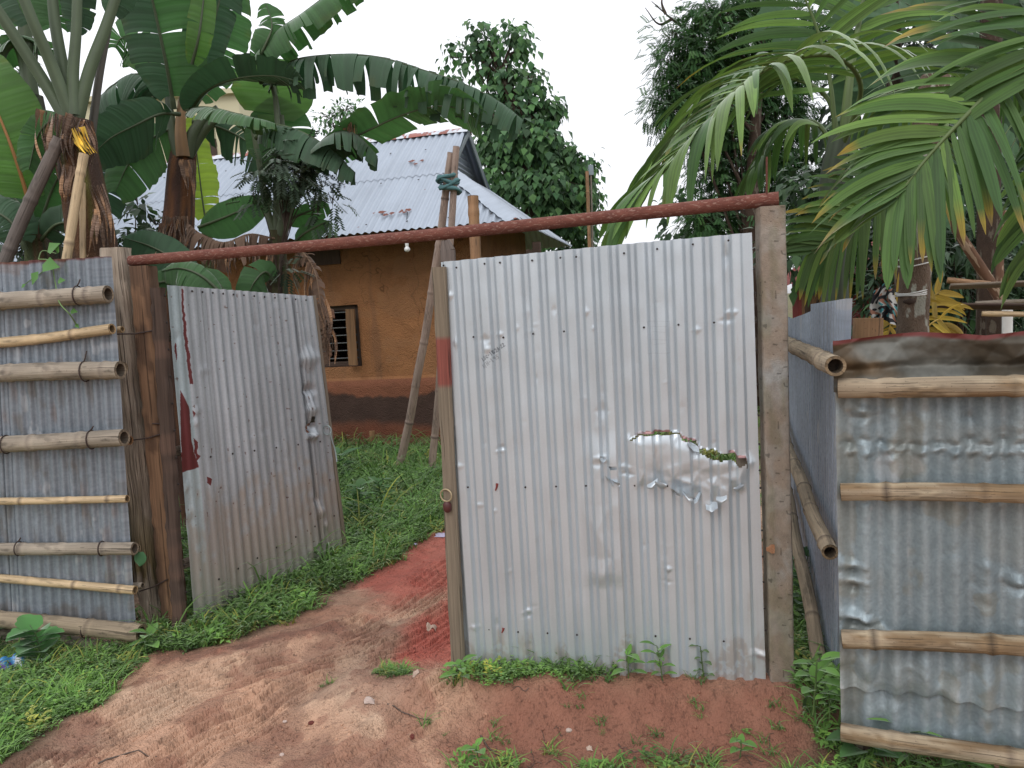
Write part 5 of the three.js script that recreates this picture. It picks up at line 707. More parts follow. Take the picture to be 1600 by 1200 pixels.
// banana plant A: petioles radiate out of the frame
{
  const z = 4.65, base = P(135, 440, z), t = thing('banana_plant', 'leftmost propped banana plant, pale petioles fanning up over shaggy dry sheaths', 'banana plant', V(base.x, 0, base.z), 'banana plants behind the fence');
  pseudoStem(t, [V(base.x, -0.05, base.z), [148, 420, z], [138, 330, z], [124, 250, z], [117, 190, z]], 0.15, 0.095, 3, [[0.055, 0.03, 0.02], [0.13, 0.06, 0.025], [0.15, 0.14, 0.03]]);
  const g = RIB.pale;
  petiole(t, [[108, 195, z], [70, 130, z - 0.02], [0, 22, z - 0.1], [-70, -80, z - 0.2]], 0.036, 0.026, g);
  petiole(t, [[112, 185, z - 0.03], [82, 105, z - 0.08], [50, 30, z - 0.15], [15, -60, z - 0.2]], 0.036, 0.026, g);
  petiole(t, [[113, 180, z], [97, 100, z], [84, 20, z], [80, -60, z]], 0.035, 0.026, g);
  petiole(t, [[116, 180, z - 0.04], [114, 120, z - 0.04], [119, 50, z - 0.04], [122, -60, z - 0.04]], 0.034, 0.024, g);
  petiole(t, [[121, 185, z - 0.02], [140, 110, z - 0.02], [168, 35, z], [195, -50, z]], 0.036, 0.025, g);
  petiole(t, [[140, 235, z + 0.15], [155, 120, z + 0.15], [168, 50, z + 0.15], [176, 10, z + 0.15]], 0.024, 0.016, stemMat(0.13, 0.12, 0.10));
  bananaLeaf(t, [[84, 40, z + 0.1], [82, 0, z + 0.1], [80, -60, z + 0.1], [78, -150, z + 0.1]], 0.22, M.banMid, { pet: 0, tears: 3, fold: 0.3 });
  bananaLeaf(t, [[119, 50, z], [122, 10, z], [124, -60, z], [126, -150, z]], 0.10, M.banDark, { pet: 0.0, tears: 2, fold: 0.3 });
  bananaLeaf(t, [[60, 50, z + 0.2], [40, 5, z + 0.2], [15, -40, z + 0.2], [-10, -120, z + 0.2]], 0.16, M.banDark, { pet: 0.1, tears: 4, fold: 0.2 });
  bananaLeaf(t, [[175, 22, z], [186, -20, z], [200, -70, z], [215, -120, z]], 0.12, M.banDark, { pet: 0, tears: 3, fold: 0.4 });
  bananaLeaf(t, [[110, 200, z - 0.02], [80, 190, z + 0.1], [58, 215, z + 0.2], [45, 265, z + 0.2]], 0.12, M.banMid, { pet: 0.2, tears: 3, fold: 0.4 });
  dryStrip(t, [[98, 180, z - 0.11], [92, 230, z - 0.15], [100, 280, z - 0.13]], 0.11, 1); dryStrip(t, [[118, 182, z - 0.12], [106, 220, z - 0.16], [112, 262, z - 0.15]], 0.1, 2);
  dryStrip(t, [[130, 190, z - 0.09], [148, 230, z - 0.1], [140, 270, z - 0.1]], 0.06, 3); dryStrip(t, [[112, 260, z - 0.13], [106, 300, z - 0.17], [108, 318, z - 0.16]], 0.09, 4);
  dryStrip(t, [[150, 290, z - 0.1], [168, 340, z - 0.15], [176, 395, z - 0.15]], 0.08, 5); dryStrip(t, [[158, 330, z - 0.13], [152, 365, z - 0.18], [150, 400, z - 0.16]], 0.09, 6); dryStrip(t, [[76, 175, z + 0.05], [70, 220, z + 0.05], [82, 260, z + 0.05]], 0.12, 7);
  for (const [a, s] of [[[[122, 200, z - 0.13], [134, 232, z - 0.15], [141, 246, z - 0.15]], 8], [[[118, 208, z - 0.12], [128, 226, z - 0.14], [137, 244, z - 0.14]], 9]]) { const m = dryStrip(t, a, 0.07, s); m.material = M.banYellowDry ||= mat({ color: new THREE.Color().setRGB(0.5, 0.33, 0.05), roughness: 0.9 }); m.name = 'yellow_sheath'; }
  const prop = (pts, r, m, l, o) => { const A = P(...pts[0]), B = P(...pts[1]), A0 = A.clone().add(A.clone().sub(B).multiplyScalar((A.y) / (B.y - A.y) * 0.95)); const q = thing('bamboo_prop', l, 'pole', A0); bamboo(q, 'pole', A0, B, r, m, { gap: 0.34, open0: false, ...o }); };
  prop([[8, 405, 4.45], [93, 215, 4.5]], 0.036, M.bamDark, 'dark grey bamboo pole slanting up to the leftmost banana plant');
  prop([[103, 404, 4.4], [131, 240, 4.45]], 0.026, M.bamTan, 'pale bamboo prop leaning on the shaggy stem of the leftmost banana plant', { seed: 4 });
  prop([[131, 404, 4.47], [129, 285, 4.5]], 0.017, M.bamTan, 'split thin bamboo stick beside the pale prop of the leftmost banana plant', { seed: 5 });
}
{ // young plant with the broad light green leaf, and shaded leaves at the far left
  const z = 5.0, base = P(60, 430, z), t = thing('banana_plant', 'low banana plant with broad light green leaf, orange midrib, at left edge', 'banana plant', V(base.x, 0, base.z), 'banana plants behind the fence');
  pseudoStem(t, [V(base.x, -0.05, base.z), [58, 400, z], [52, 350, z]], 0.08, 0.05, 5, [[0.05, 0.07, 0.03], [0.09, 0.11, 0.04], [0.1, 0.06, 0.03]]);
  bananaLeaf(t, [[48, 330, z], [36, 285, z - 0.05], [12, 215, z - 0.1], [-25, 130, z - 0.1], [-60, 70, z]], 0.27, M.banLit, { pet: 0.1, tears: 2, fold: 0.1, ribM: RIB.orange, rib: 0.02, roll: 0.15, droop: 0.05, label: 'broad light green leaf with orange midrib' });
  bananaLeaf(t, [[60, 360, z + 0.1], [80, 300, z + 0.05], [100, 260, z], [118, 215, z + 0.05]], 0.16, M.banMid, { pet: 0.1, tears: 1 });
  bananaLeaf(t, [[40, 390, z - 0.15], [20, 350, z - 0.2], [-10, 330, z - 0.2], [-60, 330, z - 0.1]], 0.2, M.banDark, { pet: 0.1, tears: 4, fold: 0.5 });
  bananaLeaf(t, [[60, 380, z], [90, 350, z - 0.1], [110, 350, z - 0.1], [140, 390, z - 0.1]], 0.17, M.banDark, { pet: 0.1, tears: 3, fold: 0.4 });
  bananaLeaf(t, [[55, 360, z + 0.3], [40, 330, z + 0.3], [10, 300, z + 0.3], [-30, 290, z + 0.3]], 0.2, M.banDark, { pet: 0.1, tears: 3 });
  const t2 = thing('banana_plant', 'banana plant half hidden behind the leftmost stem, with a thin dark stem and bent petiole', 'banana plant', V(P(46, 430, 5.9).x, 0, -5.9), 'banana plants behind the fence'), zz = 5.9;
  pseudoStem(t2, [V(P(60, 430, zz).x, -0.05, -zz), [66, 330, zz], [62, 230, zz], [52, 150, zz]], 0.12, 0.06, 8, [[0.03, 0.035, 0.025], [0.06, 0.07, 0.04], [0.05, 0.03, 0.02]]);
  petiole(t2, [[50, 155, zz], [42, 90, zz], [38, 20, zz], [38, -30, zz]], 0.05, 0.04, RIB.dark);
  petiole(t2, [[46, 150, zz], [36, 85, zz], [22, 64, zz], [6, 75, zz], [-4, 105, zz]], 0.045, 0.035, RIB.pale);
  bananaLeaf(t2, [[38, 40, zz], [30, 5, zz], [20, -40, zz], [0, -100, zz]], 0.3, M.banMid, { pet: 0, tears: 3 });
  bananaLeaf(t2, [[48, 140, zz], [56, 75, zz], [52, 60, zz], [30, 55, zz], [-20, 80, zz]], 0.24, M.banMid, { pet: 0.2, tears: 3, up: 1, fold: 0.6 });
  bananaLeaf(t2, [[62, 180, zz], [40, 170, zz - 0.2], [20, 195, zz - 0.2], [10, 250, zz - 0.2]], 0.22, M.banDark, { pet: 0.1, tears: 2 });
  bananaLeaf(t2, [[75, 260, zz], [100, 230, zz - 0.2], [140, 250, zz - 0.2], [165, 330, zz - 0.2]], 0.26, M.banDark, { pet: 0.1, tears: 5 });
}
{ // banana plant B
  const z = 5.7, base = P(276, 460, z), t = thing('banana_plant', 'tall banana plant with huge upright dark leaf and bare brown stem', 'banana plant', V(base.x, 0, base.z), 'banana plants behind the fence');
  pseudoStem(t, [V(base.x, -0.05, base.z), [276, 420, z], [280, 340, z], [284, 260, z], [287, 235, z]], 0.125, 0.082, 11, [[0.075, 0.033, 0.022], [0.17, 0.07, 0.025], [0.05, 0.028, 0.02]]);
  for (const [pts, m] of [[[[282, 245, z - 0.06], [272, 215, z - 0.06], [266, 180, z - 0.05], [262, 150, z]], 0], [[[286, 245, z - 0.08], [282, 205, z - 0.08], [284, 165, z - 0.06], [287, 140, z]], 1], [[[291, 245, z - 0.05], [300, 210, z - 0.04], [322, 182, z], [340, 168, z]], 0], [[[294, 240, z - 0.02], [312, 212, z], [330, 192, z], [352, 178, z]], 0]]) petiole(t, pts, 0.045, 0.02, m ? stemMat(0.30, 0.17, 0.07) : RIB.dark);
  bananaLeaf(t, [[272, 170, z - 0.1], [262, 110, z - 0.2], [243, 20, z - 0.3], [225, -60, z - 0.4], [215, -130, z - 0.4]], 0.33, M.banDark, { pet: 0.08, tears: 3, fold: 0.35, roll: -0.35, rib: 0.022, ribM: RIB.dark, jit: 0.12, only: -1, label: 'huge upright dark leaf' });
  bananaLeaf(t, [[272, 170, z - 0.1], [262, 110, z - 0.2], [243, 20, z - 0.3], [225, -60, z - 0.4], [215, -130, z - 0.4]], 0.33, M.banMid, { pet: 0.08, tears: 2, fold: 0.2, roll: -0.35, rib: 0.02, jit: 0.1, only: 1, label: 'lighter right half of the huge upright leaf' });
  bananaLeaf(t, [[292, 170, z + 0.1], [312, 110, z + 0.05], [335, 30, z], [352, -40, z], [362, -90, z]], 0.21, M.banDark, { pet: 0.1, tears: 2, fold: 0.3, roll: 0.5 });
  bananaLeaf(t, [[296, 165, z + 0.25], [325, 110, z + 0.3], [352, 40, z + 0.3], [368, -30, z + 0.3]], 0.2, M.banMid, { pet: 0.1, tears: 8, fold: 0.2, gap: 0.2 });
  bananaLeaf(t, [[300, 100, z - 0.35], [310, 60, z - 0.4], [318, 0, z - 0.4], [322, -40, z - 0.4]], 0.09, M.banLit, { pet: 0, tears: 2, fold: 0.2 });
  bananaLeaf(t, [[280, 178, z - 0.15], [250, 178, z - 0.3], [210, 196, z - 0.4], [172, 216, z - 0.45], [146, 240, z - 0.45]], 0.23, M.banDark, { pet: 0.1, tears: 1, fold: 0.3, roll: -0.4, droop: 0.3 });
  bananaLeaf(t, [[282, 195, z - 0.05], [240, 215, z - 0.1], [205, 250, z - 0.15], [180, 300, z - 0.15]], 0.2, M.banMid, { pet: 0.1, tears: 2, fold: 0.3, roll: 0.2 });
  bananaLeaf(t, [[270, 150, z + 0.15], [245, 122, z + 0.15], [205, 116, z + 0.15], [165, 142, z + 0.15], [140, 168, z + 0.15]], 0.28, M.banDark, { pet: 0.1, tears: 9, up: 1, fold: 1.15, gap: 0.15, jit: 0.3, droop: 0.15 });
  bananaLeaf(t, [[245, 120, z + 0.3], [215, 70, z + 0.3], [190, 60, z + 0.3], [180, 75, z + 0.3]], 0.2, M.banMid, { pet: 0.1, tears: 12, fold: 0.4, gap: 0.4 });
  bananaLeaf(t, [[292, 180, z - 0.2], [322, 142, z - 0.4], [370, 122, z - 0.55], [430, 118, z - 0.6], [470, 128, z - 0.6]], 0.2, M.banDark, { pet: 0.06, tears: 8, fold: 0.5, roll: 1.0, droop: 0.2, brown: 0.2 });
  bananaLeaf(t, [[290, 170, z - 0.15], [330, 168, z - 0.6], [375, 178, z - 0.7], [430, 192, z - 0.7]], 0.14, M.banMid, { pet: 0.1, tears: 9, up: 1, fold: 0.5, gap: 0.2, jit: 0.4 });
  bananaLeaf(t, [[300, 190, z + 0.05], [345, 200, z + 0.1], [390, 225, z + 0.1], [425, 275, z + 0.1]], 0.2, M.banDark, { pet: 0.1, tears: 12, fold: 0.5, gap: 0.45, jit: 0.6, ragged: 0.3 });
  for (const [a, s] of [[[[268, 340, z - 0.13], [262, 375, z - 0.17], [270, 410, z - 0.16]], 21], [[[282, 338, z - 0.14], [285, 380, z - 0.16], [280, 412, z - 0.15]], 22], [[[262, 352, z - 0.1], [254, 385, z - 0.12], [262, 408, z - 0.12]], 23], [[[292, 250, z - 0.09], [296, 290, z - 0.12], [292, 320, z - 0.12]], 24]]) dryStrip(t, a, 0.1, s);
}
{ // banana plant C: the long shredded leaves over the roof
  const z = 5.35, base = P(432, 520, z), t = thing('banana_plant', 'banana plant with two long shredded leaves arching right over the metal roof', 'banana plant', V(base.x, 0, base.z), 'banana plants behind the fence');
  pseudoStem(t, [V(base.x, -0.05, base.z), [434, 470, z], [434, 410, z], [434, 360, z]], 0.085, 0.05, 31, [[0.07, 0.055, 0.03], [0.09, 0.09, 0.035], [0.09, 0.05, 0.03]]);
  for (const q of [[[430, 372, z], [418, 330, z], [406, 260, z], [395, 200, z]], [[432, 368, z], [432, 320, z], [436, 240, z], [430, 150, z]], [[436, 368, z - 0.03], [448, 315, z - 0.05], [470, 285, z - 0.05], [490, 262, z - 0.05]], [[438, 372, z], [462, 310, z + 0.05], [480, 285, z + 0.05], [505, 260, z + 0.05]], [[434, 370, z + 0.04], [440, 310, z + 0.1], [444, 240, z + 0.1], [440, 180, z + 0.1]]]) petiole(t, q, 0.026, 0.015, stemMat(0.13, 0.17, 0.09));
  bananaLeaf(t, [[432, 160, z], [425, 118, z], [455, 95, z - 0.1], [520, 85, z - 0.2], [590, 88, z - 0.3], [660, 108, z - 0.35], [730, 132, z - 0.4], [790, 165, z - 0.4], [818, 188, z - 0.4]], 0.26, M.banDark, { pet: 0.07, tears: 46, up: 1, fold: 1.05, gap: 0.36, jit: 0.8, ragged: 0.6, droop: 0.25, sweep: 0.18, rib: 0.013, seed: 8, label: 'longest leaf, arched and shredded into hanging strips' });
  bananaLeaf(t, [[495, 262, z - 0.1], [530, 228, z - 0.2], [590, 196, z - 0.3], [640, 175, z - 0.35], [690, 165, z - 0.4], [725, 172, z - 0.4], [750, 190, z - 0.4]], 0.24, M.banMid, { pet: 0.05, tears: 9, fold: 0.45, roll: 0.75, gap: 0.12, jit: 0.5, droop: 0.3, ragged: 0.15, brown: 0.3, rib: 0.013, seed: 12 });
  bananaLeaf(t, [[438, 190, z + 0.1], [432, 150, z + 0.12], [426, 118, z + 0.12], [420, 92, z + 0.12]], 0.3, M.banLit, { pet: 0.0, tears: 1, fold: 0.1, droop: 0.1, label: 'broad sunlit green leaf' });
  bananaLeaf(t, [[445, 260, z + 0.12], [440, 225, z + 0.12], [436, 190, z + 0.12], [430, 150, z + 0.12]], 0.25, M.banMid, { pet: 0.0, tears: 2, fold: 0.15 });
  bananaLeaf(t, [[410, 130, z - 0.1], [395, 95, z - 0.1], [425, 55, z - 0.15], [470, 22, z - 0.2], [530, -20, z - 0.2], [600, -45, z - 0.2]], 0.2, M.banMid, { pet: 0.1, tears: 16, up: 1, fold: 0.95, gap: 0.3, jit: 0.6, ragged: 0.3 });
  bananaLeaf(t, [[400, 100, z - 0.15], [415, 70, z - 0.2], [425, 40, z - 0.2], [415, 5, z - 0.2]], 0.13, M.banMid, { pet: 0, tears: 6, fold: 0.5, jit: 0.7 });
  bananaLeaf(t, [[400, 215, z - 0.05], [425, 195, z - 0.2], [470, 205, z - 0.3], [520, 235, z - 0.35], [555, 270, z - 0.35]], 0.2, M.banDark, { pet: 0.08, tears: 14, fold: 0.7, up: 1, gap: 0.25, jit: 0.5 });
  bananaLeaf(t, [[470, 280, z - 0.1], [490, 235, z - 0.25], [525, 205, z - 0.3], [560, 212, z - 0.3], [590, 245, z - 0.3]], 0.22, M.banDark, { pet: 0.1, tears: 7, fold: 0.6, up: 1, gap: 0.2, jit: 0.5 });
  bananaLeaf(t, [[310, 355, z + 0.1], [350, 340, z + 0.05], [390, 322, z], [422, 305, z]], 0.13, M.banMid, { pet: 0.0, tears: 0, fold: 0.15, point: 1 });
  bananaLeaf(t, [[448, 345, z + 0.1], [470, 335, z + 0.1], [495, 326, z + 0.1], [514, 322, z + 0.1]], 0.08, M.banMid, { pet: 0.0, tears: 1, fold: 0.1 });
  bananaLeaf(t, [[455, 385, z], [475, 365, z - 0.1], [498, 352, z - 0.1], [515, 344, z - 0.1]], 0.07, M.banMid, { pet: 0.1, tears: 0, fold: 0.3, point: 1 });
  bananaLeaf(t, [[430, 440, z - 0.1], [415, 425, z - 0.15], [398, 440, z - 0.2], [385, 470, z - 0.2]], 0.13, M.banMid, { pet: 0.1, tears: 1, fold: 0.3 });
  // dead leaves hanging over the wall
  bananaLeaf(t, [[430, 372, z - 0.05], [390, 365, z - 0.1], [350, 378, z - 0.1], [310, 362, z - 0.1], [296, 350, z - 0.1]], 0.15, M.banDry, { pet: 0.05, tears: 34, up: 1, fold: 1.35, gap: 0.85, jit: 0.7, ragged: 0.6, droop: 0.5, ribM: RIB.dry, rib: 0.008, label: 'dead brown leaf hanging in strips' });
  bananaLeaf(t, [[440, 385, z - 0.1], [465, 388, z - 0.15], [490, 420, z - 0.2], [500, 470, z - 0.2], [508, 530, z - 0.2], [512, 568, z - 0.2]], 0.1, M.banDry, { pet: 0.1, tears: 26, fold: 0.9, gap: 0.6, jit: 1.1, ragged: 0.5, ribM: RIB.dry, rib: 0.008, label: 'long dead brown leaf hanging beside the window' });
  for (const [a, s, w] of [[[[500, 470, z - 0.22], [512, 510, z - 0.25], [508, 560, z - 0.24]], 41, 0.09], [[[506, 500, z - 0.22], [520, 535, z - 0.24], [516, 572, z - 0.24]], 42, 0.07], [[[486, 410, z - 0.2], [480, 450, z - 0.2], [482, 490, z - 0.2]], 43, 0.06], [[[360, 385, z - 0.1], [356, 415, z - 0.12], [362, 440, z - 0.12]], 44, 0.06], [[[400, 385, z - 0.1], [398, 420, z - 0.12], [390, 436, z - 0.12]], 45, 0.05], [[[330, 385, z - 0.1], [334, 412, z - 0.12], [328, 428, z - 0.12]], 46, 0.05], [[[470, 392, z - 0.1], [462, 425, z - 0.1], [470, 452, z - 0.1]], 47, 0.06], [[[424, 392, z - 0.1], [420, 425, z - 0.1], [426, 446, z - 0.1]], 48, 0.05], [[[545, 205, z - 0.3], [548, 190, z - 0.32], [552, 228, z - 0.32]], 49, 0.07]]) dryStrip(t, a, w, s);
}
{ // young yellow green leaf and low leaves behind the open gate
  const z = 6.2, base = P(322, 440, z), t = thing('banana_plant', 'young banana plant with one upright bright yellow green torn leaf', 'banana plant', V(base.x, 0, base.z), 'banana plants behind the fence');
  pseudoStem(t, [V(base.x, -0.05, base.z), [324, 400, z], [322, 345, z]], 0.06, 0.03, 51, [[0.07, 0.09, 0.03], [0.12, 0.14, 0.04], [0.1, 0.06, 0.03]]);
  bananaLeaf(t, [[322, 350, z], [316, 310, z], [310, 260, z], [304, 212, z], [300, 180, z]], 0.17, M.banYellow, { pet: 0.05, tears: 9, fold: 0.1, gap: 0.16, jit: 0.15, ragged: 0.3, ribM: RIB.dark, rib: 0.011, label: 'bright yellow green leaf with torn edges' });
  const z2 = 4.8, b2 = P(300, 520, z2), t2 = thing('banana_plant', 'low banana shoot whose leaves show just above the open gate leaf', 'banana plant', V(b2.x, 0, b2.z), 'banana plants behind the fence');
  pseudoStem(t2, [V(b2.x, -0.05, b2.z), [300, 500, z2], [296, 450, z2]], 0.05, 0.03, 53, [[0.07, 0.09, 0.03], [0.12, 0.14, 0.04], [0.1, 0.06, 0.03]]);
  bananaLeaf(t2, [[345, 458, z2 - 0.1], [315, 432, z2 - 0.12], [285, 420, z2 - 0.1], [252, 424, z2]], 0.11, M.banMid, { pet: 0, tears: 2, fold: 0.3, roll: 0.4 });
  bananaLeaf(t2, [[300, 440, z2 + 0.1], [270, 405, z2 + 0.1], [235, 385, z2 + 0.1], [195, 372, z2 + 0.1]], 0.15, M.banDark, { pet: 0, tears: 1, fold: 0.3 });
  bananaLeaf(t2, [[310, 450, z2 + 0.2], [325, 432, z2 + 0.2], [340, 440, z2 + 0.2], [355, 460, z2 + 0.2]], 0.09, M.banMid, { pet: 0, tears: 1, fold: 0.3 });
  bananaLeaf(t2, [[290, 450, z2], [262, 440, z2], [240, 446, z2], [222, 470, z2]], 0.1, M.banMid, { pet: 0, tears: 2, fold: 0.3 });
}
// ---------- palms ----------
const Cg = [0.05, 0.14, 0.024], Cl = [0.17, 0.31, 0.05], Cy = [0.42, 0.30, 0.03], Cb = [0.32, 0.22, 0.12];
function frond(parent, px, o) {
  const R = rng(o.seed), n = 60, pts = curve(px.map((q) => P(...q)), n), rb = new MB();
  rb.tube(pts, (t) => mix(o.rib || 0.016, 0.004, t), 8, { uvr: 1 }); const fr = part(parent, 'frond', rb, o.ribM || stemMat(0.12, 0.18, 0.05), o.label);
  const N = o.n;
  for (let k = 0; k < N; k++) for (const sd of [-1, 1]) {
    if (o.only && sd !== o.only) continue;
    const t = mix(o.t0 ?? 0.12, 1, (k + 0.5 * (sd > 0) + 0.4 * R()) / N), i = Math.min(n - 1, Math.round(t * n)), f = frameAt(pts, i, o);
    const al = mix(o.a0 ?? 0.2, o.a1 ?? 1.0, t * t) + (R() - 0.5) * 0.2, L = o.len * (0.55 + 0.45 * Math.sin(Math.PI * Math.min(1, 0.25 + t * 0.72))) * (0.85 + 0.3 * R()), w = 0.84 * o.wid * (0.6 + 0.8 * R()) * (t > 0.93 ? 1.4 : 1);
    const asym = sd > 0 ? (o.liftP ?? o.lift ?? 0) : (o.liftN ?? o.lift ?? 0);
    let d = f.S.clone().multiplyScalar(sd * Math.cos(al)).addScaledVector(f.T, Math.sin(al)).addScaledVector(f.N, asym + (R() - 0.5) * 0.18).normalize();
    const side0 = f.T.clone().addScaledVector(f.N, 0.35 * (R() - 0.2)); const seg = 9, mb = new MB(); let c = sample(pts, t); const g = (o.droop ?? 1) * (0.6 + 0.8 * R());
    const yl = R() < (o.yellow ?? 0.3) ? 0.1 + 0.4 * R() * R() : 0, tone = 0.7 + 0.6 * R(), pale = R() < (o.pale ?? 0.2) ? 0.9 : 0.5 * R(), rows = [];
    for (let j = 0; j <= seg; j++) {
      const q = j / seg; const S = side0.clone().addScaledVector(d, -side0.dot(d)).normalize(), U = d.clone().cross(S), hw = w * 0.5 * Math.min(1, 0.35 + q * 4) * Math.pow(Math.max(0.02, 1 - Math.pow(q, o.blunt || 3.2)), 0.75);
      let col = mul(mixc(Cg, Cl, pale), tone); if (yl) { col = mixc(col, Cy, step(1 - yl, 1 - yl * 0.3, q + 0.1 * (R() - 0.5) * (q > 0.3))); if (yl > 0.25) col = mixc(col, Cb, step(0.94, 1, q)); }
      rows.push([c.clone().addScaledVector(S, -hw).addScaledVector(U, 0.22 * hw), c.clone(), c.clone().addScaledVector(S, hw).addScaledVector(U, 0.22 * hw), col, q]);
      c = c.clone().addScaledVector(d, L / seg); d = d.clone().add(V(0, -g * (0.08 + 0.16 * q), 0)).normalize();
    }
    mb.grid(2, seg, (u, v, a, b) => [rows[b][a], u, rows[b][4] * L * 2, rows[b][3]]);
    part(fr, 'leaflet', mb, M.palm);
  }
  return fr;
}
{ // the green stemmed palm whose frond droops over the gate
  const z = 4.5, t0 = P(1305, 520, z), t = thing('palm', 'green stemmed palm whose long frond droops left over the pipe and the gate', 'palm tree', V(t0.x, 0, t0.z));
  const g = new MB(); g.tube(curve([V(t0.x, -0.1, t0.z), t0, P(1303, 380, z), P(1300, 280, z), P(1312, 215, z)], 30), (q) => 0.085 * (1 - 0.3 * q), 16, { uvr: 2, col: (q, a, s) => { const k = 0.7 + 0.6 * fbm(s * 3, a, 3, 0, 5); return [k, k, k]; } }); part(t, 'trunk', g, stemMat(0.075, 0.10, 0.06));
  frond(t, [[1312, 240, z], [1345, 140, z - 0.25], [1310, 90, z - 0.5], [1230, 95, z - 0.7], [1150, 140, z - 0.8], [1080, 220, z - 0.85], [1010, 300, z - 0.85]], { n: 32, len: 0.74, wid: 0.056, seed: 3, up: 1, lean: 0.2, a0: 0.15, a1: 1.25, droop: 1.3, yellow: 0.1, pale: 0.75, t0: 0.2, lift: 0.25, label: 'big frond drooping over the gate' });
  frond(t, [[1312, 230, z + 0.1], [1290, 150, z + 0.15], [1220, 120, z + 0.2], [1130, 150, z + 0.2], [1060, 210, z + 0.2], [990, 300, z + 0.2]], { n: 28, len: 0.7, wid: 0.05, seed: 4, up: 1, lean: 0.1, a0: 0.4, a1: 1.3, droop: 0.9, yellow: 0.05, pale: 0.2, t0: 0.3, lift: 0.1 });
  frond(t, [[1318, 220, z], [1328, 120, z], [1345, 20, z + 0.05], [1360, -60, z + 0.1]], { n: 9, len: 0.6, wid: 0.055, seed: 5, a0: 0.3, a1: 0.9, droop: 0.5, yellow: 0, rib: 0.034, t0: 0.4 });
  frond(t, [[1306, 220, z + 0.1], [1296, 120, z + 0.1], [1275, 40, z + 0.1], [1240, -40, z + 0.1]], { n: 11, len: 0.6, wid: 0.055, seed: 6, a0: 0.3, a1: 0.9, droop: 0.5, yellow: 0, t0: 0.25 });
  frond(t, [[1318, 225, z + 0.1], [1350, 165, z + 0.15], [1400, 150, z + 0.2], [1460, 190, z + 0.2], [1490, 260, z + 0.2]], { n: 18, len: 0.6, wid: 0.05, seed: 7, up: 1, droop: 1.1, yellow: 0.05, pale: 0.5, t0: 0.2 });
  frond(t, [[1308, 235, z + 0.2], [1270, 190, z + 0.3], [1220, 200, z + 0.4], [1180, 260, z + 0.4]], { n: 16, len: 0.5, wid: 0.045, seed: 8, up: 1, droop: 1.2, yellow: 0.05, t0: 0.25 });
}
{ // the palm with a pale ringed trunk
  const z = 4.05, t0 = P(1425, 540, z), t = thing('palm', 'palm with a brown trunk spotted with pale lichen and tied with white string', 'palm tree', V(t0.x, 0, t0.z));
  const g = new MB(), tp = curve([V(t0.x - 0.02, -0.1, t0.z), t0, P(1430, 430, z), P(1436, 320, z), P(1448, 200, z), P(1462, 120, z)], 60);
  g.tube(tp, (q, a, s) => 0.079 * (1 - 0.12 * q) * (1 + 0.035 * Math.max(0, Math.sin(s * 40)) ** 4), 18, { uvr: 1, col: (q, a, s) => { const k = 0.75 + 0.5 * fbm(s * 5, a * 1.5, 3, 0, 15); return [k, k, k]; } }); part(t, 'trunk', g, M.palmBark);
  const kn = new MB(), kp = P(1421, 471, z - 0.075); kn.tube([kp.clone().add(V(-0.03, 0, 0)), kp, kp.clone().add(V(0.03, 0, 0))], (q, a) => 0.012 * (q === 0.5 ? 1.5 : 0.6), 10); part(t, 'knot', kn, M.darkWood);
  for (const [y, x, n] of [[456, 1425, 3], [414, 1428, 1], [404, 1430, 1]]) for (let k = 0; k < n; k++) { const s = new MB(), c = P(x, y + k * 2.2, z), pts = []; for (let j = 0; j <= 28; j++) { const a = j / 28 * 6.283; pts.push(c.clone().add(V(0.0785 * Math.cos(a), 0.004 * Math.sin(a * 2 + k) + 0.006 * Math.cos(a), 0.0785 * Math.sin(a)))); } s.tube(pts, () => 0.0033, 6, { cap: false }); part(t, 'string', s, M.white); }
  frond(t, [[1458, 150, z], [1478, 205, z - 0.15], [1432, 270, z - 0.3], [1370, 322, z - 0.4], [1315, 362, z - 0.45], [1268, 392, z - 0.45]], { n: 30, len: 0.4, wid: 0.042, seed: 13, lift: -0.05, a0: 0.35, a1: 1.0, droop: 0.75, yellow: 0.6, pale: 0.25, t0: 0.3, roll: -0.25, label: 'drooping frond with yellowed tips' });
  frond(t, [[1470, 130, z + 0.4], [1530, 90, z + 0.5], [1590, 100, z + 0.5], [1640, 170, z + 0.5]], { n: 18, len: 0.55, wid: 0.045, seed: 15, up: 1, droop: 1.2, t0: 0.2, yellow: 0.2 });
}
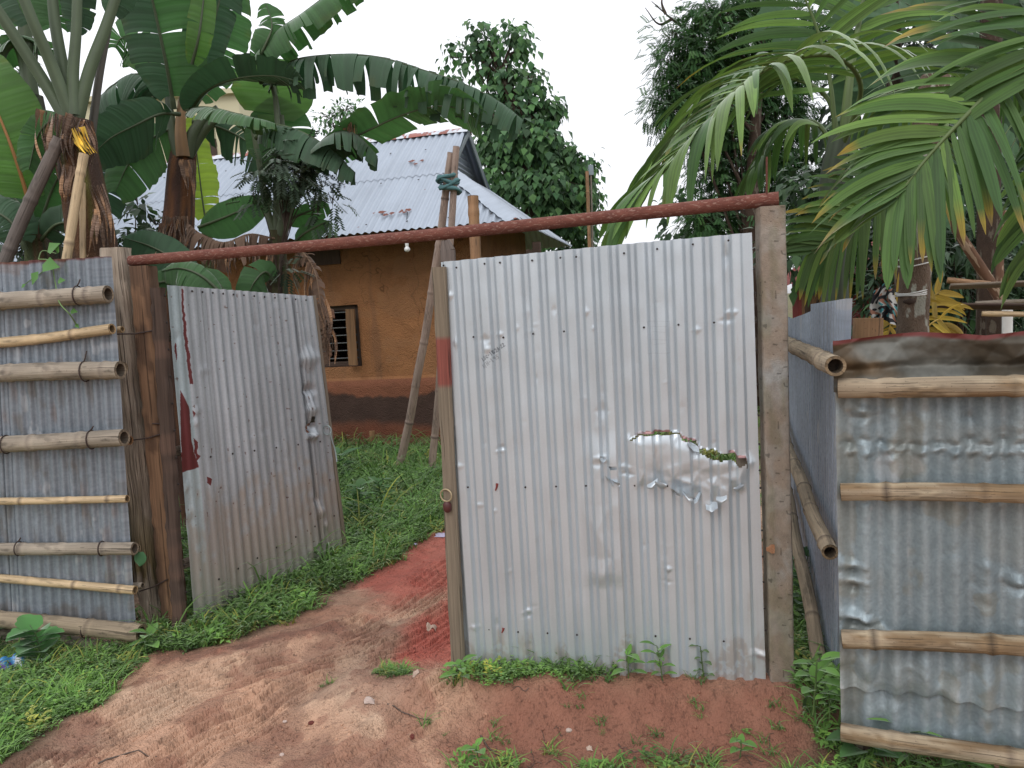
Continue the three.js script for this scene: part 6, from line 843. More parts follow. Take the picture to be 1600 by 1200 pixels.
{ // the near palm at the right edge, its crown out of the frame
  const z = 3.2, cr = P(1790, -30, z), t = thing('palm', 'near palm at the right edge whose big fronds hang into the picture with yellow tips', 'palm tree', V(cr.x, 0, cr.z - 0.2));
  const g = new MB(); g.tube([V(cr.x, -0.1, cr.z - 0.2), cr.clone().add(V(0, -1, -0.15)), cr.clone()], () => 0.08, 16, { uvr: 1 }); part(t, 'trunk', g, M.palmBark);
  frond(t, [[1790, -30, z], [1700, 10, z - 0.15], [1600, 92, z - 0.25], [1520, 170, z - 0.3], [1450, 245, z - 0.3], [1400, 310, z - 0.3]], { n: 31, len: 0.54, wid: 0.045, seed: 23, liftP: 0.05, liftN: 0.1, a0: 0.3, a1: 1.15, droop: 0.75, yellow: 0.5, pale: 0.12, t0: 0.25, roll: 0.1, blunt: 5, label: 'large frond hanging down with yellow tips' });
  frond(t, [[1790, -30, z], [1740, -60, z - 0.2], [1680, -20, z - 0.35], [1640, 50, z - 0.4], [1625, 120, z - 0.4]], { n: 18, len: 0.5, wid: 0.042, seed: 24, a0: 0.1, a1: 0.5, droop: 0.45, yellow: 0.35, t0: 0.3, blunt: 5 });
  frond(t, [[1790, -20, z], [1750, 60, z - 0.1], [1690, 170, z - 0.15], [1640, 290, z - 0.15], [1612, 400, z - 0.1]], { n: 18, len: 0.36, wid: 0.04, seed: 26, a0: 0.5, a1: 1.1, droop: 1, yellow: 0.3, t0: 0.3, blunt: 5 });
}
{ // yellowed palm fronds low behind the fence
  const z = 5.0, b = P(1425, 560, z), t = thing('palm', 'low young palm with bright yellow fronds behind the lichened palm trunk', 'palm tree', V(b.x, 0, b.z));
  const old = [Cg.slice(), Cl.slice()]; Cg.splice(0, 3, 0.46, 0.30, 0.03); Cl.splice(0, 3, 0.55, 0.40, 0.05);
  const rm = stemMat(0.4, 0.27, 0.05);
  frond(t, [[1425, 540, z], [1440, 500, z], [1450, 470, z], [1470, 455, z]], { n: 7, len: 0.26, wid: 0.035, seed: 33, droop: 0.6, yellow: 0, rib: 0.008, ribM: rm });
  frond(t, [[1425, 540, z], [1412, 490, z - 0.1], [1402, 474, z - 0.1], [1396, 490, z - 0.1], [1388, 520, z - 0.1]], { n: 9, len: 0.24, wid: 0.03, seed: 34, droop: 0.8, yellow: 0, rib: 0.008, ribM: rm });
  frond(t, [[1425, 540, z], [1450, 510, z - 0.1], [1468, 500, z - 0.1], [1482, 520, z - 0.1]], { n: 7, len: 0.22, wid: 0.03, seed: 35, droop: 0.8, yellow: 0, rib: 0.008, ribM: rm });
  Cg.splice(0, 3, ...old[0]); Cl.splice(0, 3, ...old[1]);
}
// ---------- trees and shrubs ----------
function leafInto(mb, p, d, up, L, W, col, fold = 0.25) { const S = d.clone().cross(up).normalize(), U = S.clone().cross(d); const b = mb.v(p, 0, 0, col), m = mb.v(p.clone().addScaledVector(d, L * 0.45), 0.5, 0.5, col), tp = mb.v(p.clone().addScaledVector(d, L).addScaledVector(U, -0.12 * L), 1, 1, col), l = mb.v(p.clone().addScaledVector(d, L * 0.36).addScaledVector(S, -W / 2).addScaledVector(U, fold * W), 0, 1, col), r = mb.v(p.clone().addScaledVector(d, L * 0.36).addScaledVector(S, W / 2).addScaledVector(U, fold * W), 1, 0, col); mb.tri(b, m, l); mb.tri(l, m, tp); mb.tri(b, r, m); mb.tri(m, r, tp); }
const rdir = (R) => { const z = 2 * R() - 1, a = R() * 6.283, s = Math.sqrt(1 - z * z); return V(s * Math.cos(a), z, s * Math.sin(a)); };
// clumps: [px, py, rx, ry (pixels), depth offset, leaves]
function crownOf(clumps, z, o) {
  const mb = new MB(), R = rng(o.seed), tw = new MB(); const s = z / 1200;
  for (const [x, y, rx, ry, dz, n] of clumps) {
    const c = P(x, y, z + dz), sub = Math.max(3, Math.round(n / (o.per || 28)));
    for (let q = 0; q < sub; q++) {
      const d = rdir(R), rr = 0.35 + 0.65 * Math.cbrt(R()), e = c.clone().add(V(d.x * rx * s * rr, d.y * ry * s * rr, d.z * (rx + ry) / 2 * s * rr * (o.deep || 0.8))), m = Math.round((o.mult || 1) * n / sub * (0.5 + R())), cs = (o.cl || 0.24) * (0.7 + 0.6 * R()), tone = 0.7 + 0.6 * R();
      if (o.twig) { const b = c.clone().lerp(e, 0.2); tw.tube([b, b.clone().lerp(e, 0.5).add(V(0, 0.06, 0)), e], (t) => o.twig * (1 - 0.7 * t), 5, { cap: false }); }
      for (let k = 0; k < m; k++) {
        const v = rdir(R), p = e.clone().addScaledVector(v, cs * Math.sqrt(R())); p.y += o.flat ? -v.y * cs * o.flat : 0;
        const k2 = tone * (0.7 + 0.6 * R()), col = mul(mixc(o.c0, o.c1, R() * R() * 1.1), k2);
        if (o.spray) { // pinnate spray: leaflets along a drooping stalk
          const dir = v.clone().multiplyScalar(0.8).add(V(0, -0.25 - 0.5 * R(), 0)).normalize(); let a = p.clone(), dd = dir; for (let j = 0; j < o.spray; j++) { a = a.clone().addScaledVector(dd, o.size * 0.42); dd = dd.clone().add(V(0, -0.05, 0)).normalize(); const S = dd.clone().cross(V(0, 1, 0.01)).normalize(); for (const sd of [-1, 1]) { const ld = S.clone().multiplyScalar(sd).addScaledVector(dd, 0.5).add(V(0, -0.2, 0)).normalize(); const w = o.size * 0.42, q1 = dd.clone().multiplyScalar(w * 0.5), i0 = mb.v(a, 0, 0, col), i1 = mb.v(a.clone().addScaledVector(ld, o.size * 0.5).add(q1), 0, 1, col), i2 = mb.v(a.clone().addScaledVector(ld, o.size), 1, 1, col), i3 = mb.v(a.clone().addScaledVector(ld, o.size * 0.5).sub(q1), 1, 0, col); mb.tri(i0, i1, i2); mb.tri(i0, i2, i3); } }
        } else { const h = o.hang ?? 0.5, d2 = v.clone().multiplyScalar(1 - h).add(V((R() - 0.5) * 0.5, -h * (0.6 + R()), (R() - 0.5) * 0.5)).normalize(), u = v.clone().multiplyScalar(0.6).add(V(0, 0.7, 0.5 * R())).normalize(), L = o.size * (0.6 + 0.7 * R()); leafInto(mb, p, d2, u, L, L * (o.wid || 0.8), col, 0.12); }
      }
    }
  }
  return [mb, tw];
}
function tree(name, label, cat, trunk, z, clumps, o) {
  const b = P(trunk[0][0], trunk[0][1], z), t = thing(name, label, cat, V(b.x, 0, b.z), o.group), g = new MB(), R = rng(o.seed + 5);
  const tp = curve([V(b.x, -0.1, b.z), ...trunk.map(([x, y, d]) => P(x, y, z + (d || 0)))], 30); g.tube(tp, (q) => mix(o.r0, o.r1, q) * 1, 12, { uvr: 2 });
  for (const [x, y, , , dz] of clumps) { const e = P(x, y, z + dz), a = sample(tp, clamp(0.35 + 0.6 * R())); g.tube(curve([a, a.clone().lerp(e, 0.5).add(V(0, 0.15, 0)), e], 8), (q) => mix(o.limb, o.limb * 0.25, q), 6, { cap: false }); }
  part(t, 'trunk', g, o.trunkM || M.bark); const [cr, tw] = crownOf(clumps, z, o); part(t, 'crown', cr, o.leafM || M.leaf); if (o.twig) (part(t, 'twigs', tw, M.bark).userData.kind = 'stuff'); return t;
}
tree('heart_leaved_tree', 'tall tree with glossy heart shaped leaves behind the house roof', 'tree', [[835, 420], [820, 250], [790, 140], [765, 70]], 15.5, [
  [758, 58, 28, 22, 0, 130], [800, 50, 16, 9, 0.2, 40], [738, 92, 22, 20, 0, 80], [705, 90, 10, 18, 0.2, 30], [716, 122, 14, 8, 0, 26], [770, 108, 24, 22, 0.3, 90], [812, 62, 12, 14, 0, 60], [818, 76, 10, 6, 0, 30], [800, 122, 28, 22, 0, 170], [828, 128, 16, 14, -0.3, 70], [792, 160, 30, 20, 0.2, 150], [760, 150, 18, 10, 0, 40], [830, 178, 42, 22, 0, 330], [862, 172, 16, 8, 0, 60], [790, 200, 40, 26, 0.2, 330], [830, 215, 40, 24, -0.3, 360], [770, 230, 30, 24, 0.3, 240], [790, 262, 44, 26, 0.1, 400], [850, 250, 40, 24, 0, 360], [880, 248, 30, 14, -0.2, 190], [905, 262, 24, 14, 0, 150], [860, 290, 54, 26, -0.2, 520], [810, 295, 40, 22, 0.2, 330], [905, 300, 26, 24, 0, 230], [865, 328, 52, 22, 0, 440], [905, 340, 22, 24, 0.2, 180], [850, 350, 40, 20, 0.3, 260], [930, 300, 18, 26, 1.5, 90], [925, 350, 20, 22, 1.6, 90], [900, 390, 50, 25, 0.5, 250]],
  { seed: 101, r0: 0.22, r1: 0.04, limb: 0.035, size: 0.165, cl: 0.26, per: 11, mult: 1.35, hang: 0.62, wid: 0.8, c0: [0.035, 0.11, 0.036], c1: [0.14, 0.31, 0.075], twig: 0.01 });
tree('distant_tree', 'small distant tree showing between the banana leaves and the roof', 'tree', [[530, 300], [532, 220], [535, 185]], 26, [[515, 182, 20, 12, 0, 160], [540, 172, 22, 12, 0, 180], [562, 184, 14, 10, 0, 110], [535, 196, 40, 12, 0, 200]], { seed: 103, r0: 0.2, r1: 0.05, limb: 0.04, size: 0.2, cl: 0.4, per: 14, hang: 0.3, wid: 0.45, c0: [0.035, 0.11, 0.036], c1: [0.14, 0.31, 0.075], twig: 0.015 });
tree('feathery_tree', 'large dark tree with fine feathery leaves rising behind the concrete post', 'tree', [[1170, 520], [1172, 380], [1180, 200], [1190, 60]], 10.5, [
  [1120, 40, 62, 42, 0, 620], [1180, 30, 60, 50, 0.4, 640], [1220, 90, 50, 60, 0.4, 600], [1080, 110, 42, 42, 0, 420], [1140, 110, 60, 46, 0.3, 640], [1085, 170, 44, 26, -0.2, 330], [1030, 175, 20, 16, 0, 100], [1055, 140, 24, 22, 0, 160], [1160, 180, 60, 40, 0.4, 560], [1220, 190, 50, 50, 0.5, 520], [1110, 215, 50, 28, 0.2, 330], [1050, 60, 30, 20, 0, 110], [1180, 260, 60, 40, 0.5, 460], [1120, 275, 46, 30, 0.3, 280], [1230, 280, 50, 50, 0.6, 400], [1160, 330, 60, 34, 0.4, 380], [1110, 350, 40, 22, 0.2, 220], [1215, 370, 40, 40, 0.5, 300], [1270, 60, 50, 60, 0.8, 400], [1040, 100, 16, 14, 0, 60]],
  { seed: 105, r0: 0.16, r1: 0.05, limb: 0.03, size: 0.052, spray: 6, cl: 0.26, per: 9, mult: 1.35, leafM: M.leafMatte, c0: [0.04, 0.11, 0.036], c1: [0.11, 0.23, 0.06], twig: 0.006 });
{ const t = scene.children.find((c) => c.name === 'feathery_tree'), g = new MB(); for (const q of [[[1090, 60, 10.5], [1050, 30, 10.5], [1018, 2, 10.5]], [[1050, 30, 10.5], [1030, 38, 10.5], [1008, 12, 10.4]], [[1040, 22, 10.5], [1034, 5, 10.5], [1036, -10, 10.5]]]) g.tube(curve(q.map((a) => P(...a)), 8), (k) => 0.022 * (1 - 0.8 * k), 6); part(t, 'bare_branch', g, M.bark); }
// broad leaved tree behind the palms
{
  const z = 6.6, b = P(1420, 560, z), t = thing('broad_leaved_tree', 'tree with very large round dull green leaves behind the palms', 'tree', V(b.x, 0, b.z)), g = new MB(), R = rng(107);
  const tp = curve([V(b.x, -0.1, b.z), P(1412, 400, z), P(1400, 200, z), P(1395, 0, z), P(1390, -160, z)], 24); g.tube(tp, (q) => 0.09 * (1 - 0.5 * q), 12, { uvr: 2 }); part(t, 'trunk', g, M.bark);
  const bl = (x, y, dz, L, dx, dy, tone) => { const p = P(x, y, z + dz), d = V(dx, -dy, 0.25 * (R() - 0.3)).normalize(), mb = new MB(), S = d.clone().cross(V(0.2 * (R() - 0.5), 0.5, 0.85)).normalize(), U = S.clone().cross(d); mb.grid(8, 12, (u, v) => { const s = u * 2 - 1, w = L * 0.42 * Math.pow(Math.sin(Math.PI * (0.04 + 0.93 * Math.pow(v, 0.72))), 0.7) * (1 + 0.05 * Math.sin(v * 22)); return [p.clone().addScaledVector(d, L * v).addScaledVector(S, s * w).addScaledVector(U, 0.05 * L * Math.abs(s) - 0.14 * L * v * v + 0.012 * L * Math.sin(v * 26 + Math.abs(s) * 5)), v * 0.4, 0.5 + s * 0.5, [tone, tone, tone]]; }); const m = part(t, 'leaf', mb, M.banMidLeaf ||= mat({ map: M.banMid.map, color: new THREE.Color().setRGB(0.055, 0.13, 0.05), roughness: 0.9, transmission: 0.35, thickness: 0 }, true)); const rb = new MB(); rb.tube([p, p.clone().addScaledVector(d, L * 0.5).addScaledVector(U, -0.035 * L + 0.004), p.clone().addScaledVector(d, L * 0.95).addScaledVector(U, -0.125 * L + 0.004)], (q) => 0.006 * (1 - 0.7 * q), 6); part(m, 'midrib', rb, RIB.pale); };
  for (const [x, y, dz, L, dx, dy] of [[1400, 5, -0.3, 0.42, -0.9, 0.2], [1405, 0, -0.2, 0.45, 0.8, 0.5], [1360, -10, -0.2, 0.4, -0.7, 0.6], [1380, 30, -0.4, 0.38, -0.3, 0.6], [1440, -10, -0.4, 0.4, 0.3, 0.8], [1470, 10, -0.3, 0.36, 0.7, 0.4], [1410, 80, -0.2, 0.4, 0.5, 0.7], [1390, 90, -0.2, 0.38, -0.8, 0.5], [1420, 140, -0.3, 0.42, 0.2, 0.9], [1400, 160, -0.1, 0.4, -0.5, 0.8], [1230, 10, -0.3, 0.34, -0.6, 0.5], [1250, 40, 0, 0.34, -0.5, 0.6], [1460, 80, 0.1, 0.42, 0.8, 0.4], [1500, 40, 0.2, 0.42, 0.7, 0.7], [1360, 60, 0.2, 0.42, -0.9, 0.5], [1340, 110, 0.3, 0.42, -0.4, 0.9], [1470, 140, 0.2, 0.4, 0.5, 0.8], [1520, 120, 0.3, 0.42, 0.6, 0.6], [1440, 220, 0.2, 0.42, 0.3, 0.9], [1380, 230, 0.3, 0.4, -0.4, 0.9], [1480, 230, 0.3, 0.42, 0.6, 0.8], [1340, 190, 0.4, 0.4, -0.6, 0.7], [1540, 200, 0.4, 0.42, 0.7, 0.6], [1400, 300, 0.3, 0.38, -0.2, 0.9], [1470, 300, 0.3, 0.38, 0.4, 0.9]]) bl(x, y, dz, L, dx, dy, 0.75 + 0.5 * R());
  for (let k = 0; k < 26; k++) bl(1290 + R() * 340, -60 + R() * 420, 0.6 + R() * 0.8, 0.36 + 0.1 * R(), R() - 0.5, 0.4 + 0.5 * R(), 0.5 + 0.5 * R());
}
// shrubs
tree('shrub', 'dark leafy shrub filling the gap between the concrete post and the palm stem', 'shrub', [[1262, 520], [1262, 440]], 8.2, [[1250, 380, 40, 40, 0, 320], [1275, 300, 45, 50, 0.3, 380], [1330, 400, 50, 50, 0.3, 420], [1350, 300, 60, 60, 0.6, 420]], { seed: 111, r0: 0.05, r1: 0.02, limb: 0.015, size: 0.15, cl: 0.28, per: 18, hang: 0.4, wid: 0.5, c0: [0.02, 0.055, 0.02], c1: [0.06, 0.14, 0.035] });
tree('shrub', 'dense dark shrub with narrow leaves behind the stack of poles', 'shrub', [[1500, 540], [1500, 430]], 7.2, [[1490, 400, 50, 50, 0, 480], [1540, 390, 50, 60, 0.3, 480], [1600, 400, 60, 70, 0.3, 520], [1480, 470, 50, 40, 0.2, 380], [1460, 350, 50, 40, 0.3, 330], [1560, 320, 70, 50, 0.5, 420], [1550, 480, 70, 40, 0.6, 300], [1640, 480, 50, 50, 0.3, 240], [1420, 440, 40, 50, 0.6, 280], [1380, 490, 40, 50, 0.7, 240]], { seed: 113, r0: 0.05, r1: 0.02, limb: 0.015, size: 0.2, cl: 0.28, per: 16, hang: 0.35, wid: 0.2, c0: [0.02, 0.06, 0.022], c1: [0.06, 0.15, 0.04] });
tree('shrub', 'dark tall bushes standing farther back behind the palms and poles', 'shrub', [[1450, 540], [1450, 300]], 10.5, [[1400, 400, 90, 80, 0, 700], [1540, 380, 100, 90, 0, 760], [1480, 250, 110, 80, 0.3, 760], [1330, 250, 70, 80, 0.3, 560], [1620, 250, 90, 100, 0.2, 560], [1560, 130, 90, 80, 0.4, 520], [1410, 130, 90, 80, 0.5, 520], [1340, 480, 30, 50, 0.6, 160], [1470, 510, 120, 40, 0.5, 420], [1620, 60, 80, 80, 0.4, 360], [1480, 20, 100, 70, 0.4, 420]], { seed: 115, r0: 0.07, r1: 0.03, limb: 0.02, size: 0.22, cl: 0.4, per: 20, hang: 0.45, wid: 0.6, c0: [0.014, 0.036, 0.015], c1: [0.035, 0.08, 0.025] });
tree('fine_leaved_shrub', 'wispy fine leaved shrub before the roof, beside a banana stem', 'shrub', [[438, 470], [442, 380], [452, 330]], 5.15, [[440, 266, 42, 22, -0.1, 80], [482, 258, 30, 18, 0, 50], [412, 280, 26, 14, 0, 24], [474, 288, 26, 12, 0, 22], [452, 240, 34, 16, 0, 46], [505, 292, 16, 12, 0, 16], [520, 318, 12, 14, 0, 12], [400, 312, 12, 14, 0, 12], [495, 335, 16, 14, 0, 12], [450, 425, 14, 10, -0.1, 14]], { seed: 117, r0: 0.02, r1: 0.008, limb: 0.005, size: 0.045, spray: 5, cl: 0.09, per: 6, c0: [0.022, 0.055, 0.024], c1: [0.06, 0.12, 0.045], twig: 0.003 });
tree('shrub', 'shaded undergrowth shrub behind the left fence between the banana stems', 'shrub', [[215, 470], [215, 390]], 6.6, [[215, 385, 40, 26, 0, 200], [180, 400, 40, 30, 0.2, 180], [240, 350, 24, 24, 0.2, 60], [215, 320, 20, 30, 0.2, 40], [90, 400, 60, 30, 0.4, 240], [20, 390, 50, 30, 0.4, 220], [250, 400, 30, 24, 0.1, 140]], { seed: 119, r0: 0.03, r1: 0.01, limb: 0.008, size: 0.12, cl: 0.16, per: 14, hang: 0.4, wid: 0.5, c0: [0.018, 0.045, 0.018], c1: [0.05, 0.11, 0.03], twig: 0.005 });
tree('leafy_tree', 'dark green leafy tree at the far left edge behind the banana leaves', 'tree', [[-30, 420], [-20, 200], [-10, 120]], 8.5, [[5, 110, 30, 30, 0, 300], [0, 160, 30, 30, 0, 300], [-40, 80, 50, 50, 0.2, 420], [-50, 180, 50, 50, 0.2, 420], [15, 200, 20, 30, 0.2, 160]], { seed: 121, r0: 0.12, r1: 0.04, limb: 0.03, size: 0.1, cl: 0.2, per: 20, hang: 0.4, wid: 0.45, c0: [0.02, 0.06, 0.02], c1: [0.06, 0.14, 0.03] });
tree('shrub', 'green shrub low between the heart leaved tree and the feathery tree', 'shrub', [[1085, 480], [1090, 400]], 11.5, [[1075, 330, 40, 26, 0, 150], [1130, 330, 40, 30, 0, 180], [1100, 370, 60, 26, 0, 240], [1160, 380, 50, 30, 0.1, 200]], { seed: 123, r0: 0.05, r1: 0.02, limb: 0.015, size: 0.16, cl: 0.26, per: 14, hang: 0.5, wid: 0.6, c0: [0.03, 0.085, 0.03], c1: [0.08, 0.18, 0.05], twig: 0.008 });
// ---------- grass, weeds, litter ----------
const GM = mat({ roughness: 0.92, transmission: 0.3, thickness: 0, clearcoat: 0.15, clearcoatRoughness: 0.5, vertexColors: true }, true);
function tuft(seed, n, h, w, kind) {
  const R = rng(seed), mb = new MB();
  for (let k = 0; k < n; k++) {
    const a = R() * 6.283, o = V((R() - 0.5) * 0.07, 0, (R() - 0.5) * 0.07), L = h * (0.5 + 0.8 * R()), c0 = mul(mixc([0.075, 0.19, 0.03], [0.19, 0.36, 0.06], R()), 0.75 + 0.5 * R());
    if (kind === 'blade') { let p = o.clone(), d = V(Math.cos(a) * 0.5, 1, Math.sin(a) * 0.5).normalize(); const S = V(-Math.sin(a), 0, Math.cos(a)), seg = 4, st = mb.n; for (let j = 0; j <= seg; j++) { const q = j / seg, hw = w * 0.5 * (1 - q * q) + 0.0002, cc = mul(c0, 0.75 + 0.5 * q); mb.v(p.clone().addScaledVector(S, -hw), 0, q, cc); mb.v(p.clone().addScaledVector(S, hw), 1, q, cc); p = p.clone().addScaledVector(d, L / seg); d = d.clone().add(V(Math.cos(a) * 0.22, -0.3, Math.sin(a) * 0.22)).normalize(); } for (let j = 0; j < seg; j++) mb.quad(st + j * 2, st + j * 2 + 1, st + j * 2 + 3, st + j * 2 + 2); }
    else { const top = o.clone().add(V(Math.cos(a) * L * 0.5, L * 0.75, Math.sin(a) * L * 0.5)); for (let j = 0; j < 4; j++) { const b = a + (j - 1.5) * 1.1, p = o.clone().lerp(top, 0.45 + 0.55 * j / 3), d = V(Math.cos(b), 0.15 + 0.3 * R(), Math.sin(b)).normalize(); leafInto(mb, p, d, V(0, 1, 0), w * 2.6 * (0.7 + 0.6 * R()), w * 1.3, mul(c0, 0.8 + 0.5 * R()), 0.1); } const s = mb.n; mb.v(o, 0, 0, c0); mb.v(top, 0, 1, c0); mb.v(o.clone().add(V(0.003, 0, 0.002)), 1, 0, c0); mb.tri(s, s + 1, s + 2); }
  }
  return mb.geo();
}
const tufts = [tuft(1, 18, 0.085, 0.0065, 'blade'), tuft(2, 15, 0.11, 0.0075, 'blade'), tuft(3, 10, 0.06, 0.009, 'leaf'), tuft(4, 8, 0.07, 0.012, 'leaf'), tuft(5, 8, 0.2, 0.007, 'blade')];
{
  const zones = [ // polygon, tufts per square metre, mixture of the kinds, size, edge softness
    [zoneL, 1600, [0.44, 0.26, 0.17, 0.1, 0.03], 0.8, 0.13], [zoneM, 1050, [0.34, 0.36, 0.12, 0.1, 0.08], 1.3, 0.1], [zoneS, 700, [0.2, 0.3, 0.15, 0.3, 0.05], 1.25, 0.05], [zoneR, 900, [0.3, 0.3, 0.2, 0.18, 0.02], 0.85, 0.1], [zoneB, 520, [0.36, 0.3, 0.2, 0.12, 0.02], 0.7, 0.12], [zoneG, 900, [0.26, 0.2, 0.3, 0.22, 0.02], 0.8, 0.03]];
  const list = [[], [], [], [], []], R = rng(909), d = new THREE.Object3D();
  const put = (x, z, kinds, s) => { let r = R(), k = 0; while (k < 4 && r > kinds[k]) r -= kinds[k++]; d.position.set(x, groundH(x, z) - 0.004, z); d.rotation.set((R() - 0.5) * 0.4, R() * 6.283, (R() - 0.5) * 0.4); const q = s * (0.6 + 0.8 * R()); d.scale.set(q, q * (0.75 + 0.5 * R()), q); d.updateMatrix(); const t = (0.7 + 0.45 * R()) * (0.6 + 0.75 * fbm(x * 2.5, z * 2.5, 3, 0, 931)), y = R(); list[k].push([d.matrix.clone(), y > 0.93 ? [2.2 * t, 1.15 * t, 1.1 * t] : [t, t, t * 0.95]]); };
  for (const [p, den, kinds, s, soft] of zones) {
    let x0 = 9, x1 = -9, z0 = 9, z1 = -99; for (const [x, z] of p) { x0 = Math.min(x0, x); x1 = Math.max(x1, x); z0 = Math.min(z0, z); z1 = Math.max(z1, z); } x0 = Math.max(x0, -3.6); z1 = Math.min(z1, -2.1); z0 = Math.max(z0, -9.4);
    const n = Math.round((x1 - x0) * (z1 - z0) * den); for (let k = 0; k < n; k++) { const x = x0 + R() * (x1 - x0), z = z0 + R() * (z1 - z0); const e = -distPoly(p, x, z) + (fbm(x * 5, z * 5, 3, 0, 921) - 0.5) * soft * 4; if (e < 0 || R() > 0.12 + e / soft) continue; if (p === zoneB && fbm(x * 4, z * 4, 3, 0, 923) < 0.5 + 0.05 * R()) continue; if ((p === zoneM) && z > -4.0 && x > -1.3 && R() > 0.7) continue; put(x, z, kinds, s * (p === zoneM ? mix(0.75, 1.15, step(0, 0.6, e)) : 1)); }
  }
  const spot = (px, py, r, n, kinds, s) => { const g = G(px, py); for (let k = 0; k < n; k++) { const a = R() * 6.283, q = r * Math.sqrt(R()); put(g.x + q * Math.cos(a), g.z + q * Math.sin(a) * 0.7, kinds, s); } };
  const bl = [0.6, 0.3, 0.05, 0.05, 0]; spot(612, 1072, 0.075, 26, bl, 0.55); spot(512, 1070, 0.03, 5, bl, 0.35); spot(300, 1005, 0.1, 20, [0.2, 0.3, 0.2, 0.2, 0.1], 1); spot(250, 1010, 0.12, 18, [0.3, 0.2, 0.3, 0.2, 0], 0.7); spot(1095, 1075, 0.06, 5, bl, 0.5); spot(985, 1060, 0.12, 14, bl, 0.7); spot(880, 1058, 0.12, 14, [0.2, 0.3, 0.1, 0.2, 0.2], 0.8); spot(1240, 1110, 0.1, 8, bl, 0.5);
  for (const [x, y] of [[1010, 1120], [950, 1110], [1080, 1100], [870, 1130], [1150, 1115], [900, 1095], [780, 1120], [680, 1130], [1200, 1130]]) spot(x, y, 0.05, 3, bl, 0.45);
  // grass beyond the plot, thinner, so that the place goes on
  for (let k = 0; k < 9000; k++) { const x = -12 + 26 * R(), z = -4.2 - 13 * R(); if (x > -1.4 && x < 1.1 && z > -7) continue; if (z > -9.6 && z < -8.5 && x > -7 && x < 1) continue; if (x < 1.5 && z > -6 ) { if (x > -2.2) continue; } put(x, z, [0.3, 0.3, 0.15, 0.2, 0.05], 1.5); }
  const g0 = new THREE.Group(); g0.name = 'grass'; g0.userData = { label: 'short green grass and small weeds covering the ground', category: 'grass', kind: 'stuff' };
  list.forEach((l, k) => { const m = new THREE.InstancedMesh(tufts[k], GM, l.length); m.name = ['grass_blades', 'long_grass', 'small_weeds', 'broad_weeds', 'tall_grass'][k]; const c = new THREE.Color(); l.forEach(([mm, col], i) => { m.setMatrixAt(i, mm); m.setColorAt(i, c.setRGB(...col)); }); m.userData = { kind: 'stuff' }; m.castShadow = m.receiveShadow = true; g0.add(m); });
  scene.add(g0);
}
{ // crumbs of earth lying loose on the path and on the mound
  const R = rng(515), mb = new MB(), n = 9; mb.grid(7, 5, (u, v) => { const a = u * 6.2832, b = (v - 0.5) * Math.PI, k = 0.7 + 0.6 * vn(Math.cos(a) * 2 + 7, Math.sin(a) * 2 + b * 1.5, 0, 3); return [V(Math.cos(a) * Math.cos(b) * k, Math.sin(b) * k * 0.7, Math.sin(a) * Math.cos(b) * k * 0.8), u, v]; });
  const list = [], d = new THREE.Object3D(); for (let k = 0; k < 9000; k++) { const x = -2.3 + 3.9 * R(), z = -5.4 + 3.0 * R(); if ([zoneL, zoneM].some((p) => inPoly(p, x, z))) continue; if (R() > 0.15 + step(0.45, 0.62, fbm(x * 3.2, z * 3.2, 4, 0, 517)) * 0.9) continue; const s = 0.0016 + 0.0065 * Math.pow(R(), 3.5); d.position.set(x, groundH(x, z) + s * 0.25, z); d.rotation.set(R() * 6, R() * 6, R() * 6); d.scale.setScalar(s); d.updateMatrix(); list.push([d.matrix.clone(), mul(groundC(x, z), 0.75 + 0.5 * R())]); }
  const m = new THREE.InstancedMesh(mb.geo(), mat({ roughness: 1 }), list.length), c = new THREE.Color(); list.forEach(([q, col], i) => { m.setMatrixAt(i, q); m.setColorAt(i, c.setRGB(...col)); }); m.name = 'soil_crumbs'; m.userData = { kind: 'stuff', label: 'loose crumbs of earth scattered over the path and the mound', category: 'soil' }; m.castShadow = m.receiveShadow = true; scene.add(m);
}
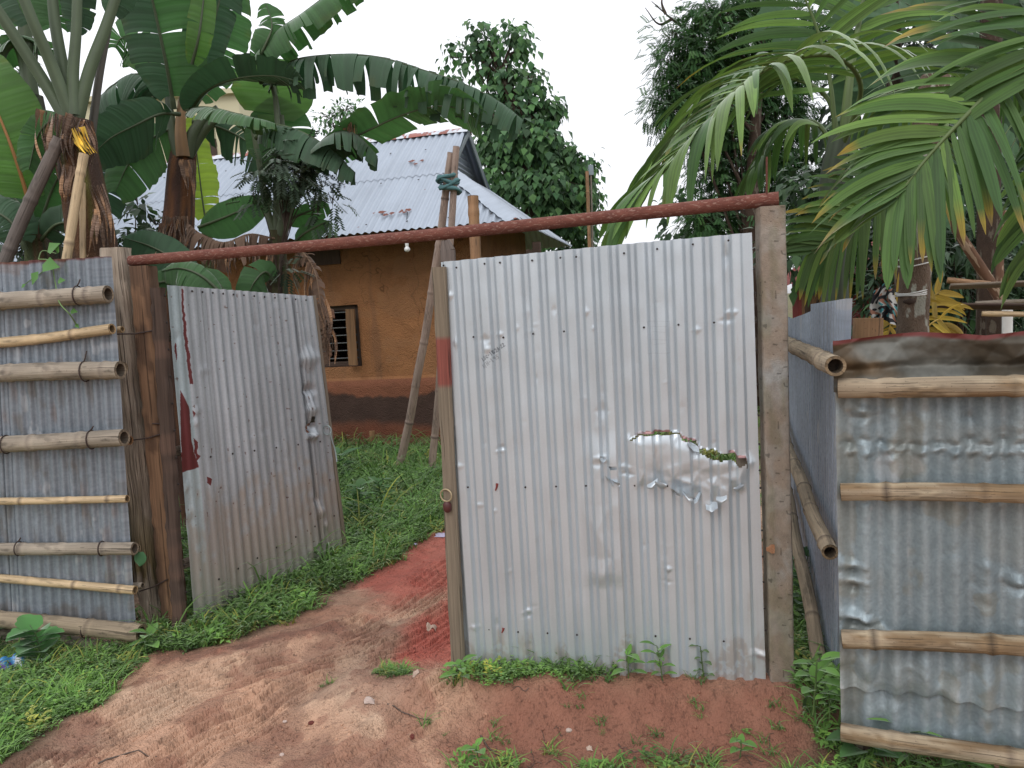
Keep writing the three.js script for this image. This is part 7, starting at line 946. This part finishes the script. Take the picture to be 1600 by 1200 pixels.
// seedlings and weeds one can tell apart
function weed(px, py, h, label, o = {}) {
  const g = onGround(px, py), R = rng(o.seed || Math.round(px * 3 + py)), t = thing(o.name || 'seedling', label, o.cat || 'seedling', g), st = new MB(), n = o.n || 6, L = o.L || 0.07, top = g.clone().add(V((R() - 0.5) * h * 0.3, h, (R() - 0.5) * h * 0.2));
  st.tube(curve([g.clone().add(V(0, -0.01, 0)), g.clone().lerp(top, 0.5).add(V(0.01 * (R() - 0.5), 0, 0)), top], 8), (q) => (o.r || 0.003) * (1 - 0.4 * q), 6); part(t, 'stem', st, stemMat(0.12, 0.2, 0.06));
  for (let k = 0; k < n; k++) { const q = mix(o.low ?? 0.4, 1, k / (n - 1)), p = g.clone().lerp(top, q), a = k * 2.2 + R(), d = V(Math.cos(a), 0.25 + 0.4 * R() - (o.flop || 0), Math.sin(a) * 0.8 + 0.3).normalize(), S = d.clone().cross(V(0, 1, 0)).normalize(), U = S.clone().cross(d), l = L * (0.7 + 0.5 * R()), mb = new MB(), col = mul(mixc(o.c0 || [0.10, 0.25, 0.035], o.c0 ? mul(o.c0, 1.5) : [0.16, 0.36, 0.05], R()), 0.8 + 0.4 * R()); mb.grid(4, 7, (u, v) => { const s = u * 2 - 1, w = l * (o.W || 0.25) * Math.pow(Math.sin(Math.PI * (0.03 + 0.95 * Math.pow(v, 0.8))), 0.8) * (o.lobe ? 1 + 0.35 * Math.abs(Math.sin(v * 9)) : 1); return [p.clone().addScaledVector(d, l * (0.15 + v)).addScaledVector(S, s * w).addScaledVector(U, Math.abs(s) * w * 0.3 - 0.22 * l * v * v), v, u, col]; }); const m = part(t, 'leaf', mb, M.leaf); const rb = new MB(); rb.tube([p, p.clone().addScaledVector(d, l * 0.5)], () => 0.0015, 5); part(m, 'leaf_stalk', rb, RIB.pale); }
  return t;
}
weed(232, 1017, 0.09, 'broad leaved seedling at the foot of the weathered timber post', { n: 5, L: 0.09, W: 0.32 });
weed(982, 1070, 0.13, 'bright seedling under the metal gate below the tear, left of the two taller seedlings', { n: 7, L: 0.075, W: 0.22 });
weed(1036, 1066, 0.16, 'upright seedling with clustered leaves before the metal gate, middle of three', { n: 11, L: 0.06, W: 0.25, low: 0.2 });
weed(1102, 1070, 0.17, 'thin stalked dark seedling before the metal gate, nearest the concrete post', { n: 8, L: 0.05, W: 0.25, low: 0.3, c0: [0.07, 0.14, 0.03] });
weed(722, 1072, 0.1, 'bright broad leaved weed at the foot of the gate stile', { n: 6, L: 0.07, W: 0.3 });
weed(1271, 1112, 0.2, 'leafy light green weed growing at the foot of the concrete post', { n: 9, L: 0.1, W: 0.27, r: 0.005, low: 0.35 });
weed(1296, 1120, 0.1, 'small weed at the foot of the blue grey fence', { n: 7, L: 0.05, W: 0.3 });
weed(1352, 1192, 0.09, 'weed with one large floppy leaf below the crumpled fence', { n: 6, L: 0.13, W: 0.3, r: 0.005, flop: 0.1, c0: [0.06, 0.17, 0.035] });
weed(1490, 1210, 0.1, 'leafy weed below the crumpled fence, right of the large floppy leaf', { n: 8, L: 0.09, W: 0.28 });
weed(1420, 1190, 0.14, 'grass like weed with narrow upright leaves below the crumpled fence', { n: 9, L: 0.13, W: 0.09, low: 0.05 });
weed(1588, 1185, 0.08, 'light green weed at the bottom right corner', { n: 5, L: 0.08, W: 0.28 });
weed(748, 1195, 0.07, 'small bright weed at the bottom edge of the path', { n: 6, L: 0.05, W: 0.4 });
weed(1155, 1185, 0.07, 'small bright weed among the grass at the foot of the red mound', { n: 5, L: 0.055, W: 0.35 });
weed(66, 1040, 0.17, 'large dark gourd like weed with broad lobed leaves under the left fence', { n: 16, L: 0.105, W: 0.4, r: 0.005, lobe: 1, low: 0.2, c0: [0.07, 0.21, 0.05], seed: 7, name: 'broad_weed', cat: 'weed' });
weed(-22, 1022, 0.14, 'smaller lobed weed at the left edge beside the blue bag', { n: 8, L: 0.11, W: 0.42, r: 0.005, lobe: 1, c0: [0.07, 0.2, 0.05], seed: 9, name: 'broad_weed', cat: 'weed' });
weed(560, 820, 0.3, 'leafy bush of weeds beside the open gate leaf', { n: 26, L: 0.11, W: 0.3, low: 0.1, r: 0.006, name: 'broad_weed', cat: 'weed', c0: [0.06, 0.16, 0.035] });
weed(598, 800, 0.26, 'taller leafy weed in the grass inside the gateway', { n: 22, L: 0.1, W: 0.3, low: 0.1, r: 0.006, name: 'broad_weed', cat: 'weed', c0: [0.06, 0.16, 0.035] });
weed(530, 760, 0.3, 'broad leaved weed growing by the house plinth behind the open gate leaf', { n: 14, L: 0.17, W: 0.32, low: 0.2, r: 0.006, name: 'broad_weed', cat: 'weed', c0: [0.05, 0.15, 0.04] });
weed(590, 722, 0.2, 'small weed against the plinth under the house window', { n: 12, L: 0.08, W: 0.35, low: 0.2, name: 'broad_weed', cat: 'weed' });
weed(1255, 960, 0.3, 'leafy weed in the gap behind the concrete post', { n: 24, L: 0.09, W: 0.32, low: 0.15, name: 'broad_weed', cat: 'weed', c0: [0.05, 0.14, 0.035] });
// vine on the left fence
{
  const f = fFL, a = (x, y, o = 0.03) => f.px(x, y, o), t = thing('vine', 'thin green vine trailing over the top of the grey left fence', 'vine', a(85, 410)), g = new MB();
  g.tube(curve([a(60, 405), a(78, 408), a(86, 440), a(94, 475, 0.12), a(108, 490, 0.13), a(120, 508, 0.06)], 24), () => 0.0028, 6); g.tube(curve([a(78, 410), a(66, 425), a(50, 436), a(34, 448)], 12), () => 0.0022, 6); g.tube(curve([a(60, 405), a(66, 392, 0), a(88, 396, -0.02)], 8), () => 0.0022, 6); part(t, 'stem', g, stemMat(0.14, 0.24, 0.07));
  for (const [x, y, s, dx, dy] of [[66, 414, 0.11, 0.8, 0.1], [60, 424, 0.075, -0.5, 0.8], [40, 444, 0.03, -0.7, 0.5], [90, 440, 0.05, 0.8, -0.1], [94, 462, 0.09, -0.9, 0.5], [110, 486, 0.045, 0.9, 0.1], [118, 506, 0.03, 0.6, 0.6], [74, 394, 0.09, 0.9, -0.45], [90, 396, 0.04, 0.3, -0.8]]) { const p = a(x, y, 0.06), d = f.x.clone().multiplyScalar(dx).add(V(0, -dy, 0)).addScaledVector(f.n, 0.2).normalize(), mb = new MB(); leafInto(mb, p, d, f.n.clone().add(V(0, 0.5, 0)).normalize(), s, s * 0.75, [0.10, 0.27, 0.05], 0.1); part(t, 'leaf', mb, M.leaf); }
  const p = fFL.px(222, 870, 0.0), l = thing('vine', 'single green vine leaf hanging at the weathered timber post', 'vine', p), mb = new MB(); mb.grid(6, 8, (u, v) => { const s = u * 2 - 1, w = 0.035 * Math.pow(Math.sin(Math.PI * (0.1 + 0.88 * v)), 0.7); return [p.clone().addScaledVector(f.x, s * w).add(V(0, 0.03 - 0.07 * v, 0)).addScaledVector(f.n, 0.02 - 0.01 * Math.abs(s) + 0.01 * v), v, u, [0.05, 0.17, 0.06]]; }); part(l, 'leaf', mb, M.leaf); const s = new MB(); s.tube([p.clone().add(V(0, 0.03, 0)).addScaledVector(f.n, 0.02), p.clone().add(V(-0.02, 0.05, 0)), p.clone().add(V(-0.05, 0.045, -0.03))], () => 0.002, 5); part(l, 'stem', s, RIB.pale);
}
// litter
function crumple(px, py, w, d, h, m, name, label, cat, seed, texm) { const g = onGround(px, py), R = rng(seed), mb = new MB(); mb.grid(12, 10, (u, v) => { const x = (u - 0.5) * w, z = (v - 0.5) * d, q = ridge(u * 3 + seed, v * 3, 7) * (1 - Math.pow(Math.abs(u * 2 - 1), 3)) * (1 - Math.pow(Math.abs(v * 2 - 1), 3)); return [V(g.x + x + 0.15 * w * (vn(v * 4, seed) - 0.5), groundH(g.x + x, g.z + z) + 0.004 + h * q, g.z + z + 0.2 * d * (vn(u * 4, seed + 3) - 0.5)), u, v]; }); return solo(name, mb, m, label, cat, g); }
const bagT = tex(64, 64, (u, v) => { const n = vn(u * 6, v * 6, 6, 3), k = vn(u * 9, v * 9, 9, 5); return n > 0.6 ? [0.6, 0.62, 0.68] : k > 0.6 ? [0.12, 0.07, 0.3] : [0.05, 0.24, 0.55]; });
crumple(20, 1050, 0.17, 0.13, 0.09, mat({ map: bagT, roughness: 0.35, clearcoat: 0.4 }, true), 'plastic_bag', 'crumpled shiny blue plastic packet in the grass at the left edge', 'litter', 3);
const paper = mat({ color: new THREE.Color().setRGB(0.46, 0.36, 0.31), roughness: 0.9 }), lilac = mat({ color: new THREE.Color().setRGB(0.42, 0.38, 0.52), roughness: 0.7 }), leafDry = mat({ color: new THREE.Color().setRGB(0.45, 0.34, 0.27), roughness: 0.95 }), brick = mat({ color: new THREE.Color().setRGB(0.30, 0.075, 0.055), bumpMap: grainB, bumpScale: 0.01 });
crumple(688, 837, 0.07, 0.1, 0.01, lilac, 'paper_scrap', 'pale lilac scrap of paper on the red path beside the gate stile', 'litter', 11);
crumple(648, 851, 0.04, 0.05, 0.008, lilac, 'paper_scrap', 'tiny lilac scrap at the edge of the grass inside the gateway', 'litter', 12);
crumple(674, 980, 0.05, 0.035, 0.025, leafDry, 'dry_leaf', 'curled pale dry leaf on the bright red patch of the path', 'leaf', 13);
crumple(578, 1100, 0.042, 0.024, 0.02, paper, 'paper_scrap', 'torn whitish scrap on the sandy bank at the front', 'litter', 14);
crumple(652, 1079, 0.03, 0.025, 0.03, leafDry, 'dry_leaf', 'small upright dry leaf near the grass tuft on the path', 'leaf', 15);
crumple(918, 1108, 0.022, 0.02, 0.01, leafDry, 'dry_leaf', 'pale dry leaf on the red mound', 'leaf', 16);
function stone(px, py, r, m, label, cat = 'stone', name = 'stone') { const g = onGround(px, py), mb = new MB(), sd = px % 97; mb.grid(12, 8, (u, v) => { const a = u * 6.2832, b = (v - 0.5) * Math.PI, k = r * (0.8 + 0.5 * vn(Math.cos(a) * 1.5 + 9, Math.sin(a) * 1.5 + b, 0, sd)); return [V(g.x + Math.cos(a) * Math.cos(b) * k * 1.2, g.y + Math.sin(b) * k * 0.75 + r * 0.2, g.z + Math.sin(a) * Math.cos(b) * k), u, v]; }); solo(name, mb, m, label, cat, g); }
stone(640, 1153, 0.018, brick, 'red brick fragment in the sandy bank, larger of two', 'brick fragment', 'brick_fragment'); stone(486, 1130, 0.01, brick, 'small red brick fragment in the sand left of the larger one', 'brick fragment', 'brick_fragment'); stone(895, 1093, 0.012, brick, 'red brick fragment on the mound below the metal gate', 'brick fragment', 'brick_fragment');
stone(889, 1142, 0.01, paper, 'small whitish pebble on the red mound'); stone(440, 1180, 0.008, paper, 'tiny pale pebble in the sand at the bottom left'); stone(445, 1128, 0.007, paper, 'tiny pale pebble above the bottom left sand ridge');
stone(582, 738, 0.09, mat({ color: new THREE.Color().setRGB(0.3, 0.16, 0.1), bumpMap: grainB, bumpScale: 0.02 }), 'brown block of broken brick lying before the house plinth', 'brick', 'broken_brick');
{ const g = onGround(545, 802), mb = new MB(); mb.beam(g.clone().add(V(-0.12, 0.03, 0)), g.clone().add(V(0.14, 0.05, -0.05)), 0.02, 0.12, V(0, 1, 0.2), { ch: 0.005 }); solo('slate_piece', mb, mat({ color: new THREE.Color().setRGB(0.09, 0.11, 0.15), roughness: 0.5 }), 'dark blue grey flat piece lying in the weeds beside the open gate leaf', 'debris', g); }
// dry twigs and stalks lying about
{ const R = rng(777); const tw = (px, py, l, a, r, label) => { const g = onGround(px, py), d = V(Math.cos(a), 0, Math.sin(a)), mb = new MB(), pts = []; for (let k = 0; k <= 6; k++) { const q = g.clone().addScaledVector(d, (k / 6 - 0.5) * l).add(V(0, 0, 0.01 * Math.sin(k * 1.3))); q.y = groundH(q.x, q.z) + r + 0.002; pts.push(q); } mb.tube(pts, (t) => r * (1 - 0.5 * t), 6); solo('dry_twig', mb, M.banDry, label, 'twig', g, 'dry twigs lying on the ground'); };
  tw(780, 1125, 0.26, 0.9, 0.0035, 'thin curved dry twig on the bank below the gate stile'); tw(200, 1180, 0.2, -0.3, 0.004, 'dry twig on the path at the bottom left corner'); tw(640, 1120, 0.2, 0.4, 0.003, 'dry twig beside the pale scrap on the sandy bank'); tw(1290, 1100, 0.2, 0.7, 0.004, 'dry twig beside the blue grey fence foot');
  for (let k = 0; k < 26; k++) { const px = 760 + R() * 520, py = 1086 + R() * 60; tw(px, py, 0.03 + 0.06 * R(), R() * 6.28, 0.0016, 'short dry stalk lying on the red mound of earth'); }
}
renderer.render(scene, camera);
